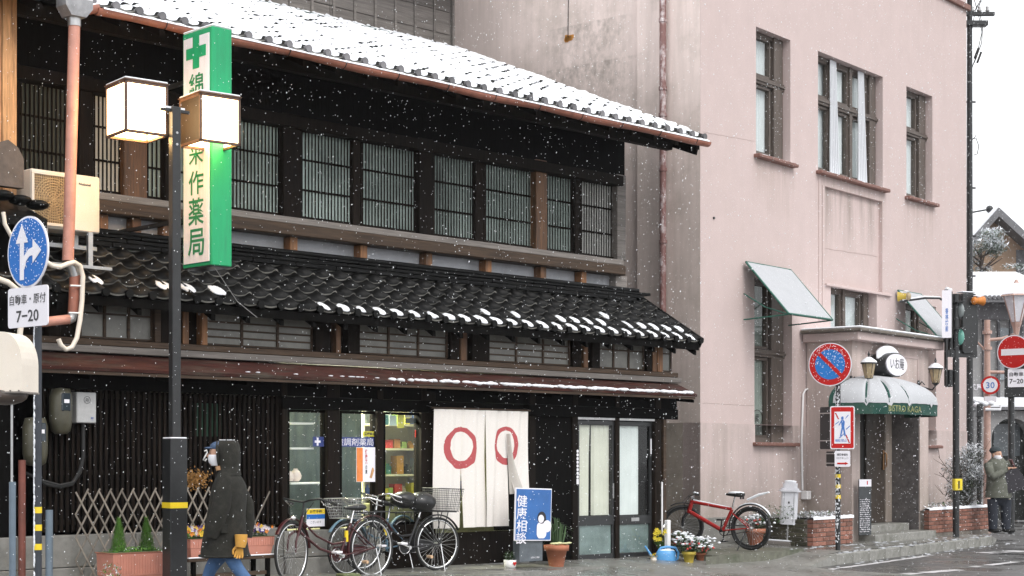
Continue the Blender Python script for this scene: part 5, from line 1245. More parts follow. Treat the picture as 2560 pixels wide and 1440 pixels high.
# ================================================================ flower things along the front
def tub(L_, wd, h_, t):
    m_ = MB(); 
    pr = [(.42,0),(.46,h_*.45),(.47,h_*.5),(.49,h_*.52),(.5,h_*.97),(.53,h_)]
    rings = [[(-a*L_,-wd*b,z),(a*L_,-wd*b,z),(a*L_,wd*b,z),(-a*L_,wd*b,z)] for (a,z),b in zip(pr,(.4,.46,.47,.49,.5,.54))]
    m_.skinrings(rings, True, False); obj('tub', m_, plum, t)
    m_ = MB(); m_.box(-.49*L_,.49*L_,-.44*wd,.44*wd,h_-.01,h_+.004); obj('soil', m_, foliage, t)
    m_ = MB()
    for k in range(int(L_/.03)): x = -.47*L_+k*.03; m_.box(x, x+.008, -wd*.5-.003, -wd*.47, h_*.55, h_*.94)
    obj('rib', m_, plum, t)
def wthing(name, lab, cat, px, py, y, z, group=None):
    x = W.x(px, y); return thingf(name, lab, cat, W, x, y, z, group)
# bench with planters
bz = W.z(600,1389,-.55)
bx0, bx1 = W.x(455,-.55), W.x(673,-.55); BN = thingf('low_bench', 'low grey wooden bench with snow along its edge holding the flower tubs', 'bench', W, bx0, -.55, 0)
m_ = MB(); m_.box(0, bx1-bx0, -.12, .2, bz-.035, bz, .006); obj('seat', m_, woodh, BN)
for x in (.06, bx1-bx0-.1):
    for y in (-.1, .15): m_ = MB(); m_.box(x, x+.04, y, y+.04, .1, bz-.036); obj('leg', m_, blackw, BN)
m_ = MB(); m_.box(.06, bx1-bx0-.06, -.09, -.06, bz-.2, bz-.16); obj('stretcher', m_, woodh, BN)
m_ = MB(); m_.box(0, bx1-bx0, -.125, -.09, bz+.0005, bz+.012, .004); sn(m_, BN, 'snow_edge')
def pansies(t, L_, wd, z, seed, n=70):
    rr = random.Random(seed)
    leafy('foliage', t, (0,0,z+.03), (L_*.48, wd*.45, .06), 500, leafb if seed % 2 else foliage, .022, .05, .6, seed)
    cs = [mat('pansy_%s' % k, c, .6, .2, 20, 0) for k, c in (('yellow',(.75,.5,.03)),('orange',(.7,.22,.02)),('violet',(.06,.03,.2)),('pale',(.6,.55,.6)))]
    for ci, m in enumerate(cs):
        m_ = MB()
        for k in range(n//4):
            c = Vector((rr.uniform(-.47,.47)*L_, rr.uniform(-.5,.3)*wd, z+rr.uniform(.04,.12))); r_ = rr.uniform(.014,.024); tl = rr.uniform(-.4,.4)
            for j in range(5): a = j*1.2566+tl; m_.add([c, c+Vector((math.cos(a-.5)*r_, -.006, math.sin(a-.5)*r_)), c+Vector((math.cos(a)*r_*1.25, -.01, math.sin(a)*r_*1.25)), c+Vector((math.cos(a+.5)*r_, -.006, math.sin(a+.5)*r_))], [(0,1,2,3)])
        obj('flowers', m_, m, t, kind='stuff')
for (p0, p1, lab, sd) in ((462,518,'pink plastic flower tub with yellow and dark pansies between lamp post and walker',1),(588,672,'reddish flower tub with orange and violet pansies behind the walker',2)):
    xa, xb = W.x(p0,-.5), W.x(p1,-.5); t = thingf('flower_tub', lab, 'planter', W, (xa+xb)/2, -.5, bz+.001, 'flower tubs along the shop front'); hh = .19
    tub(xb-xa, .2, hh, t); pansies(t, xb-xa, .2, hh, sd)
xa, xb = W.x(262,-.75), W.x(412,-.75); zt = W.z(262,1382,-.75); t = thingf('flower_tub', 'large pink tub with two small conical evergreens by the trellis', 'planter', W, (xa+xb)/2, -.75, .16, 'flower tubs along the shop front')
tub(xb-xa, .3, zt-.16, t)
for px in (297, 366):
    x = W.x(px,-.75)-(xa+xb)/2; m_ = MB(); m_.tube([(x,0,zt-.2),(x,0,zt+.1)], .008, 5); obj('stem', m_, woodh, t)
    g_ = MB(); rr = random.Random(px)
    for k in range(1500):
        h_ = rr.random()**1.25; a = rr.uniform(0,6.28); r_ = .082*(1-h_)**.75*(.5+.5*rr.random())+.004; p = Vector((x+r_*math.cos(a), r_*math.sin(a), zt-.16+.01+h_*.30)); d = Vector((math.cos(a)*.35, math.sin(a)*.35, 1)).normalized(); b = d.cross(Vector((math.cos(a),math.sin(a),0))).normalized()
        L_ = rr.uniform(.012,.045); d = (d+Vector((rr.uniform(-.4,.4),rr.uniform(-.4,.4),0))).normalized(); g_.add([p, p+b*.004, p+d*L_, p-b*.004], [(0,1,2,3)])
    obj('conifer_foliage', g_, leafb, t, kind='stuff')
leafy('foliage', t, (0,0,zt-.16+.015), ((xb-xa)*.45,.12,.035), 700, leafb, .016, .06, .6, 4)
lowplants(W.x(140,-.6), W.x(215,-.7), -.75, -.6, .14, 420, W, 'bright weeds at the foot of the wall', .1, leafb, 'weeds', .16, .025)
lowplants(W.x(255,-1.0), W.x(300,-1.0), -1.05, -.95, .25, 200, W, 'variegated ivy hanging beside the large pink tub', .45, leafb, 'ivy', .28, .024)
# wreath bundle on the lattice
t = thingf('dried_wreath', 'tawny dried flower bundle hung on the lattice right of the lamp post', 'wreath', W, W.x(488,-.05), -.05, W.z(488,1205,-.05))
g_ = MB(); rr = random.Random(4)
for k in range(420):
    p = Vector((rr.gauss(0,.07), rr.uniform(-.05,.03), rr.gauss(0,.045)+.03)); a = Vector((rr.uniform(-1,1), rr.uniform(-1,1), rr.uniform(-1,1))).normalized(); b = a.cross(Vector((.1,.9,.3))).normalized(); g_.add([p-a*.016, p+b*.008, p+a*.016, p-b*.008], [(0,1,2,3)])
obj('dried_flowers', g_, mat('dried_brown',(.3,.15,.04),.8,.5,14,0), t, kind='stuff')
# expanding trellis
TRL = thingf('trellis', 'old expanding wooden trellis of crossed laths leaning on the concrete footing', 'trellis', W, 0, -.2, 0)
lath = mat('weathered_lath', (.20,.175,.145), .8, .35, 8, .3, rnd=.3)
yT = -.2
def tp(px, py): x, z = W.at(px, py, yT); return Vector((x, 0, z))
def lathpc(a, b, y):
    d = b-a; L_ = d.length; m_ = MB(); m_.box(0, L_, y, y+.007, -.009, .009, .002); o = obj('lath', m_, lath, TRL, a, (0, -math.atan2(d.z, d.x), 0))
zt_ = W.z(320,1228,yT); pit = (W.x(541,yT)-W.x(232,yT))/11.3
ztl = zt_; zbl = .16
xl, xr_ = W.x(190,yT), W.x(640,yT)
slope = 1.75
n = int((xr_-xl)/pit)+1
for k in range(-6, n+1):
    xs_ = xl+k*pit
    # down-right laths and down-left laths
    a = Vector((xs_, 0, ztl)); b = Vector((xs_+(ztl-zbl)/slope, 0, zbl))
    if a.x < xl: zz = ztl-(xl-a.x)*slope; a = Vector((xl, 0, zz))
    zlow = zbl if b.x < W.x(440,yT) else .62
    if b.x > W.x(440,yT): b = Vector((xs_+(ztl-zlow)/slope, 0, zlow))
    if a.z > zlow+.2 and b.x < xr_+.2: lathpc(a+Vector((0,0,.03)) if a.z == ztl else a, b, .0)
    a = Vector((xs_, 0, ztl)); b = Vector((xs_-(ztl-zbl)/slope, 0, zbl)); zlow = zbl if a.x < W.x(440,yT) else .62
    b = Vector((xs_-(ztl-zlow)/slope, 0, zlow))
    if b.x < xl: b = Vector((xl, 0, ztl-(xs_-xl)*slope))
    if xl < a.x < xr_ and a.z-b.z > .1: lathpc(b, a+Vector((.015,0,.03)), .009)
m_ = MB(); a = W.at(678,1228,yT); b = W.at(638,1312,yT); lathpc(Vector((b[0],0,b[1])), Vector((a[0],0,a[1])), .02)
# small pots, sign board in front of entrance
def gz(x): return plat_z(x)
x = W.x(1275,-.35); t = thingf('small_planter', 'small white pot printed with a red heart beside the sign board', 'flower pot', W, x, -.35, gz(x))
m_ = MB(); m_.lathe([(.055,0),(.072,.01),(.08,.1),(.076,.1),(.07,.09)], n=20); obj('pot', m_, white, t); leafy('foliage', t, (0,0,.15), (.08,.08,.06), 250, foliage, .02, .05, .4, 3)
m_ = MB(); m_.prism([(0,.03),(.028,.058),(.026,.074),(.012,.078),(0,.068),(-.012,.078),(-.026,.074),(-.028,.058)], -.083,-.078); obj('heart_mark', m_, signr, t)
x0, z0 = W.at(1286,1352,-.5); x1 = W.x(1377,-.5); z1 = W.z(1286,1219,-.5); t = thingf('consultation_sign', 'blue board with white characters and a white child figure in front of the entrance', 'sign', W, x0, -.5, z0)
w_, h_ = x1-x0, z1-z0; t.rotation_euler[1] = R(2.0)
m_ = MB(); m_.box(0, w_, 0, .02, 0, h_, .003); obj('border', m_, signw, t); m_ = MB(); m_.box(.014, w_-.014, -.003, -.0005, .014, h_-.014); obj('face', m_, mat('enamel_blue',(.03,.13,.38),.3,.25,3,.05), t)
for k, ch in enumerate('健康相談'): text(ch, t, signw, .112, -.005, h_-.16-k*.15, .175, .144, bold=.006)
cx_ = w_-.155; flat([rrect(.17,.2,.06)], signw, t, name='figure_print'); bpy.context.view_layer.objects.active = None
o = [c for c in t.children if c.name.startswith('figure_print')][0]; o.location = (cx_-.02, 0, .13); 
m_ = MB(); m_.cyl((cx_+.075,-.0085,.18),(cx_+.075,-.006,.18),.075,20); m_.cyl((cx_-.035,-.0095,.27),(cx_-.035,-.008,.27),.05,20)
for dx_ in (-.05,.0): m_.box(cx_+dx_-.02, cx_+dx_+.014, -.008,-.0055,.03,.06)
obj('figure_print', m_, signw, t); m_ = MB(); m_.cyl((cx_-.022,-.0078,.285),(cx_-.022,-.0058,.285),.075,20); m_.cyl((cx_+.042,-.0078,.24),(cx_+.042,-.0058,.24),.028,12); obj('hair_print', m_, ink, t)
x0, z0 = W.at(1299,1406,-.47); x1 = W.x(1357,-.47); z1 = W.z(1299,1353,-.47); t = thingf('display_stand', 'dark slate coloured stand below the blue board', 'stand', W, x0, -.47, z0)
m_ = MB(); m_.box(0, x1-x0, -.0, .12, 0, z1-z0, .006); obj('block', m_, mat('slate_grey',(.1,.115,.13),.6,.3,9,.2), t); text('お薬のご相談', t, signw, (x1-x0)*.66, -.003, .05, .15, .022)
x = W.x(1391,-.4); t = thingf('terracotta_pot', 'large terracotta pot with pale cabbage leaves by the dark doorway', 'flower pot', W, x, -.4, gz(x))
pot_prof = lambda s_: [(.09*s_,0),(.13*s_,.2*s_),(.155*s_,.2*s_),(.16*s_,.27*s_),(.14*s_,.27*s_),(.13*s_,.23*s_)]
m_ = MB(); m_.lathe(pot_prof(1), n=24); obj('pot', m_, terra, t)
m_ = MB(); rr = random.Random(8)
for cx_, cy_ in ((-.05,-.04),(.09,-.06),(.02,.04)):
    for k in range(9):
        a = k*.7; r_ = .03+.006*k; m_.ell((cx_+r_*math.cos(a)*.8, cy_+r_*math.sin(a)*.6, .28+.002*k), .035, .03, .012, 8, 4, .15)
obj('leaf', m_, mat('pale_cabbage',(.55,.55,.32),.6,.3,12,.1), t)
t2 = thingf('palm_plant', 'dark narrow leaved plant rising behind the terracotta pot', 'plant', W, W.x(1395,-.15), -.15, gz(-1))
m_ = MB()
for k in range(26):
    a = rr.uniform(0,6.28); h_ = rr.uniform(.35,.75); e = Vector((math.cos(a)*.22, math.sin(a)*.1, h_)); md = e*.6+Vector((0,0,.15)); m_.tube([(0,0,0), md, e+Vector((math.cos(a)*.06,0,-.12))], [.006,.01,.002], 4, flat=.3)
obj('leaf', m_, foliage, t2)
# ---------------------------------------------------------------- noren curtain
def ringmat():
    m = mat('noren_cloth', (.74,.70,.66), .85, .05, 60, .25, bdist=.003)
    N = m.node_tree.nodes; L = m.node_tree.links; b = N['Principled BSDF']; c = b.inputs['Base Color'].links[0].from_socket
    uv = N.new('ShaderNodeUVMap'); uv.uv_map = 'UVMap'
    nz = N.new('ShaderNodeTexNoise'); nz.inputs['Scale'].default_value = 9; L.new(uv.outputs[0], nz.inputs[0])
    yN = -.14
    for (cx_, cy_, px_r, dyp) in ((1152,1120,41,53),(1265,1114,29,49)):
        X, Z = W.at(cx_, cy_, yN); rx = W.x(cx_+px_r, yN)-X; rz = Z-W.z(cx_, cy_+dyp, yN)
        vs = N.new('ShaderNodeVectorMath'); vs.operation = 'SUBTRACT'; vs.inputs[1].default_value = (X, Z, 0); L.new(uv.outputs[0], vs.inputs[0])
        vd = N.new('ShaderNodeVectorMath'); vd.operation = 'DIVIDE'; vd.inputs[1].default_value = (rx, rz, 1); L.new(vs.outputs[0], vd.inputs[0])
        ln = N.new('ShaderNodeVectorMath'); ln.operation = 'LENGTH'; L.new(vd.outputs[0], ln.inputs[0])
        sx = N.new('ShaderNodeSeparateXYZ'); L.new(vd.outputs[0], sx.inputs[0])
        jt = N.new('ShaderNodeMath'); jt.operation = 'MULTIPLY_ADD'; jt.inputs[1].default_value = .14; L.new(nz.outputs['Fac'], jt.inputs[0]); L.new(ln.outputs['Value'], jt.inputs[2])
        # inner edge: thicker towards the bottom
        inn = N.new('ShaderNodeMath'); inn.operation = 'MULTIPLY_ADD'; inn.inputs[1].default_value = .09; inn.inputs[2].default_value = .76; L.new(sx.outputs['Y'], inn.inputs[0])
        g1 = N.new('ShaderNodeMath'); g1.operation = 'GREATER_THAN'; L.new(jt.outputs[0], g1.inputs[0]); L.new(inn.outputs[0], g1.inputs[1])
        g2 = N.new('ShaderNodeMath'); g2.operation = 'LESS_THAN'; g2.inputs[1].default_value = 1.06; L.new(jt.outputs[0], g2.inputs[0])
        mu = N.new('ShaderNodeMath'); mu.operation = 'MULTIPLY'; L.new(g1.outputs[0], mu.inputs[0]); L.new(g2.outputs[0], mu.inputs[1])
        m9 = N.new('ShaderNodeMath'); m9.operation = 'MULTIPLY'; m9.inputs[1].default_value = .93; L.new(mu.outputs[0], m9.inputs[0])
        mi = N.new('ShaderNodeMixRGB'); mi.inputs[2].default_value = (.40,.035,.045,1); L.new(m9.outputs[0], mi.inputs[0]); L.new(c, mi.inputs[1]); c = mi.outputs[0]
    L.new(c, b.inputs['Base Color']); return m
rm = ringmat(); yN = -.14
NR = thingf('noren_curtain', 'white shop curtain with two red brush rings, its right panel blown by wind', 'curtain', W, 0, 0, 0)
ztn = W.z(1085,1022,yN); zbn = W.z(1085,1322,yN)
def panel(p0, p1, zb0, gap0=0, gap1=0, blow=0, ph=0):
    x0, x1 = W.x(p0,yN), W.x(p1,yN); nx_, nz_ = 16, 34; vs = []; uvs = []
    for j in range(nz_+1):
        v = j/nz_; z = ztn+(zb0-ztn)*v
        for i in range(nx_+1):
            u = i/nx_; xx = x0+(x1-x0)*u; lo = max(0, v-.42)/.58
            dx_ = gap0*lo*(1-u)-gap1*lo*u; y = yN+.018*math.sin(u*7+ph+v*1.2)*(.4+v)+.010*math.sin(u*17+v*3+ph)
            Xw, Zw = xx, z
            if blow:
                b_ = max(0, v-.4)/.6
                xx2 = xx+b_*b_*(.02-.09*u)+.012*b_*(1-u); y -= .10*b_*b_*(1-u*.3)-.07*math.sin(u*3.1)*b_; z2 = z+.03*b_*b_*u
                vs.append((xx2+dx_, y, z2))
            else: vs.append((xx+dx_, y, z))
            uvs.append((Xw, Zw))
    fs = [(j*(nx_+1)+i, j*(nx_+1)+i+1, (j+1)*(nx_+1)+i+1, (j+1)*(nx_+1)+i) for j in range(nz_) for i in range(nx_)]
    me = bpy.data.meshes.new('cloth_panel'); me.from_pydata(vs, [], fs); uvl = me.uv_layers.new(name='UVMap')
    for lp in me.loops: uvl.data[lp.index].uv = uvs[lp.vertex_index]
    me.polygons.foreach_set('use_smooth', [True]*len(fs)); obj('cloth_panel', me, rm, NR)
panel(1085,1153.5, zbn, 0, -.0, 0, 0); panel(1154,1213, zbn-.0, .035, -.035, 0, 1.4); panel(1213.5,1267.5, zbn, 0, .0, 0, 3); panel(1268,1321, W.z(1268,1236,yN), 0, 0, 1, 2)
m_ = MB(); vs = []; N_ = 20     # the blown edge folded forward, its back showing
for k in range(N_+1):
    v = k/N_; z = W.z(1290,1085+150*v,yN); x0 = W.x(1266+8*v,yN-.03); x1 = W.x(1270+40*v**1.6+4,yN-.05-.07*v)
    for i in range(5): u = i/4; vs.append((x0+(x1-x0)*u, yN-.03-.05*math.sin(u*2.6)-.05*v*u, z+.02*u*v))
m_.add(vs, [(k*5+i, k*5+i+1, (k+1)*5+i+1, (k+1)*5+i) for k in range(N_) for i in range(4)], True); obj('cloth_fold', m_, mat('cloth_back',(.50,.47,.43),.85,.06,30,.2), NR)
m_ = MB(); m_.tube([(W.x(1078,yN),yN,ztn+.012),(W.x(1326,yN),yN,ztn+.012)], .011, 8); obj('rod', m_, woodh, NR)
for p in (1080,1200,1322): m_ = MB(); m_.tube([(W.x(p,yN),yN,ztn+.02),(W.x(p,yN),.0,ztn+.05)], .006, 5); obj('hook', m_, blackm, NR)
# ---------------------------------------------------------------- right corner: watering can, flowers
bl_ = mat('light_blue_plastic', (.10,.34,.68), .4, .06, 6, .03)
q = I.g(1665, 1413, .08); t = thing('watering_can', 'light blue plastic watering can with snow on its top', 'watering can', (q[0], q[1], .08), R(2))
m_ = MB(); X, Y = Vector((1,0,0)), Vector((0,1,0)); rings = [m_.ring_pts((0,0,z),X,Y,a,b,22) for a,b,z in ((.135,.08,0),(.14,.085,.01),(.14,.085,.15),(.125,.075,.185),(.11,.06,.2))]; m_.skinrings(rings); obj('body', m_, bl_, t)
m_ = MB(); m_.tube([(-.11,0,.05),(-.2,0,.13),(-.27,0,.24),(-.285,0,.26)], [.03,.018,.012,.013], 10); obj('spout', m_, bl_, t)
m_ = MB(); m_.tube([(-.1,0,.19),(-.07,0,.235),(.02,0,.25),(.13,0,.235),(.17,0,.17),(.16,0,.09),(.13,0,.07)], .017, 8); obj('handle', m_, bl_, t)
m_ = MB(); m_.ell((0.01,0,.197), .11, .06, .022, 16, 6, .05); sn(m_, t, 'snow_cap')
def potplant(px, py, z, s_, lab, kind, col=terra, name='flower_pot'):
    q = I.g(px, py, z); t = thing(name, lab, 'flower pot', (q[0], q[1], z)); m_ = MB(); m_.lathe(pot_prof(s_), n=20); obj('pot', m_, col, t); h_ = .27*s_; rr = random.Random(px)
    if kind == 'daffodil':
        m_ = MB()
        for k in range(34): a = rr.uniform(0,6.28); h2 = rr.uniform(.15,.36); m_.tube([(0,0,h_-.03),(math.cos(a)*.05,math.sin(a)*.04,h_+h2*.6),(math.cos(a)*.11,math.sin(a)*.08,h_+h2)], [.006,.005,.002], 4, flat=.4)
        obj('leaf', m_, leafb, t); m_ = MB()
        for k in range(13):
            c = Vector((rr.uniform(-.1,.1), rr.uniform(-.1,.0), h_+rr.uniform(.17,.33))); m_.lathe([(.008,0),(.016,.02)], c, 8)
            for j in range(6): a = j*1.047; m_.add([c, c+Vector((math.cos(a-.35)*.022,-.004,math.sin(a-.35)*.022)), c+Vector((math.cos(a)*.034,-.01,math.sin(a)*.034)), c+Vector((math.cos(a+.35)*.022,-.004,math.sin(a+.35)*.022))], [(0,1,2,3)])
        obj('flowers', m_, mat('daffodil_yellow',(.85,.68,.04),.5,.1,9,0), t, kind='stuff')
    else:
        leafy('foliage', t, (0,0,h_+.09), (.17,.15,.12), 420, foliage, .034, .0, .6, px)
        m_ = MB()
        for k in range(60):
            p = Vector((rr.gauss(0,.09), rr.gauss(0,.06)-.03, h_+.06+rr.uniform(0,.15))); m_.ell(p, rr.uniform(.015,.035), rr.uniform(.012,.025), rr.uniform(.008,.016), 7, 4, .2)
        sn(m_, t, 'snow_on_leaves'); m_ = MB()
        for k in range(7): m_.ell((rr.gauss(0,.08), -.1, h_+rr.uniform(.03,.15)), .018,.012,.016,7,5)
        obj('flowers', m_, mat('red_pink_flower',(.65,.08,.07),.5,.2,9,0), t, kind='stuff')
    return t
potplant(1652,1407,.1,.5,'pot of yellow daffodils behind the blue watering can','daffodil')
potplant(1722,1410,.1,.62,'yellow pot with snow covered leaves right of the watering can','snow',mat('mustard_pot',(.5,.38,.05),.5,.2,8,.1))
potplant(1752,1406,.1,.5,'small snowy plant at the right end of the pots by the can','snow')
potplant(1696,1401,.1,.72,'pot of snowy red leaved plant behind the mustard pot','snow',mat('dark_pot',(.06,.05,.045),.6,.2,8,.1))
potplant(1888,1366,.2,1.0,'large terracotta pot with snowy red flowers behind the red bicycle wheel','snow')
potplant(1850,1356,.22,.8,'dark pot with an orange bloom partly behind the red bicycle wheel','snow',mat('brown_pot',(.1,.05,.035),.6,.2,8,.1))
q = I.g(1634,1412,.09); t = thing('stone_figure', 'tiny pale pot left of the blue watering can with a yellow flower', 'flower pot', (q[0],q[1],.09)); m_ = MB(); m_.lathe([(.04,0),(.05,.05),(.035,.1)], n=14); obj('pot', m_, cream, t); leafy('foliage', t, (0,0,.12), (.05,.05,.04), 90, yel, .014, 0, .6, 5)
# pink feathery grass behind front wheel, upright leaves
q = I.g(1690,1392,.12); t = thing('dry_grass_plant', 'tawny dry plume grass between the corner post and the red bicycle', 'plant', (q[0],q[1],.15)); m_ = MB(); rr = random.Random(2)
for k in range(150): a = rr.uniform(0,6.28); h_ = rr.uniform(.12,.36); m_.tube([(rr.gauss(0,.06),rr.gauss(0,.04),0),(math.cos(a)*.12+rr.gauss(0,.03),math.sin(a)*.06,h_)], [.005,.002], 4)
obj('blades', m_, mat('dry_straw',(.42,.24,.15),.8,.4,9,0), t)
# white pipes at the corner post
t = thingf('white_pipe', 'thin white vertical pipe beside the right corner post', 'pipe', W, 0,0,0); a = wp(1655,1205,y=-.1); b = wp(1655,1335,y=-.1); m_ = MB(); m_.tube([a,b], .013, 8); obj('pipe', m_, white, t)
t = thingf('water_tap', 'white standpipe with a small tap near the corner post', 'tap', W, 0,0,0); a = wp(1669,1300,y=-.25); m_ = MB(); m_.box(a[0]-.035,a[0]+.035,-.28,-.22,.1,a[2],.008); obj('post', m_, white, t); m_ = MB(); m_.tube([(a[0]-.03,-.25,a[2]-.06),(a[0]-.1,-.27,a[2]-.06),(a[0]-.11,-.27,a[2]-.1)], .012, 7); m_.box(a[0]-.09,a[0]-.05,-.28,-.26,a[2]-.05,a[2]-.03); obj('tap', m_, chrome, t)
# white meter box on a stand
q = I.g(1968,1360,.22); t = thing('pedestal_box', 'white rounded metal box on a slim stand left of the brick planter', 'box', (q[0],q[1],.22), R(-14)); t.rotation_euler[1] = R(3)
m_ = MB(); X, Y = Vector((1,0,0)), Vector((0,1,0))
wb = mat('white_enamel', (.68,.68,.72), .4, .06, 5, .05)
m_.prism(rrect(.25,.2,.045), .30, .82, 'z'); obj('body', m_, wb, t)
m_ = MB(); m_.prism(rrect(.27,.22,.05), .825, .855, 'z'); m_.prism(rrect(.33,.27,.06), .80, .824, 'z'); m_.prism(rrect(.22,.18,.05), .856, .93, 'z'); m_.prism(rrect(.17,.13,.05), .931, .955, 'z'); obj('cap', m_, wb, t)
m_ = MB(); m_.box(-.012,.012,-.104,-.1005,.62,.65); m_.cyl((0,-.104,.4),(0,-.1,.4),.01,8); m_.box(-.075,-.071,-.103,-.1005,.34,.78); m_.box(.071,.075,-.103,-.1005,.34,.78); obj('lock', m_, blackm, t)
m_ = MB(); m_.tube([(0,-.03,0),(0,-.03,.3)], .016, 8); m_.tube([(-.11,.05,0),(-.11,.05,.3)], .012, 8); obj('leg', m_, metal, t)
m_ = MB(); m_.box(-.36,.26,-.06,.0,-.02,.035,.006); m_.box(-.3,.2,.05,.1,-.02,.03,.006); obj('foot', m_, woodg, t)
m_ = MB(); m_.box(-.35,.25,-.055,-.005,.0355,.06,.01); m_.ell((0,0,.955),.1,.08,.02,12,5,.05); sn(m_, t, 'snow_layer')
# chalk menu board
x, z = P.at(2163,1338,PY-.16); t = thingf('menu_board', 'narrow black chalk menu board with a white heading leaning by the porch', 'menu board', P, x, PY-.16, z)
t.rotation_euler[2] = P.a-R(22)
m_ = MB(); m_.box(-.13,.13,0,.02,0,.90,.004); obj('board', m_, mat('chalkboard',(.05,.055,.06),.6,.35,7,.1), t)
m_ = MB(); m_.box(-.125,.125,-.004,-.001,.78,.895); obj('heading', m_, signw, t); text('1', t, signr, .04, -.006, .84, .02, .06, bold=.05)
m_ = MB()
for k in range(16):
    z_ = .05+k*.034; x_ = -.11
    while x_ < rnd.uniform(.06,.11):
        m_.box(x_, x_+rnd.uniform(.004,.016), -.003, -.001, z_+rnd.uniform(0,.008), z_+rnd.uniform(.01,.022)); x_ += rnd.uniform(.012,.024)
obj('chalk_writing', m_, signw, t)
# ================================================================ bicycles
def wheelset(t, name, c, R_, ang, tyre=.016, rimm=chrome, fat=False, snow=False, hubn=True):
    """a wheel in the local x-z plane turned by ang about z"""
    rot = Matrix.Translation(c) @ Matrix.Rotation(ang, 4, 'Z')
    def ring(r, rr_, m, nm, par, fl=1):
        m_ = MB(); m_.m = rot; m_.tube([(r*math.cos(a), 0, r*math.sin(a)) for a in [2*math.pi*k/44 for k in range(44)]], rr_, 7, closed=True, flat=fl); return obj(nm, m_, m, par)
    ty = ring(R_-tyre, tyre, rubber, 'wheel', t); ring(R_-tyre*2.3, .011 if not fat else .012, rimm, 'rim', ty)
    m_ = MB(); m_.m = rot; rr = R_-tyre*2.3
    for k in range(30):
        a = 2*math.pi*k/30; b = a+(.5 if k % 2 else -.5); s_ = .028 if k % 4 < 2 else -.028; m_.tube([(.02*math.cos(b), s_, .02*math.sin(b)), (rr*math.cos(a), 0, rr*math.sin(a))], .0016, 3, False)
    obj('spokes', m_, metal, ty); m_ = MB(); m_.m = rot; m_.tube([(0,-.05,0),(0,.05,0)], .02, 8); obj('hub', m_, metal, ty)
    return ty
def arcp(c, r, a0, a1, n=14): return [(c[0]+r*math.cos(R(a0+(a1-a0)*k/n)), c[1], c[2]+r*math.sin(R(a0+(a1-a0)*k/n))) for k in range(n+1)]
def basket(t, c, w1, w2, d1, d2, h_, m, wire=.0022, n=7, name='basket'):
    m_ = MB(); bt = [(-w1/2,-d1/2),(w1/2,-d1/2),(w1/2,d1/2),(-w1/2,d1/2)]; tp_ = [(-w2/2,-d2/2),(w2/2,-d2/2),(w2/2,d2/2),(-w2/2,d2/2)]
    def P4(q, z, k): return (c[0]+q[0], c[1]+q[1], c[2]+z)
    for j in range(n):
        f_ = j/(n-1); pts = [P4((a[0]+(b[0]-a[0])*f_, a[1]+(b[1]-a[1])*f_), h_*f_, 0) for a, b in zip(bt, tp_)]
        m_.tube(pts, wire*(2.2 if j in (0, n-1) else 1), 4, closed=True, smooth=False)
    for s_ in range(4):
        a0, a1, b0, b1 = bt[s_], bt[(s_+1)%4], tp_[s_], tp_[(s_+1)%4]
        for k in range(n+2):
            f_ = k/(n+2); p = (a0[0]+(a1[0]-a0[0])*f_, a0[1]+(a1[1]-a0[1])*f_); q = (b0[0]+(b1[0]-b0[0])*f_, b0[1]+(b1[1]-b0[1])*f_); m_.tube([P4(p,0,0), P4(q,h_,0)], wire, 4)
    for k in range(n): y = -d1/2+d1*k/(n-1); m_.tube([(c[0]-w1/2,c[1]+y,c[2]),(c[0]+w1/2,c[1]+y,c[2])], wire, 4)
    return obj(name, m_, m, t)
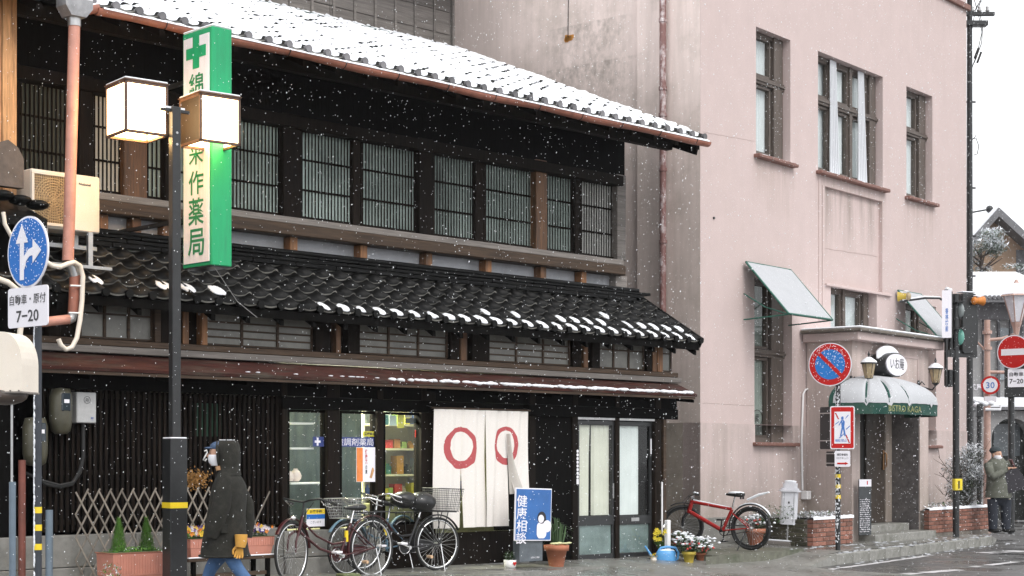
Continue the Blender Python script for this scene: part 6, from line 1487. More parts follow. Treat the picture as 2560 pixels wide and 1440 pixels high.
def bicycle(lab, rear, front, R_, paint, zg, steer=0, city=True, fb=None, rb=None, lean=0, saddle=blackm, fend=None, cover=False, handle=chrome, snowy=False, yellow=False, fz=None):
    """x points from the rear wheel to the front wheel"""
    dx, dy = front[0]-rear[0], front[1]-rear[1]; wb_ = math.hypot(dx, dy); t = thing('bicycle', lab, 'bicycle', (rear[0], rear[1], zg), math.atan2(dy, dx), 'bicycles parked along the shop fronts')
    t.rotation_euler[0] = lean
    if fz is not None: t.rotation_euler[1] = -math.atan2(fz-zg, wb_)
    A_, B2 = Vector((0,0,R_)), Vector((wb_,0,R_)); fend = fend or paint
    wheelset(t, 'w', A_, R_, 0, .016 if city else .026, fat=not city, rimm=chrome if city else blackm); wheelset(t, 'w', B2, R_, steer, .016 if city else .026, fat=not city, rimm=chrome if city else blackm)
    BB = Vector((wb_*.41, 0, .27)); hd = Vector((wb_-.16, 0, R_+.36)); hb = Vector((wb_-.11, 0, R_+.22)); st = Vector((wb_*.27, 0, .62 if city else .58))
    m_ = MB(); r1 = .015 if city else .024
    if city:
        m_.tube([hb, (wb_*.66,0,.36), BB], r1, 9); m_.tube([hd-Vector((0,0,.04)), (wb_*.70,0,.50), (wb_*.5,0,.40), (wb_*.345,0,.42)], r1*.85, 8)
    else:
        m_.tube([hb, BB], r1*1.25, 10); m_.tube([hd, st], r1, 10)
    m_.tube([BB, st], r1, 9)
    for s_ in (-.055,.055): m_.tube([BB+Vector((0,s_*.5,0)), A_+Vector((0.03,s_,0)), A_+Vector((0,s_,0))], .009, 7); m_.tube([st-Vector((0,-s_*.3,.05)), A_+Vector((0,s_,0))], .008, 7)
    m_.tube([hb-Vector((-.01,0,.02)), hd+Vector((0,0,.02))], r1*1.3, 10)
    obj('frame', m_, paint, t)
    m_ = MB(); rm_ = Matrix.Translation(B2) @ Matrix.Rotation(steer, 4, 'Z') @ Matrix.Translation(-B2); m_.m = rm_
    for s_ in (-.05,.05): m_.tube([hb+Vector((0,s_*.5,0)), B2+Vector((-.05,s_,R_*.55)), B2+Vector((-.01,s_,.12)), B2+Vector((0,s_,0))], [.014,.014,.012,.009] if city else .017, 8)
    m_.tube([hb+Vector((0,-.04,0)), hb+Vector((0,.04,0))], .016, 8); obj('fork', m_, paint if city else blackm, t)
    # handlebar
    m_ = MB(); hz = hd.z+(.17 if city else .10); m_.m = Matrix.Translation((hd.x,0,0)) @ Matrix.Rotation(steer, 4, 'Z')
    m_.tube([(0,0,hd.z),(-.02,0,hz)], .012, 8)
    if city:
        for s_ in (-1,1): m_.tube([(-.02,0,hz),(.05,s_*.10,hz+.02),(.02,s_*.22,hz+.04),(-.12,s_*.27,hz-.0),(-.20,s_*.27,hz-.02)], .011, 8)
    else: m_.tube([(-.05,-.3,hz+.01),(-.03,0,hz),(-.05,.3,hz+.01)], .013, 8)
    obj('handlebar', m_, handle, t)
    m_ = MB(); m_.m = Matrix.Translation((hd.x,0,0)) @ Matrix.Rotation(steer, 4, 'Z')
    for s_ in (-1,1):
        if city: m_.tube([(-.13,s_*.27,hz-.003),(-.24,s_*.27,hz-.025)], .017, 8)
        else: m_.tube([(-.05,s_*.2,hz+.01),(-.06,s_*.32,hz+.01)], .018, 8)
    obj('grip', m_, rubber, t)
    m_ = MB(); m_.m = Matrix.Translation((hd.x,0,0)) @ Matrix.Rotation(steer, 4, 'Z')
    for s_ in (-1,1): m_.tube([(.0,s_*.22,hz+.02),(-.09,s_*.22,hz-.035),(-.17,s_*.25,hz-.06)] if city else [(-.03,s_*.17,hz),(.04,s_*.2,hz-.03),(.03,s_*.28,hz-.05)], .006, 6)
    obj('brake_lever', m_, chrome, t)
    m_ = MB(); m_.m = Matrix.Translation((hd.x,0,0)) @ Matrix.Rotation(steer, 4, 'Z'); m_.tube([(.03,.15,hz),(.12,.1,hz-.12),(.1,.02,hz-.35)], .004, 5); m_.tube([(.03,-.15,hz),(.13,-.1,hz-.1),(.08,-.02,hz-.3)], .004, 5); obj('brake_cable', m_, rubber, t)
    # saddle
    sp = st+Vector((-.045,0,.14 if city else .18)); m_ = MB(); m_.tube([st, sp], .0125, 8); obj('seat_post', m_, chrome, t)
    m_ = MB(); X, Y = Vector((0,1,0)), Vector((0,0,1))
    m_.skinrings([m_.ring_pts(sp+Vector((x,0,z)),X,Y,w_,h_,12) for x,w_,h_,z in ((-.14,.03,.02,.03),(-.12,.085,.035,.03),(-.05,.09,.035,.03),(.02,.045,.03,.03),(.10,.025,.022,.032),(.14,.012,.012,.03))]); obj('saddle', m_, saddle, t)
    for s_ in (-.04,.04): m_ = MB(); m_.tube([(sp.x-.11,s_,sp.z-.035),(sp.x-.11,s_,sp.z+.01)], .014, 6); obj('saddle_spring', m_, chrome if city else blackm, t)
    # fenders, chain, crank
    if city or fend:
        m_ = MB(); q = arcp(A_, R_+.025, -12, 150, 22); m_.tube(q, [.026]*len(q), 6, flat=.35); obj('fender', m_, fend, t); m_ = MB(); q = arcp(B2, R_+.025, 35, 175, 18) if city else arcp(B2, R_+.03, 60, 120, 8); 
        m_.m = rm_; m_.tube(q, [.026]*len(q), 6, flat=.35); obj('fender', m_, fend, t)
    m_ = MB(); m_.cyl(BB+Vector((0,-.06,0)), BB+Vector((0,.06,0)), .022, 10); m_.tube([BB+Vector((0,-.05,0))+Vector((.075*math.cos(a*.349),0,.075*math.sin(a*.349))) for a in range(18)], .006, 5, closed=True)
    m_.tube([BB+Vector((0,-.06,0)), BB+Vector((-.15,-.075,-.05) if city else (.03,-.08,-.16))], .010, 6); m_.tube([BB+Vector((0,.06,0)), BB+Vector((.15,.075,.05) if city else (-.03,.08,.16))], .010, 6); obj('crank', m_, chrome if city else blackm, t)
    for s_, e in ((-1, BB+(Vector((-.15,-.075,-.05)) if city else Vector((.03,-.08,-.16)))), (1, BB+(Vector((.15,.075,.05)) if city else Vector((-.03,.08,.16))))):
        m_ = MB(); m_.box(e.x-.045, e.x+.045, e.y+(0 if s_ > 0 else -.085), e.y+(.085 if s_ > 0 else 0), e.z-.012, e.z+.012, .004); obj('pedal', m_, signw if city else blackm, t)
    m_ = MB(); m_.tube([BB+Vector((.0,-.05,.075)), A_+Vector((0,-.05,.035))], .006, 5); m_.tube([BB+Vector((.0,-.05,-.075)), A_+Vector((0,-.05,-.035))], .006, 5); obj('chain', m_, blackm, t)
    if city:
        m_ = MB(); m_.prism([(A_.x-.02,R_+.05),(BB.x+.02,BB.z+.10),(BB.x+.1,BB.z),(BB.x+.02,BB.z-.08),(A_.x+.0,R_-.04)], -.066, -.056); obj('chain_guard', m_, paint, t)
        m_ = MB(); z = R_*2+.065
        for s_ in (-.055,0,.055): m_.tube([(.2,s_,z),(-.22,s_,z)], .006, 5)
        for s_ in (-.06,.06): m_.tube([(-.1,s_,z),(0,s_,R_)], .006, 5); m_.tube([(.05,s_,z),(0,s_,R_)], .006, 5)
        for x in (.2,0,-.22): m_.tube([(x,-.06,z),(x,.06,z)], .006, 5)
        obj('rear_rack', m_, blackm, t)
        m_ = MB(); m_.tube([(0,-.07,R_),(-.02,-.14,.01)], .008, 6); m_.tube([(0,.07,R_),(-.02,.14,.01)], .008, 6); m_.tube([(-.02,-.14,.01),(-.02,.14,.01)], .008, 6); obj('kickstand', m_, chrome, t)
        m_ = MB(); m_.ell((wb_-.02,0,R_*2+.03), .04,.03,.03,10,6); obj('lamp', m_, chrome, t)
        m_ = MB(); m_.cyl((.1,-.04,R_-.15),(.1,.04,R_-.15),.02,8); obj('reflector', m_, mat('reflector_amber',(.6,.4,.25),.3,.1,5,0), t)
    else:
        m_ = MB(); m_.tube([(.03,.06,R_),(.12,.2,.0)], .008, 6); obj('kickstand', m_, blackm, t)
    if fb: basket(t, (hd.x+.19,0,R_*2+.03), .24, .32, .26, .36, .22, fb, n=8)
    if rb: basket(t, (-.06,0,R_*2+.075), .28, .36, .26, .34, .26, rb, wire=.0022, n=11)
    if yellow: m_ = MB(); p_ = st.lerp(BB,.4); m_.tube([p_+Vector((0,0,.06)), p_-Vector((0,0,.06))], .022, 8); obj('lock_tag', m_, yel, t)
    if cover:
        m_ = MB(); m_.ell((sp.x+.02,0,sp.z+.04),.19,.16,.12,14,8,.06); m_.ell((sp.x+.26,0,sp.z+.06),.17,.13,.1,14,8,.08); obj('seat_cover', m_, mat('black_cover',(.012,.012,.013),.35,.3,9,.3), t)
    if snowy:
        m_ = MB(); m_.ell(sp+Vector((-.02,0,.055)), .13,.07,.022,14,6); q = arcp(A_, R_+.04, 55, 150, 10); m_.tube(q, [.005]+[.022]*9+[.005], 6, flat=.5)
        m_.tube([hd+Vector((-.02,0,.026)), st+Vector((.03,0,.022))], .012, 6); m_.tube([(-.28,0,R_*2+.2),(-.12,0,R_*2+.16),(.05,0,R_*2+.09)], [.02,.035,.03], 7, flat=.6)
        for k in range(12): a = rnd.uniform(0,6.28); m_.ell((R_*.98*math.cos(a), rnd.uniform(-.02,.02), R_+R_*.98*math.sin(a)), .025,.012,.01,7,4)
        m_.m = Matrix.Translation((hd.x,0,0)) @ Matrix.Rotation(steer, 4, 'Z')
        for s_ in (-1,1): m_.ell((-.05,s_*.22,hz+.03),.025,.08,.015,10,5)
        sn(m_, t, 'snow_layer')
    return t
def bpos(px, py, z): q = I.g(px, py, z); return q[0], q[1]
maroon = mat('maroon_bike_paint', (.055,.01,.012), .3, .1, 6, 0); blk = mat('black_bike_paint', (.015,.015,.017), .3, .1, 6, 0); lblue = mat('light_blue_bike_paint', (.10,.19,.27), .35, .1, 6, 0); redb = mat('red_bike_paint', (.36,.02,.018), .3, .1, 6, 0)
def wd_bike(pr, dr_, pf, df): # depth given
    a = D(pr, HY, dr_); b = D(pf, HY, df); return (a.x, a.y), (b.x, b.y)
r_, f_ = wd_bike(929, 18.25, 729, 17.35); bicycle('maroon step-through bicycle in front with its front wheel by the flower bench', r_, f_, .335, maroon, CH-295*18.25/F, .30, yellow=True, fz=CH-311*17.35/F, handle=blackm)
r_, f_ = wd_bike(1091, 19.2, 905, 18.55); bicycle('black bicycle with a wire rear basket and covered saddle before the white curtain', r_, f_, .315, blk, CH-277*19.2/F, .2, rb=mat('dark_wire',(.08,.08,.08),.4,.2,8,0,metal=.5), cover=True, fz=CH-277*18.6/F)
r_, f_ = wd_bike(1006, 19.3, 868, 18.35); bicycle('slate blue bicycle with a chrome front basket between the maroon and black ones', r_, f_, .31, lblue, .2, -.15, fb=metal, yellow=True)
ra, fa = (lambda a, b: ((a.x,a.y),(b.x,b.y)))(D(1877,HY,23.3), D(1706,HY,23.9))
bicycle('red mountain bicycle with snow on its saddle parked before the pink wall', ra, fa, .315, redb, CH-226*23.3/F, .55, city=False, fend=blackm, snowy=True, fz=CH-219*24.0/F, saddle=rubber, handle=blackm)
t = thing('wooden_block', 'weathered greenish block lying under the front bicycle', 'block', tuple(I.g(872,1452,.2))+(.19,), R(40)); m_ = MB(); m_.box(-.12,.1,-.08,.08,0,.09,.01); obj('block', m_, mat('green_block',(.12,.14,.06),.7,.3,8,.2), t)
# ================================================================ traffic signs on the right
SPd = 24.3; q = D(2095, HY, SPd); zb0 = .16
SG = thing('sign_pole', 'black and yellow banded pole speckled with snow before the left brick planter', 'pole', (q.x,q.y,zb0))
def zz(py, d): return CH+(HY-py)/F*d
m_ = MB(); m_.tube([(0,0,0),(0,0,zz(868,SPd)-zb0)], .038, 14); obj('pole', m_, blackm, SG)
for py in (1190,1216,1242): z = zz(py,SPd)-zb0; m_ = MB(); m_.tube([(0,0,z-.028),(0,0,z+.028)], .0405, 14); obj('yellow_band', m_, yel, SG)
m_ = MB()
for k in range(420): z = rnd.uniform(.1,2.9); a = rnd.uniform(2.6,5.2); m_.ell((.038*math.cos(a),.038*math.sin(a),z), .006,.006,rnd.uniform(.006,.02),6,4)
sn(m_, SG, 'plastered_snow')
def sgn(name, lab, px, py, d, rz): return thing(name, lab, 'traffic sign', tuple(D(px,py,d)), R(rz))
NP = sgn('no_parking_sign', 'round blue no parking sign with red border and slash left of the porch', 2075, 911, 24.15, -22)
m_ = MB(); m_.cyl((0,0,0),(0,.012,0),.318,44); obj('rim', m_, signw, NP); m_ = MB(); m_.cyl((0,-.002,0),(0,-.0005,0),.305,44); obj('border', m_, signr, NP); m_ = MB(); m_.cyl((0,-.005,0),(0,-.0025,0),.222,44); obj('face', m_, mat('np_blue',(.03,.19,.55),.55,.08,5,0,spec=.2), NP)
m_ = MB(); m_.m = Matrix.Rotation(R(45), 4, 'Y'); m_.box(-.225,.225,-.009,-.006,-.028,.028); obj('slash', m_, signr, NP); snowdots(NP, .29, 380, 1.25)
PC_ = sgn('pedestrian_sign', 'rectangular red bordered sign with a struck out blue walking figure', 2106, 1069, 24.15, -12)
pw, ph = .355, .635
m_ = MB(); m_.prism(rrect(pw, ph, .03), 0, .012); obj('plate', m_, signw, PC_); m_ = MB(); m_.prism(rrect(pw-.03, ph-.03, .02), -.002, -.0005); obj('border', m_, signr, PC_); m_ = MB(); m_.box(-.117,.117,-.005,-.0025,-.235,.235); obj('face', m_, signw, PC_)
wk = mat('walker_blue', (.05,.17,.5), .4, .05, 5, 0)
flat([[(-.014,.115),(.014,.115),(.018,.14),(.012,.165),(-.012,.165),(-.018,.14)], [(-.02,.108),(.02,.11),(.03,.0),(-.012,-.0)], [(-.012,.0),(.012,.0),(-.015,-.12),(-.035,-.125)], [(.005,.0),(.03,.0),(.05,-.12),(.03,-.125)], [(-.02,.105),(-.005,.1),(-.045,.03),(-.055,.035)], [(.02,.105),(.035,.09),(.03,.03),(.02,.03)],
      [(-.11,.055),(-.095,.05),(.085,.20),(.075,.205)] if False else [(-.11,.05),(-.10,.045),(-.045,.085),(-.05,.095)], [(.04,.14),(.05,.135),(.09,.18),(.085,.19)], [(.05,-.02),(.06,-.03),(.11,.02),(.105,.03)], [(-.05,-.15),(-.035,-.155),(.04,-.08),(.03,-.075)]], wk, PC_, name='walking_figure')
flat([[(-.112,.215),(-.09,.215),(-.045,.125),(-.065,.125)], [(.04,-.105),(.06,-.105),(.112,-.225),(.092,-.225)]], signr, PC_, y=-.0052, name='red_slash'); text('横断禁止', PC_, wk, -.02, -.006, -.19, .17, .045, bold=.01); snowdots(PC_, .2, 60, 1)
PL = sgn('small_plate', 'small white plate with black text and a red arrow under the pedestrian sign', 2106, 1147, 24.15, -12)
m_ = MB(); m_.prism(rrect(.225,.235,.02), 0, .01); obj('plate', m_, signw, PL); text('横断歩道を', PL, ink, 0, -.003, .062, .16, .035, bold=.02); text('わたりましょう', PL, ink, 0, -.003, .01, .17, .03); flat([[(-.075,-.08),(.04,-.08),(.04,-.09),(.085,-.068),(.04,-.046),(.04,-.056),(-.075,-.056)]], signr, PL, y=-.003, name='arrow')
for nm, px, py, w2, h2 in (('back of the large sign', 2070, 1070, .30, .63), ('back of the small plate', 2079, 1147, .20, .22)):
    t = sgn('reversed_sign', 'black '+nm+' facing away beside the banded pole', px, py, 24.45, -62); m_ = MB(); m_.prism(rrect(w2*1.25, h2, .02), 0, .01); obj('plate', m_, blackm, t); m_ = MB()
    for k in (-.3,.35): m_.box(-w2*.55,w2*.55,-.02,-.001,h2*k-.008,h2*k+.008)
    obj('rail', m_, metal, t)
m_ = MB(); m_.box(-.02,.02,-.05,.05,zz(905,SPd)-zb0,zz(900,SPd)-zb0); m_.box(-.1,.1,-.045,-.03,zz(1040,SPd)-zb0-.02,zz(1040,SPd)-zb0+.02); m_.box(-.1,.1,-.045,-.03,zz(1100,SPd)-zb0-.02,zz(1100,SPd)-zb0+.02); obj('clamp', m_, metal, SG)
# ---------------- traffic light
TD = 28.4; q = D(2390, HY, TD); tz = CH-195*TD/F
TL = thing('traffic_light', 'black signal pole with dark signal head and a yellow button box', 'traffic light', (q.x,q.y,tz), R(20))
def tzz(py): return zz(py,TD)-tz
k_ = TD/F
m_ = MB(); m_.tube([(0,0,0),(0,0,tzz(735))], .058, 16); obj('pole', m_, blackm, TL)
m_ = MB(); m_.prism(rrect(42*k_, 150*k_, .06), -.02, .16); m_.m = Matrix.Identity(4); hd_ = obj('signal_head', m_, blackm, TL); hd_.location = (34*k_, -.05, tzz(808))
m_ = MB()
for zc in (.22, -.24): m_.prism([(-22*k_-.16,zc+.13),(-22*k_,zc+.17),(-22*k_,zc+.15),(-22*k_-.16,zc+.115)], -.12, .2); 
o = obj('visor', m_, blackm, TL); o.location = (34*k_, -.05, tzz(808))
for zc, m in ((.22, mat('dim_lens',(.25,.28,.28),.3,.1,5,0)), (-.24, mat('green_lens',(.12,.30,.25),.3,.1,5,0,emit=(.3,1,.8),es=.06))):
    m_ = MB(); m_.ell((-22*k_-.03,.02,zc), .05,.12,.14,14,8); o = obj('lens', m_, m, TL); o.location = (34*k_, -.05, tzz(808))
m_ = MB(); m_.tube([(62*k_,.05,tzz(770)),(68*k_,.05,tzz(790)),(68*k_,.05,tzz(860)),(58*k_,.05,tzz(885))], .014, 7); m_.box(-30*k_,60*k_,-.03,.03,tzz(893),tzz(876)); m_.box(-32*k_,-27*k_,-.03,.03,tzz(965),tzz(725)); m_.box(-20*k_,-14*k_,-.04,.04,tzz(890),tzz(730)); obj('bracket', m_, blackm, TL)
m_ = MB(); m_.box(-26*k_,-16*k_,-.07,.07,tzz(968),tzz(925),.01); m_.tube([(-22*k_,0,tzz(930)),(0,0,tzz(925))], .015, 6); obj('speaker_box', m_, blackm, TL)
m_ = MB(); m_.box(-12*k_,11*k_,-.09,.0,tzz(1226),tzz(1197),.01); obj('button_box', m_, mat('button_yellow',(.75,.58,.03),.4,.1,5,0), TL); m_ = MB(); m_.box(-2.5*k_,1.5*k_,-.095,-.091,tzz(1221),tzz(1202)); obj('button_slot', m_, blackm, TL)
m_ = MB(); m_.box(12*k_,54*k_,-.07,.12,tzz(731),tzz(728),.01); m_.tube([(-30*k_,0,tzz(722)),(-14*k_,0,tzz(726))], .03, 7); sn(m_, TL, 'snow_cap')
t = thing('signal_plate', 'narrow white vertical plate with blue lettering beside the signal head', 'sign', tuple(D(2367,785,TD-.25)), R(-12)); m_ = MB(); m_.prism(rrect(.16, 118*k_, .01), 0, .02); obj('plate', m_, signw, t); text('\n'.join('香林坊前'), t, wk, 0, -.003, -.1, .05, .4, bold=.02)
def warnlamp(px, py, lab, flip):
    t = thing('orange_lamp', lab, 'signal lamp', tuple(D(px,py,TD)), R(20 if not flip else 160)); m_ = MB(); m_.tube([(-.06,0,0),(.03,0,0),(.12,0,.0)], [.05,.06,.085], 14, cap=False); obj('hood', m_, mat('orange_hood',(.55,.19,.03),.6,.15,5,0) if not flip else mat('yellow_hood',(.5,.36,.05),.6,.15,5,0), t); m_ = MB(); m_.ell((-.06,0,0),.05,.07,.07,12,7); obj('lens', m_, lgl if flip else mat('orange_lens',(.6,.2,.03),.3,.1,5,0), t)
    m_ = MB(); m_.ell((-.02,0,.085),.06,.05,.015,10,5); sn(m_, t, 'snow_cap')
warnlamp(2443, 752, 'orange hooded lamp on top of the dark signal head', False); warnlamp(2262, 741, 'yellow hooded lamp at the end of the thin side arm', True)
t = thing('signal_arm', 'thin side arm capped with snow reaching left from the signal plate', 'arm', tuple(D(2355,745,TD)), 0); m_ = MB(); m_.tube([(0,0,-.03),(-.05,0,.0),(-.3,0,.0),(-105*k_,0,-.06)], .02, 8); obj('tube', m_, blackm, t); m_ = MB(); m_.tube([(-.03,0,.012),(-.3,0,.025),(-100*k_,0,-.035)], .017, 6); sn(m_, t, 'snow_cap')  # side arm of the signal, built as its own object
# ---------------- utility pole and wires
UD = 33; UPo = thing('utility_pole', 'tall thin black utility pole rising beside the pink building corner', 'utility pole', (D(2424,HY,UD).x, UD, 0)); ku = UD/F
m_ = MB(); m_.tube([(0,0,0),(0,0,12.5)], [.075,.05], 14); obj('pole', m_, blackm, UPo)
for py in (590, 690, 470, 255): z = zz(py,UD); m_ = MB(); m_.tube([(-.1,0,z),(.12,0,z)], .02, 6); obj('step_bolt', m_, blackm, UPo)
m_ = MB(); z = zz(35,UD); m_.box(-.2,.5,-.04,.04,z-.04,z+.04,.01); m_.box(-.1,.35,-.1,.1,z-.25,z-.15,.01); obj('crossarm', m_, blackm, UPo)
for x in (.05,.2,.36): m_ = MB(); m_.lathe([(.02,0),(.05,.03),(.025,.06),(.045,.09),(.02,.12)], (x,0,z+.04), 8); obj('insulator', m_, metal, UPo)
CB = thing('power_cables', 'looping black power cables with splices beside the utility pole at top right', 'cable', (D(2424,HY,UD).x, UD, 0)); m_ = MB()
def cp(px, py, dy=0): return ((px-2424)*ku, dy, zz(py,UD))
m_.tube([cp(2430,170), cp(2444,130), cp(2455,80), cp(2447,40), cp(2436,0), cp(2434,-60)], .009, 5); m_.tube([cp(2424,180,.05), cp(2440,150,.05), cp(2456,105,.05), cp(2458,70,.05), cp(2450,20,.05), cp(2460,-60,.05)], .009, 5); m_.tube([cp(2424,120), cp(2432,60), cp(2440,20), cp(2462,-20)], .007, 5); m_.tube([cp(2426,350), cp(2440,345), cp(2447,365), cp(2443,385), cp(2434,388)], .009, 5); m_.tube([cp(2428,352),cp(2436,344),cp(2441,337)], .008, 5)
m_.tube([cp(2430,35), cp(2470,-20)], .007, 5)
obj('cable', m_, rubber, CB)
m_ = MB()
for a, b in (((2419,145),(2423,118)), ((2436,146),(2446,120)), ((2443,157),(2453,130))): m_.tube([cp(*a), cp(*b)], .022, 7)
obj('splice', m_, rubber, CB)
# ---------------- background street: lantern posts, signs, buildings
LD = 34
def lp(px, py, d=LD): return D(px, py, d)
cop = mat('copper_post', (.46,.30,.25), .5, .2, 6, .1)
def lantern_post(px, pyt, lab, pxl, pyl, d):
    q = lp(px, HY, d); t = thing('lantern_post', lab, 'street lamp', (q.x, q.y, 0)); k = d/F
    m_ = MB(); m_.tube([(0,0,0),(0,0,zz(pyt,d))], [.085,.06], 14); obj('pole', m_, cop, t)
    m_ = MB(); m_.tube([(0,0,zz(850,d)),((pxl-px)*k*.5,0,zz(847,d)),((pxl-px)*k,0,zz(pyl+95,d)),((pxl-px)*k,0,zz(pyl+68,d))], .035, 8); m_.tube([(0,0,zz(930,d)),(55*k,0,zz(931,d))], .035, 8); m_.tube([(0,0,zz(880,d)),(-30*k,0,zz(850,d))], .02, 8); obj('arm', m_, cop, t)
    for py in (835,875): m_ = MB(); m_.tube([(0,0,zz(py,d)),(0,0,zz(py-8,d))], .1, 12); obj('collar', m_, cop, t)
    return t
t = lantern_post(2468, 800, 'copper coloured lantern post with curled arms behind the signal pole', 2540, 740, LD)
kk = LD/F; q = lp(2541, 765); t = thing('street_lantern', 'frosted hexagonal street lantern with copper roof at the right edge', 'lantern', tuple(q))
m_ = MB(); m_.lathe([(.10,-.33),(.26,.2)], n=6, smooth=False); obj('glass', m_, mat('frosted_lantern',(.7,.7,.75),.4,.1,5,0), t)
m_ = MB(); m_.lathe([(.33,.2),(.3,.24),(.12,.42),(.05,.5),(.02,.55)], n=6, smooth=False); m_.lathe([(.05,-.6),(.08,-.45),(.12,-.34)], n=6, smooth=False)
m2_ = MB(); m2_.lathe([(.31,.235),(.29,.26),(.12,.435),(.04,.5)], n=6, smooth=False); sn(m2_, t, 'snow_cap')
for k in range(6): a = math.pi/3*k; m_.tube([(.102*math.cos(a),.102*math.sin(a),-.33),(.262*math.cos(a),.262*math.sin(a),.2)], .013, 4)
obj('frame', m_, cop, t)
ND = 31; t = thing('sign_post', 'black post with stepped base carrying the no entry sign at the right edge', 'pole', (D(2528,HY,ND).x, ND, .1)); m_ = MB(); m_.tube([(0,0,0),(0,0,zz(850,ND))], .06, 14); obj('pole', m_, blackm, t)
t = sgn('no_entry_sign', 'red no entry sign with white bar at the right edge', 2534, 880, ND-.2, -12); t.rotation_euler[2] = R(-38)
m_ = MB(); m_.cyl((0,0,0),(0,.012,0),.32,40); obj('rim', m_, signw, t); m_ = MB(); m_.cyl((0,-.003,0),(0,-.0005,0),.30,40); obj('face', m_, signr, t); m_ = MB(); m_.box(-.24,.24,-.006,-.0035,-.06,.06); obj('bar', m_, signw, t)
t = sgn('plate_sign', 'small white plate reading 7-20 under the no entry sign', 2541, 945, ND-.2, -20)
m_ = MB(); m_.prism(rrect(.31,.34,.02), 0, .01); obj('plate', m_, signw, t); text('自動車', t, ink, 0, -.003, .07, .25, .08, bold=.01); text('7−20', t, ink, 0, -.003, -.06, .25, .09, bold=.02)
m_ = MB(); m_.box(-.22,.18,.05,.07,-.36,.36,.01); obj('back_plate', m_, blackm, t)
t = sgn('speed_limit_sign', 'round white 30 speed sign with red ring on the copper post', 2476, 963, LD-.15, -20)
m_ = MB(); m_.cyl((0,0,0),(0,.012,0),.19,36); obj('rim', m_, signr, t); m_ = MB(); m_.cyl((0,-.003,0),(0,-.0005,0),.145,36); obj('face', m_, signw, t); text('30', t, wk, 0, -.005, 0, .17, .13, bold=.01)
m_ = MB(); m_.prism(rrect(.24,.12,.01), 0, .01); o = obj('sub_plate', m_, signw, t); o.location = (0,0,-.29)
m_ = MB(); m_.tube([(-.1,0.03,-.5),(.2,0.03,-.5),(.2,.05,-.42)], .03, 8); sn(m_, t, 'snow_cap')
t = thing('flag_sign_pole', 'slim pole with snow clods between utility pole and copper post', 'pole', (D(2448,HY,32.5).x, 32.5, 0)); m_ = MB(); m_.tube([(0,0,0),(0,0,zz(1010,32.5))], .05, 12); m_.box(-.06,.06,-.06,.06,zz(1042,32.5),zz(1010,32.5),.01); obj('pole', m_, blackm, t)
m_ = MB()
for px, py in ((2441,1012),(2452,1005),(2463,1010),(2478,1008)): m_.ell(((px-2448)*32.5/F,0,zz(py,32.5)),.07,.05,.05,9,5,.1)
sn(m_, t, 'snow_cap')
def bgp(d, pts, y0, y1): # polygon given in photo pixels at one distance, real depth y0..y1
    return [((px-CX)/F*d, zz(py,d)) for px, py in pts]
greyw = mat('grey_house_wall', (.3,.3,.3), .8, .2, 2, .2, dirt=(.2,.2,.2)); tan = mat('tan_gable_wall', (.42,.29,.2), .85, .15, 2, .2, dirt=(.3,.22,.16))
bgt = mat('grey_roof_edge', (.16,.16,.17), .7, .3, 4, .3)
GH = thing('gable_house', 'distant tan gabled house with grey tiled snowy roof behind the utility pole', 'house', (0,0,0)); d = 52
m_ = MB(); m_.prism(bgp(d, [(2395,640),(2478,543),(2600,655),(2600,900),(2395,900)],0,0), d, d+10); obj('wall', m_, tan, GH)
m_ = MB(); a = bgp(d, [(2380,640),(2479,528),(2612,650),(2612,672),(2479,550),(2380,662)],0,0); m_.prism(a, d-.8, d+10.5); obj('roof', m_, bgt, GH)
m_ = MB(); a = bgp(d, [(2378,632),(2479,524),(2608,643),(2612,650),(2479,530),(2380,640)],0,0); m_.prism(a, d-.7, d+10.4); sn(m_, GH, 'roof_snow')
m_ = MB(); c = D(2474,523,d); m_.ell((c.x,d,c.z),.12,.12,.12,12,8); m_.tube([(c.x-1,d,c.z-.18),(c.x,d,c.z)], .03, 6); obj('ridge_ornament', m_, blackm, GH)
m_ = MB(); x = bgp(d,[(2540,0),(2600,0)],0,0); m_.box(x[0][0],x[1][0],d-.05,d-.005,zz(900,d),zz(625,d)); obj('dark_wall', m_, bgt, GH)
LH = thing('low_shop', 'grey low shop building with snowy tiled roof and an arched dark entrance', 'building', (0,0,0)); d = 40
m_ = MB(); w0 = bgp(d, [(2405,760),(2640,760)],0,0); 
def bb(p0, p1, t0, t1, y0, y1, m=None, b=0, mb=None): 
    q = mb or MB(); q.box((p0-CX)/F*d, (p1-CX)/F*d, d+y0, d+y1, zz(t1,d), zz(t0,d), b); return q
obj('upper_wall', bb(2405,2640,745,1015,0,6), greyw, LH)
m_ = MB(); n = 20; vs = []
za, zb2 = zz(690,d), zz(752,d)
rp = [(d+3.2, zz(672,d)+.4), (d-.9, zb2)]
m_.prism([(d-.9,zb2-.12),(d-.9,zb2),(d+3.2,zz(650,d)),(d+3.2,zz(650,d)-.15)], (2400-CX)/F*d, (2640-CX)/F*d, 'x'); obj('roof', m_, bgt, LH)
m_ = MB(); m_.prism([(d-.88,zb2+.002),(d-.88,zb2+.06),(d+3.2,zz(650,d)+.08),(d+3.2,zz(650,d)+.01)], (2400-CX)/F*d, (2640-CX)/F*d, 'x')
sn(m_, LH, 'roof_snow')
for k in range(14): m_ = MB(); x = (2436+k*11-CX)/F*d; m_.cyl((x,d-.93,zb2+.0),(x,d-.85,zb2+.0),.045,10); obj('eave_tile', m_, bgt, LH)
for p in (2456,2492,2522,2550): obj('post', bb(p,p+6,760,1010,-.08,-.005), mat('dark_bg_post',(.1,.1,.11),.7,.2,4,.1), LH)
obj('dark_band', bb(2425,2640,752,800,-.12,-.01), bgt, LH)
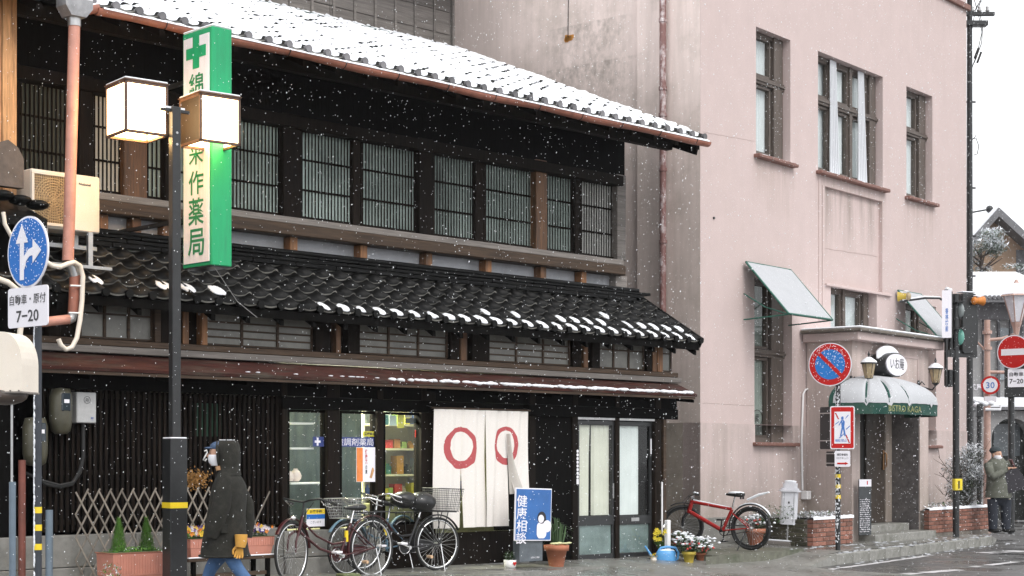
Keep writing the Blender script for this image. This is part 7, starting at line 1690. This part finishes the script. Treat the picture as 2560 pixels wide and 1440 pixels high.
obj('window', bb(2498,2520,820,950,-.05,-.004), mat('bg_glass',(.22,.25,.27),.2,.2,3,0), LH); obj('window', bb(2528,2549,820,950,-.05,-.004), bpy.data.materials['bg_glass'], LH)
m_ = MB(); m_.prism([(d-1.1,zz(1022,d)),(d-1.1,zz(1028,d)),(d+.0,zz(1028,d)),(d+.0,zz(1000,d))], (2425-CX)/F*d, (2640-CX)/F*d, 'x'); obj('canopy_roof', m_, bgt, LH)
m_ = MB(); m_.prism([(d-1.1,zz(1021,d)),(d-1.1,zz(1016,d)),(d+.0,zz(992,d)),(d+.0,zz(998,d))], (2425-CX)/F*d, (2640-CX)/F*d, 'x'); sn(m_, LH, 'canopy_snow')
# arch wall: pieces round an arch
ax_, ar_ = 2502, 50
arc = [(ax_+ar_*math.cos(a), 1098-50*math.sin(a)) for a in [math.pi*k/14 for k in range(15)]]
poly = [(2640,1030),(2640,1290),(2552,1290)]+arc+[(2452,1290),(2430,1290),(2430,1030)]
m_ = MB()
pl = bgp(d, arc, 0, 0); top = zz(1030,d)
for k in range(14): a, b = pl[k], pl[k+1]; m_.add([(a[0],d-.9,a[1]),(b[0],d-.9,b[1]),(b[0],d-.9,top),(a[0],d-.9,top),(a[0],d-.3,a[1]),(b[0],d-.3,b[1])], [(0,1,2,3),(0,4,5,1)])
x0_, x1_ = (2425-CX)/F*d, (2452-CX)/F*d; m_.box(x0_, x1_, d-.9, d-.3, 0, top); x0_, x1_ = (2552-CX)/F*d, (2640-CX)/F*d; m_.box(x0_, x1_, d-.9, d-.3, 0, top); obj('arch_wall', m_, greyw, LH)
obj('dark_entrance', bb(2430,2640,1030,1300,-.1,-.0), mat('dim_entrance',(.07,.075,.07),.6,.5,3,.1), LH)
obj('inner_window', bb(2480,2545,1060,1140,-.16,-.11), bpy.data.materials['bg_glass'], LH)
text('茶屋', LH, signw, (2440-CX)/F*d, d-.02, zz(968,d), .3, .16, bold=.02)
obj('low_brick_wall', bb(2545,2640,1175,1230,-1.6,-1.4), brick, LH)
m_ = MB(); bb(2545,2640,1232,1247,-1.9,-1.62,mb=m_); sn(m_, LH, 'snow_strip')
# snowy pine in front of the far houses
def tree(lab, px, py, d, rx, rz_, seed, n):
    q = D(px, HY, d); t = thing('pine_tree', lab, 'tree', (q.x, q.y, 0)); z = zz(py, d); m_ = MB(); m_.tube([(0,0,0),(.1,.1,z*.6),(0,0,z+rz_*.3)], [.14,.1,.03], 8); rr = random.Random(seed)
    for k in range(14): a = rr.uniform(0,6.28); h_ = z+rr.uniform(-.8,.5)*rz_; m_.tube([(0,0,h_-.3),(math.cos(a)*rx*.8, math.sin(a)*rx*.5, h_+.1)], [.035,.01], 5)
    obj('trunk', m_, mat('tree_bark',(.09,.07,.06),.9,.3,8,.3), t)
    for k in range(11): a = rr.uniform(0,6.28); q_ = rr.uniform(.1,.85); leafy('crown', t, (math.cos(a)*rx*q_, math.sin(a)*rx*q_*.6, z+rr.uniform(-.9,.8)*rz_), (rx*.42,rx*.4,rz_*.24), n//11, mat('frosty_needles',(.16,.2,.16),.7,.4,6,.1) if k == 0 else bpy.data.materials['frosty_needles'], .085, .62, .35, seed+k)
tree('snow loaded pine tree in front of the tan gabled house', 2452, 640, 46, .75, .85, 3, 2600)
tree('lower snowy pine branches right of the first pine by the gabled house', 2530, 690, 47, 1.1, .35, 21, 1600)
# far street side: plain grey buildings beyond the corner close the view at ground level
FB = thing('far_building', 'pale hazy low building far down the side street at the right edge', 'building', (0,0,0)); m_ = MB(); m_.box(20,44,70,80,0,6); obj('wall', m_, greyw, FB); m_ = MB(); m_.prism([(69,6),(75,7.6),(81,6)], 19.5, 44.5, 'x'); obj('roof', m_, snowm, FB)
# ================================================================ people
def skinfig(name, chains, mat_, par, sub=1):
    """chains: lists of (point, radius); grown as one continuous surface"""
    vs, es, rs, key = [], [], [], {}
    for ch in chains:
        pv_ = None
        for p, r in ch:
            k = tuple(round(c, 4) for c in p)
            if k not in key: key[k] = len(vs); vs.append(p); rs.append(r)
            i = key[k]
            if pv_ is not None and pv_ != i: es.append((pv_, i))
            pv_ = i
    me = bpy.data.meshes.new(name); me.from_pydata(vs, es, []); ob = bpy.data.objects.new(name, me); COL.objects.link(ob)
    sk = ob.modifiers.new('s', 'SKIN'); sk.use_smooth_shade = True
    for i, r in enumerate(rs): me.skin_vertices[0].data[i].radius = (r, r)
    me.skin_vertices[0].data[0].use_root = True
    sb = ob.modifiers.new('b', 'SUBSURF'); sb.levels = sub
    dg = bpy.context.evaluated_depsgraph_get(); dg.update(); m2 = bpy.data.meshes.new_from_object(ob.evaluated_get(dg), depsgraph=dg)
    bpy.data.objects.remove(ob); m2.materials.clear(); m2.materials.append(mat_)
    return obj(name, m2, None, par)
skin = mat('skin', (.5,.29,.2), .55, .08, 9, .05)
def hand(par, w, dirv, m, up=(0,0,1), s_=1.0, curl=.5):
    d = Vector(dirv).normalized(); u = Vector(up); sd = d.cross(u).normalized(); u = sd.cross(d).normalized(); w = Vector(w); ch = []
    palm = w+d*.05*s_; base = [(tuple(w), .024*s_), (tuple(palm), .03*s_)]; ch.append(base)
    for k, L_ in enumerate((.062,.075,.07,.055)):
        o_ = sd*(k-1.5)*.019*s_; a = palm+d*.025*s_+o_; b = a+(d*.6-u*curl*.5)*L_*.5*s_; c = b+(d*.3-u*curl)*L_*.5*s_
        ch.append([(tuple(palm), .03*s_), (tuple(a), .0105*s_), (tuple(b), .0095*s_), (tuple(c), .008*s_)])
    a = w+d*.02*s_-sd*.03*s_; ch.append([(tuple(w), .024*s_), (tuple(a), .013*s_), (tuple(a+(d*.7-sd*.5)*.04*s_), .011*s_), (tuple(a+(d*1.0-sd*.2)*.065*s_), .009*s_)])
    return skinfig('hand', ch, m, par)
def loft(secs, n=20, wob=0, seed=1):
    m_ = MB(); rr = random.Random(seed); rings = []
    ph = [rr.uniform(0,6) for _ in range(4)]
    for (cx_, cy_, z, rx, ry) in secs:
        ring = []
        for i in range(n):
            a = 2*math.pi*i/n; f_ = 1+wob*(math.sin(3*a+ph[0]+z*9)+.7*math.sin(5*a+ph[1]-z*14)+.5*math.sin(8*a+ph[2]+z*25)); ring.append((cx_+rx*math.cos(a)*f_, cy_+ry*math.sin(a)*f_, z))
        rings.append(ring)
    m_.skinrings(rings); return m_
def head(par, c, yaw, s_=1.0, mask=True):
    """a head looking along local +x, eyes at half height"""
    h_ = thing_part = None
    m_ = MB(); m_.m = Matrix.Translation(c) @ Matrix.Rotation(yaw, 4, 'Z') @ Matrix.Scale(s_, 4)
    X, Y = Vector((1,0,0)), Vector((0,1,0))
    prof_ = [(-.115,.02,.045,.03),(-.105,.035,.06,.045),(-.07,.03,.078,.06),(-.03,.012,.09,.07),(.02,.005,.098,.076),(.06,-.005,.096,.075),(.095,-.01,.078,.062),(.115,-.012,.04,.035)]
    m_.skinrings([m_.ring_pts((x,0,z),X,Y,rx,ry,18) for z,x,rx,ry in prof_])
    m_.tube([(.1,0,.0),(.118,0,-.022),(.1,0,-.035)], [.008,.015,.012], 8)     # nose
    for s2 in (-1,1): m_.ell((0,s2*.077,-.01),.018,.01,.03,8,6)               # ears
    ho = obj('head', m_, skin, par)
    m_ = MB(); m_.m = Matrix.Translation(c) @ Matrix.Rotation(yaw, 4, 'Z') @ Matrix.Scale(s_, 4)
    for s2 in (-1,1): m_.ell((.089,s2*.032,.004),.008,.013,.006,8,5); m_.tube([(.092,s2*.015,.025),(.092,s2*.05,.025)], .004, 5)
    obj('eye', m_, ink, ho)
    if mask:
        m_ = MB(); m_.m = Matrix.Translation(c) @ Matrix.Rotation(yaw, 4, 'Z') @ Matrix.Scale(s_, 4)
        m_.skinrings([m_.ring_pts((x,0,z),X,Y,rx,ry,18) for z,x,rx,ry in ((-.112,.03,.055,.048),(-.08,.034,.074,.064),(-.045,.03,.086,.072),(-.015,.022,.088,.076),(-.01,.022,.086,.075))])
        m_.m = m_.m @ Matrix.Identity(4); obj('face_mask', m_, mat('white_mask',(.8,.8,.84),.7,.05,8,.1), par)
    return ho
# --- walker on the left (walks to the left of the photograph)
PD = 15.0; k15 = PD/F; q = D(567, HY, PD)
olive = mat('dark_olive_parka', (.014,.0135,.010), .95, .5, 16, .8, dirt=(.042,.04,.033), dirt_sc=14, dirt_amt=.5)
denim = mat('blue_denim', (.06,.13,.27), .8, .3, 14, .4)
M1 = thing('person', 'walking person in dark olive hooded parka, navy cap, white mask and jeans', 'person', (q.x, q.y, .05), math.pi+R(4))
def lx(px): return -(px-567)*k15
def lz(py): return zz(py, PD)-.05
sh = lz(1196); hip = lz(1385)+.12
bodyc = [[((0,0,hip),.13),((lx(568),0,hip+.25),.13),((lx(570),0,sh-.06),.13),((lx(565),0,sh+.02),.06),((lx(560),0,sh+.12),.05)],
  [((0,0,hip),.13),((.02,-.09,hip-.08),.09),((.16,-.10,.46),.065),((.25,-.09,.10),.045),((.36,-.09,.05),.035)],
  [((0,0,hip),.13),((-.02,.09,hip-.08),.09),((-.10,.10,.47),.065),((-.36,.10,.16),.045),((-.28,.10,.05),.035)],
  [((lx(570),0,sh-.06),.13),((lx(572),-.19,sh-.06),.06),((lx(600),-.24,lz(1270)),.045),((lx(608),-.22,lz(1345)),.034)],
  [((lx(570),0,sh-.06),.13),((lx(568),.19,sh-.06),.06),((lx(560),.24,lz(1270)),.045),((lx(530),.22,lz(1335)),.034)]]
skinfig('body', bodyc, denim, M1)
S_ = [(567,1392,62,.235),(566,1375,60,.23),(564,1330,52,.215),(566,1290,48,.21),(570,1250,46,.215),(573,1215,42,.225),(572,1195,33,.20),(568,1180,24,.13),(566,1168,20,.09)]
secs = [(lx(px), 0, lz(py), w_*k15, ry) for px,py,w_,ry in S_]
secs = [(s[0]+(.02 if i < 2 else 0),)+s[1:] for i, s in enumerate(secs)]
obj('coat', loft(secs, 36, .026, 2), olive, M1)
m_ = MB(); m_.box(lx(560), lx(578), .236, .248, lz(1330), lz(1308), .004); obj('pocket_flap', m_, olive, M1)
m_ = MB(); m_.tube([(secs[0][0]+secs[0][3]*1.005*math.cos(a), secs[0][4]*1.005*math.sin(a), secs[0][2]+.012) for a in [2*math.pi*k/36 for k in range(36)]], .011, 6, closed=True); obj('hem', m_, olive, M1)
m_ = MB()
for k in range(70): a = rnd.uniform(0,6.28); q_ = rnd.random(); m_.ell((lx(571)+.10*math.cos(a)*(1-q_*.3), .16*math.sin(a), lz(1190)+.01-abs(math.sin(a))*.02), .007,.007,.004,5,4)
for k in range(30): m_.ell((lx(569)+rnd.uniform(-.07,.07), rnd.uniform(-.05,.08), lz(1100)+.0), .006,.006,.004,5,4)
sn(m_, M1, 'snow_specks')
for sgn_, pts in ((-1, ((578,1205),(606,1262),(611,1310),(608,1346))), (1, ((566,1205),(560,1262),(545,1310),(535,1338)))):
    m_ = MB(); ys = (.15,.215,.225,.21); m_.tube([(lx(a), sgn_*-1*-y if False else sgn_*y, lz(b)) for (a,b),y in zip(pts, ys)], [.085,.085,.075,.062], 14); obj('sleeve', m_, olive, M1)
hc_ = Vector((lx(551), 0, lz(1134)))
# which side is nearer: local +y points away from the camera after the half turn? local y -> world -y, so +y is nearer
head(M1, tuple(hc_), 0, .98)
m_ = MB(); X, Y = Vector((1,0,0)), Vector((0,1,0))
hs_ = [(572,1101,17,.06),(570,1104,25,.09),(569,1112,29.5,.112),(570,1128,31,.122),(572,1145,30,.122),(573,1160,28,.12),(573,1174,27,.125),(572,1188,31,.17)]
m_.skinrings([m_.ring_pts((lx(px),0,lz(py)),X,Y,w_*k15,ry,22) for px,py,w_,ry in hs_[::-1]])
m_.tube([(lx(547)+.01*math.cos(a), .098*math.sin(a), lz(1136)+.115*math.cos(a)) for a in [2*math.pi*k/22 for k in range(22)]], .013, 7, closed=True)
obj('hood', m_, olive, M1)
m_ = MB(); capm_ = mat('navy_cap',(.05,.09,.17),.7,.2,14,.2); m_.ell((lx(552),0,lz(1117)),.1,.084,.055,18,8); X, Y = Vector((1,0,0)), Vector((0,1,0)); m_.ell((lx(530),0,lz(1120)),.07,.062,.012,18,6); obj('cap', m_, capm_, M1)
m_ = MB(); m_.tube([(lx(606),-.21,lz(1352)),(lx(608),-.21,lz(1336))], [.052,.058], 14)
gl_ = mat('yellow_glove', (.62,.32,.06), .7, .15, 14, .2)
m_ = MB(); m_.tube([(lx(608),.215,lz(1334)),(lx(608),.215,lz(1352)),(lx(606),.212,lz(1364))], [.058,.054,.045], 14); obj('glove_cuff', m_, gl_, M1)
hand(M1, (lx(606),.212,lz(1360)), (.15,0,-1), gl_, (0,-1,0), 1.15, .25)
m_ = MB(); m_.tube([(lx(535),-.21,lz(1332)),(lx(533),-.21,lz(1348))], .05, 12); obj('glove_cuff', m_, gl_, M1); hand(M1, (lx(532),-.21,lz(1345)), (.3,0,-1), gl_, (1,0,0), 1.0, .35)
m_ = MB(); m_.tube([(.25,-.09,.1),(.2,-.09,.45)], [.06,.075], 12); m_ = MB()
for (a, y) in ((.30,-.09),(-.30,.10)): m_.ell((a,y,.045),.14,.05,.045,16,7)
obj('shoe', m_, rubber, M1)
m_ = MB(); m_.tube([(lx(547),.085,lz(1166)),(lx(549),.09,lz(1176))], .022, 8); obj('scarf', m_, mat('tan_scarf',(.35,.2,.1),.8,.2,14,.2), M1)
# white hook just before the face
t = thingf('white_hook', 'small white curled hook on the dark lattice in front of the walker', 'hook', W, 0,0,0); m_ = MB(); m_.tube([wp(*q_, y=-.07) for q_ in ((511,1128),(516,1125),(518,1131),(512,1142),(508,1150),(513,1152),(516,1147))], .008, 6); obj('hook', m_, white, t)
# --- man at the right looking at his phone, facing right
MD = 29.3; kM = MD/F; zf = CH-182*kM; q = D(2497, HY, MD)
M2 = thing('person', 'standing man in grey green jacket, dark beanie and white mask looking at his phone', 'person', (q.x, q.y, zf), R(-22))
def mx_(px): return (px-2497)*kM
def mz(py): return zz(py, MD)-zf
jk = mat('grey_green_jacket', (.12,.125,.10), .85, .25, 12, .4, dirt=(.24,.245,.22), dirt_sc=6, dirt_amt=.5); tr = mat('dark_navy_trousers', (.02,.024,.035), .8, .3, 12, .3)
hp = mz(1245)
skinfig('body', [[((0,0,hp),.12),((0,0,hp+.3),.13),((.0,0,mz(1163)),.12),((.0,0,mz(1152)),.055),((.02,0,mz(1140)),.05)],
  [((0,0,hp),.12),((mx_(2484),-.07,hp-.1),.085),((mx_(2484),-.07,mz(1285)),.075),((mx_(2482),-.07,.07),.055),((mx_(2482)+.1,-.07,.04),.04)],
  [((0,0,hp),.12),((mx_(2512),.07,hp-.1),.085),((mx_(2513),.07,mz(1285)),.075),((mx_(2513),.07,.07),.055),((mx_(2513)+.12,.07,.04),.04)],
  [((0,0,mz(1163)),.12),((mx_(2476),-.17,mz(1165)),.06),((mx_(2487),-.22,mz(1193)),.05),((mx_(2517),-.10,mz(1172)),.04)],
  [((0,0,mz(1163)),.12),((mx_(2512),.17,mz(1162)),.06),((mx_(2524),.2,mz(1185)),.05),((mx_(2530),.02,mz(1170)),.04)]], tr, M2)
secs = [(mx_(px), 0, mz(py), w_*kM, ry) for px,py,w_,ry in ((2496,1244,32,.21),(2496,1236,32,.21),(2497,1215,30,.20),(2496,1190,29,.20),(2495,1170,30,.21),(2493,1157,27,.19),(2493,1149,18,.12),(2494,1144,14,.08))]
obj('jacket', loft(secs, 24, .018, 5), jk, M2)
m_ = MB(); m_.tube([(mx_(2474),-.15,mz(1160)),(mx_(2479),-.215,mz(1180)),(mx_(2488),-.235,mz(1191)),(mx_(2503),-.19,mz(1183)),(mx_(2516),-.13,mz(1173))], [.085,.08,.075,.065,.05], 12); obj('sleeve', m_, jk, M2)
m_ = MB(); m_.tube([(mx_(2512),.13,mz(1155)),(mx_(2522),.16,mz(1172)),(mx_(2520),.1,mz(1180)),(mx_(2528),.0,mz(1172))], [.08,.075,.065,.05], 12); obj('sleeve', m_, jk, M2)
m_ = MB()
for x, y in ((2484,-.07),(2513,.07)): m_.tube([(mx_(x),y,.07),(mx_(x),y,hp-.02)], [.075,.105], 12)
obj('trousers', m_, tr, M2)
m_ = MB()
for x, y in ((2486,-.07),(2517,.07)): m_.ell((mx_(x)+.02,y,.045),.125,.05,.045,14,7)
obj('shoe', m_, rubber, M2)
head(M2, (mx_(2491),-.02,mz(1137)), R(-30), 1.0)
m_ = MB(); m_.ell((mx_(2489),-.02,mz(1126)),.104,.088,.078,18,8); m_.tube([(mx_(2489)+.097*math.cos(a*.45),-.02+.082*math.sin(a*.45),mz(1127)) for a in range(14)], .014, 6, closed=True); obj('beanie', m_, mat('charcoal_beanie',(.04,.05,.055),.9,.2,18,.4), M2)
hand(M2, (mx_(2517),-.12,mz(1172)), (1,.3,.25), skin, (0,0,1), 1.05, .5); hand(M2, (mx_(2528),.0,mz(1171)), (.6,-.8,.2), skin, (0,0,1), 1.0, .5)
t = thing('phone', 'dark smartphone held up by the man in the beanie', 'phone', tuple(D(2531,1161,MD-.12)), R(10)); m_ = MB(); m_.m = Matrix.Rotation(R(-25), 4, 'Y'); m_.box(-.012,.012,-.05,.05,-.05,.10,.004); obj('case', m_, mat('dark_red_phone',(.10,.03,.03),.3,.1,5,0), t)
t = thing('shopping_bag', 'black tilted shopping bag hanging from the arm of the man in the beanie', 'bag', tuple(D(2534,1200,MD-.15)), R(-10)); t.rotation_euler[1] = R(-18)
m_ = MB(); m_.prism([(-.16,-.2),(.15,-.2),(.17,.0),(.13,.19),(-.12,.19),(-.17,0)], -.06, .06); obj('bag_body', m_, mat('black_bag',(.028,.025,.032),.6,.3,10,.3), t)
m_ = MB(); m_.tube([(-.08,0,.18),(-.07,0,.26),(.02,0,.28),(.08,0,.18)], .01, 6); obj('strap', m_, blackm, t)
# ================================================================ falling snow and thin air
rr = random.Random(11); vs = []; fs = []
def flake(p, r):
    n = len(vs); st_ = rr.uniform(1.0,1.8); vs.extend([(p[0]+r,p[1],p[2]),(p[0]-r,p[1],p[2]),(p[0],p[1]+r,p[2]),(p[0],p[1]-r,p[2]),(p[0]+r*.2,p[1],p[2]+r*st_),(p[0]-r*.2,p[1],p[2]-r*st_)])
    fs.extend([(n,n+2,n+4),(n+2,n+1,n+4),(n+1,n+3,n+4),(n+3,n,n+4),(n+2,n,n+5),(n+1,n+2,n+5),(n+3,n+1,n+5),(n,n+3,n+5)])
for k in range(90000):
    d = (8**3+(36**3-8**3)*rr.random())**(1/3); px = rr.uniform(-350,2900); py = rr.uniform(-250,1500)
    p = D(px, py, d)
    if p.z < .05: continue
    lw = W.loc(p.x, p.y)
    if lw[1] > -.05 and lw[0] < 1.3 and (lw[1] > .8 or p.z < 3.1): continue
    flake(p, rr.choice((.0016,.002,.0024,.003,.004))*(.6+.6*min(1, d/22)))
me = bpy.data.meshes.new('falling_snow'); me.from_pydata(vs, [], fs); o = obj('falling_snow', me, mat('snowflake',(.9,.92,.95),.8,0,3,0), None, kind='stuff'); o['label'] = 'fine white snowflakes falling across the whole street'
# air
hz = MB(); hz.box(-60, 70, -8, 120, -1, 14.5); hm = bpy.data.materials.new('haze'); hm.use_nodes = True; N = hm.node_tree.nodes; N.clear(); vo = N.new('ShaderNodeOutputMaterial'); pv_ = N.new('ShaderNodeVolumePrincipled'); pv_.inputs['Color'].default_value = (.95,.96,1,1); pv_.inputs['Density'].default_value = .00035; pv_.inputs['Anisotropy'].default_value = .2; hm.node_tree.links.new(pv_.outputs[0], vo.inputs['Volume'])
obj('haze', hz, hm, None, kind='stuff')
bpy.context.view_layer.update()
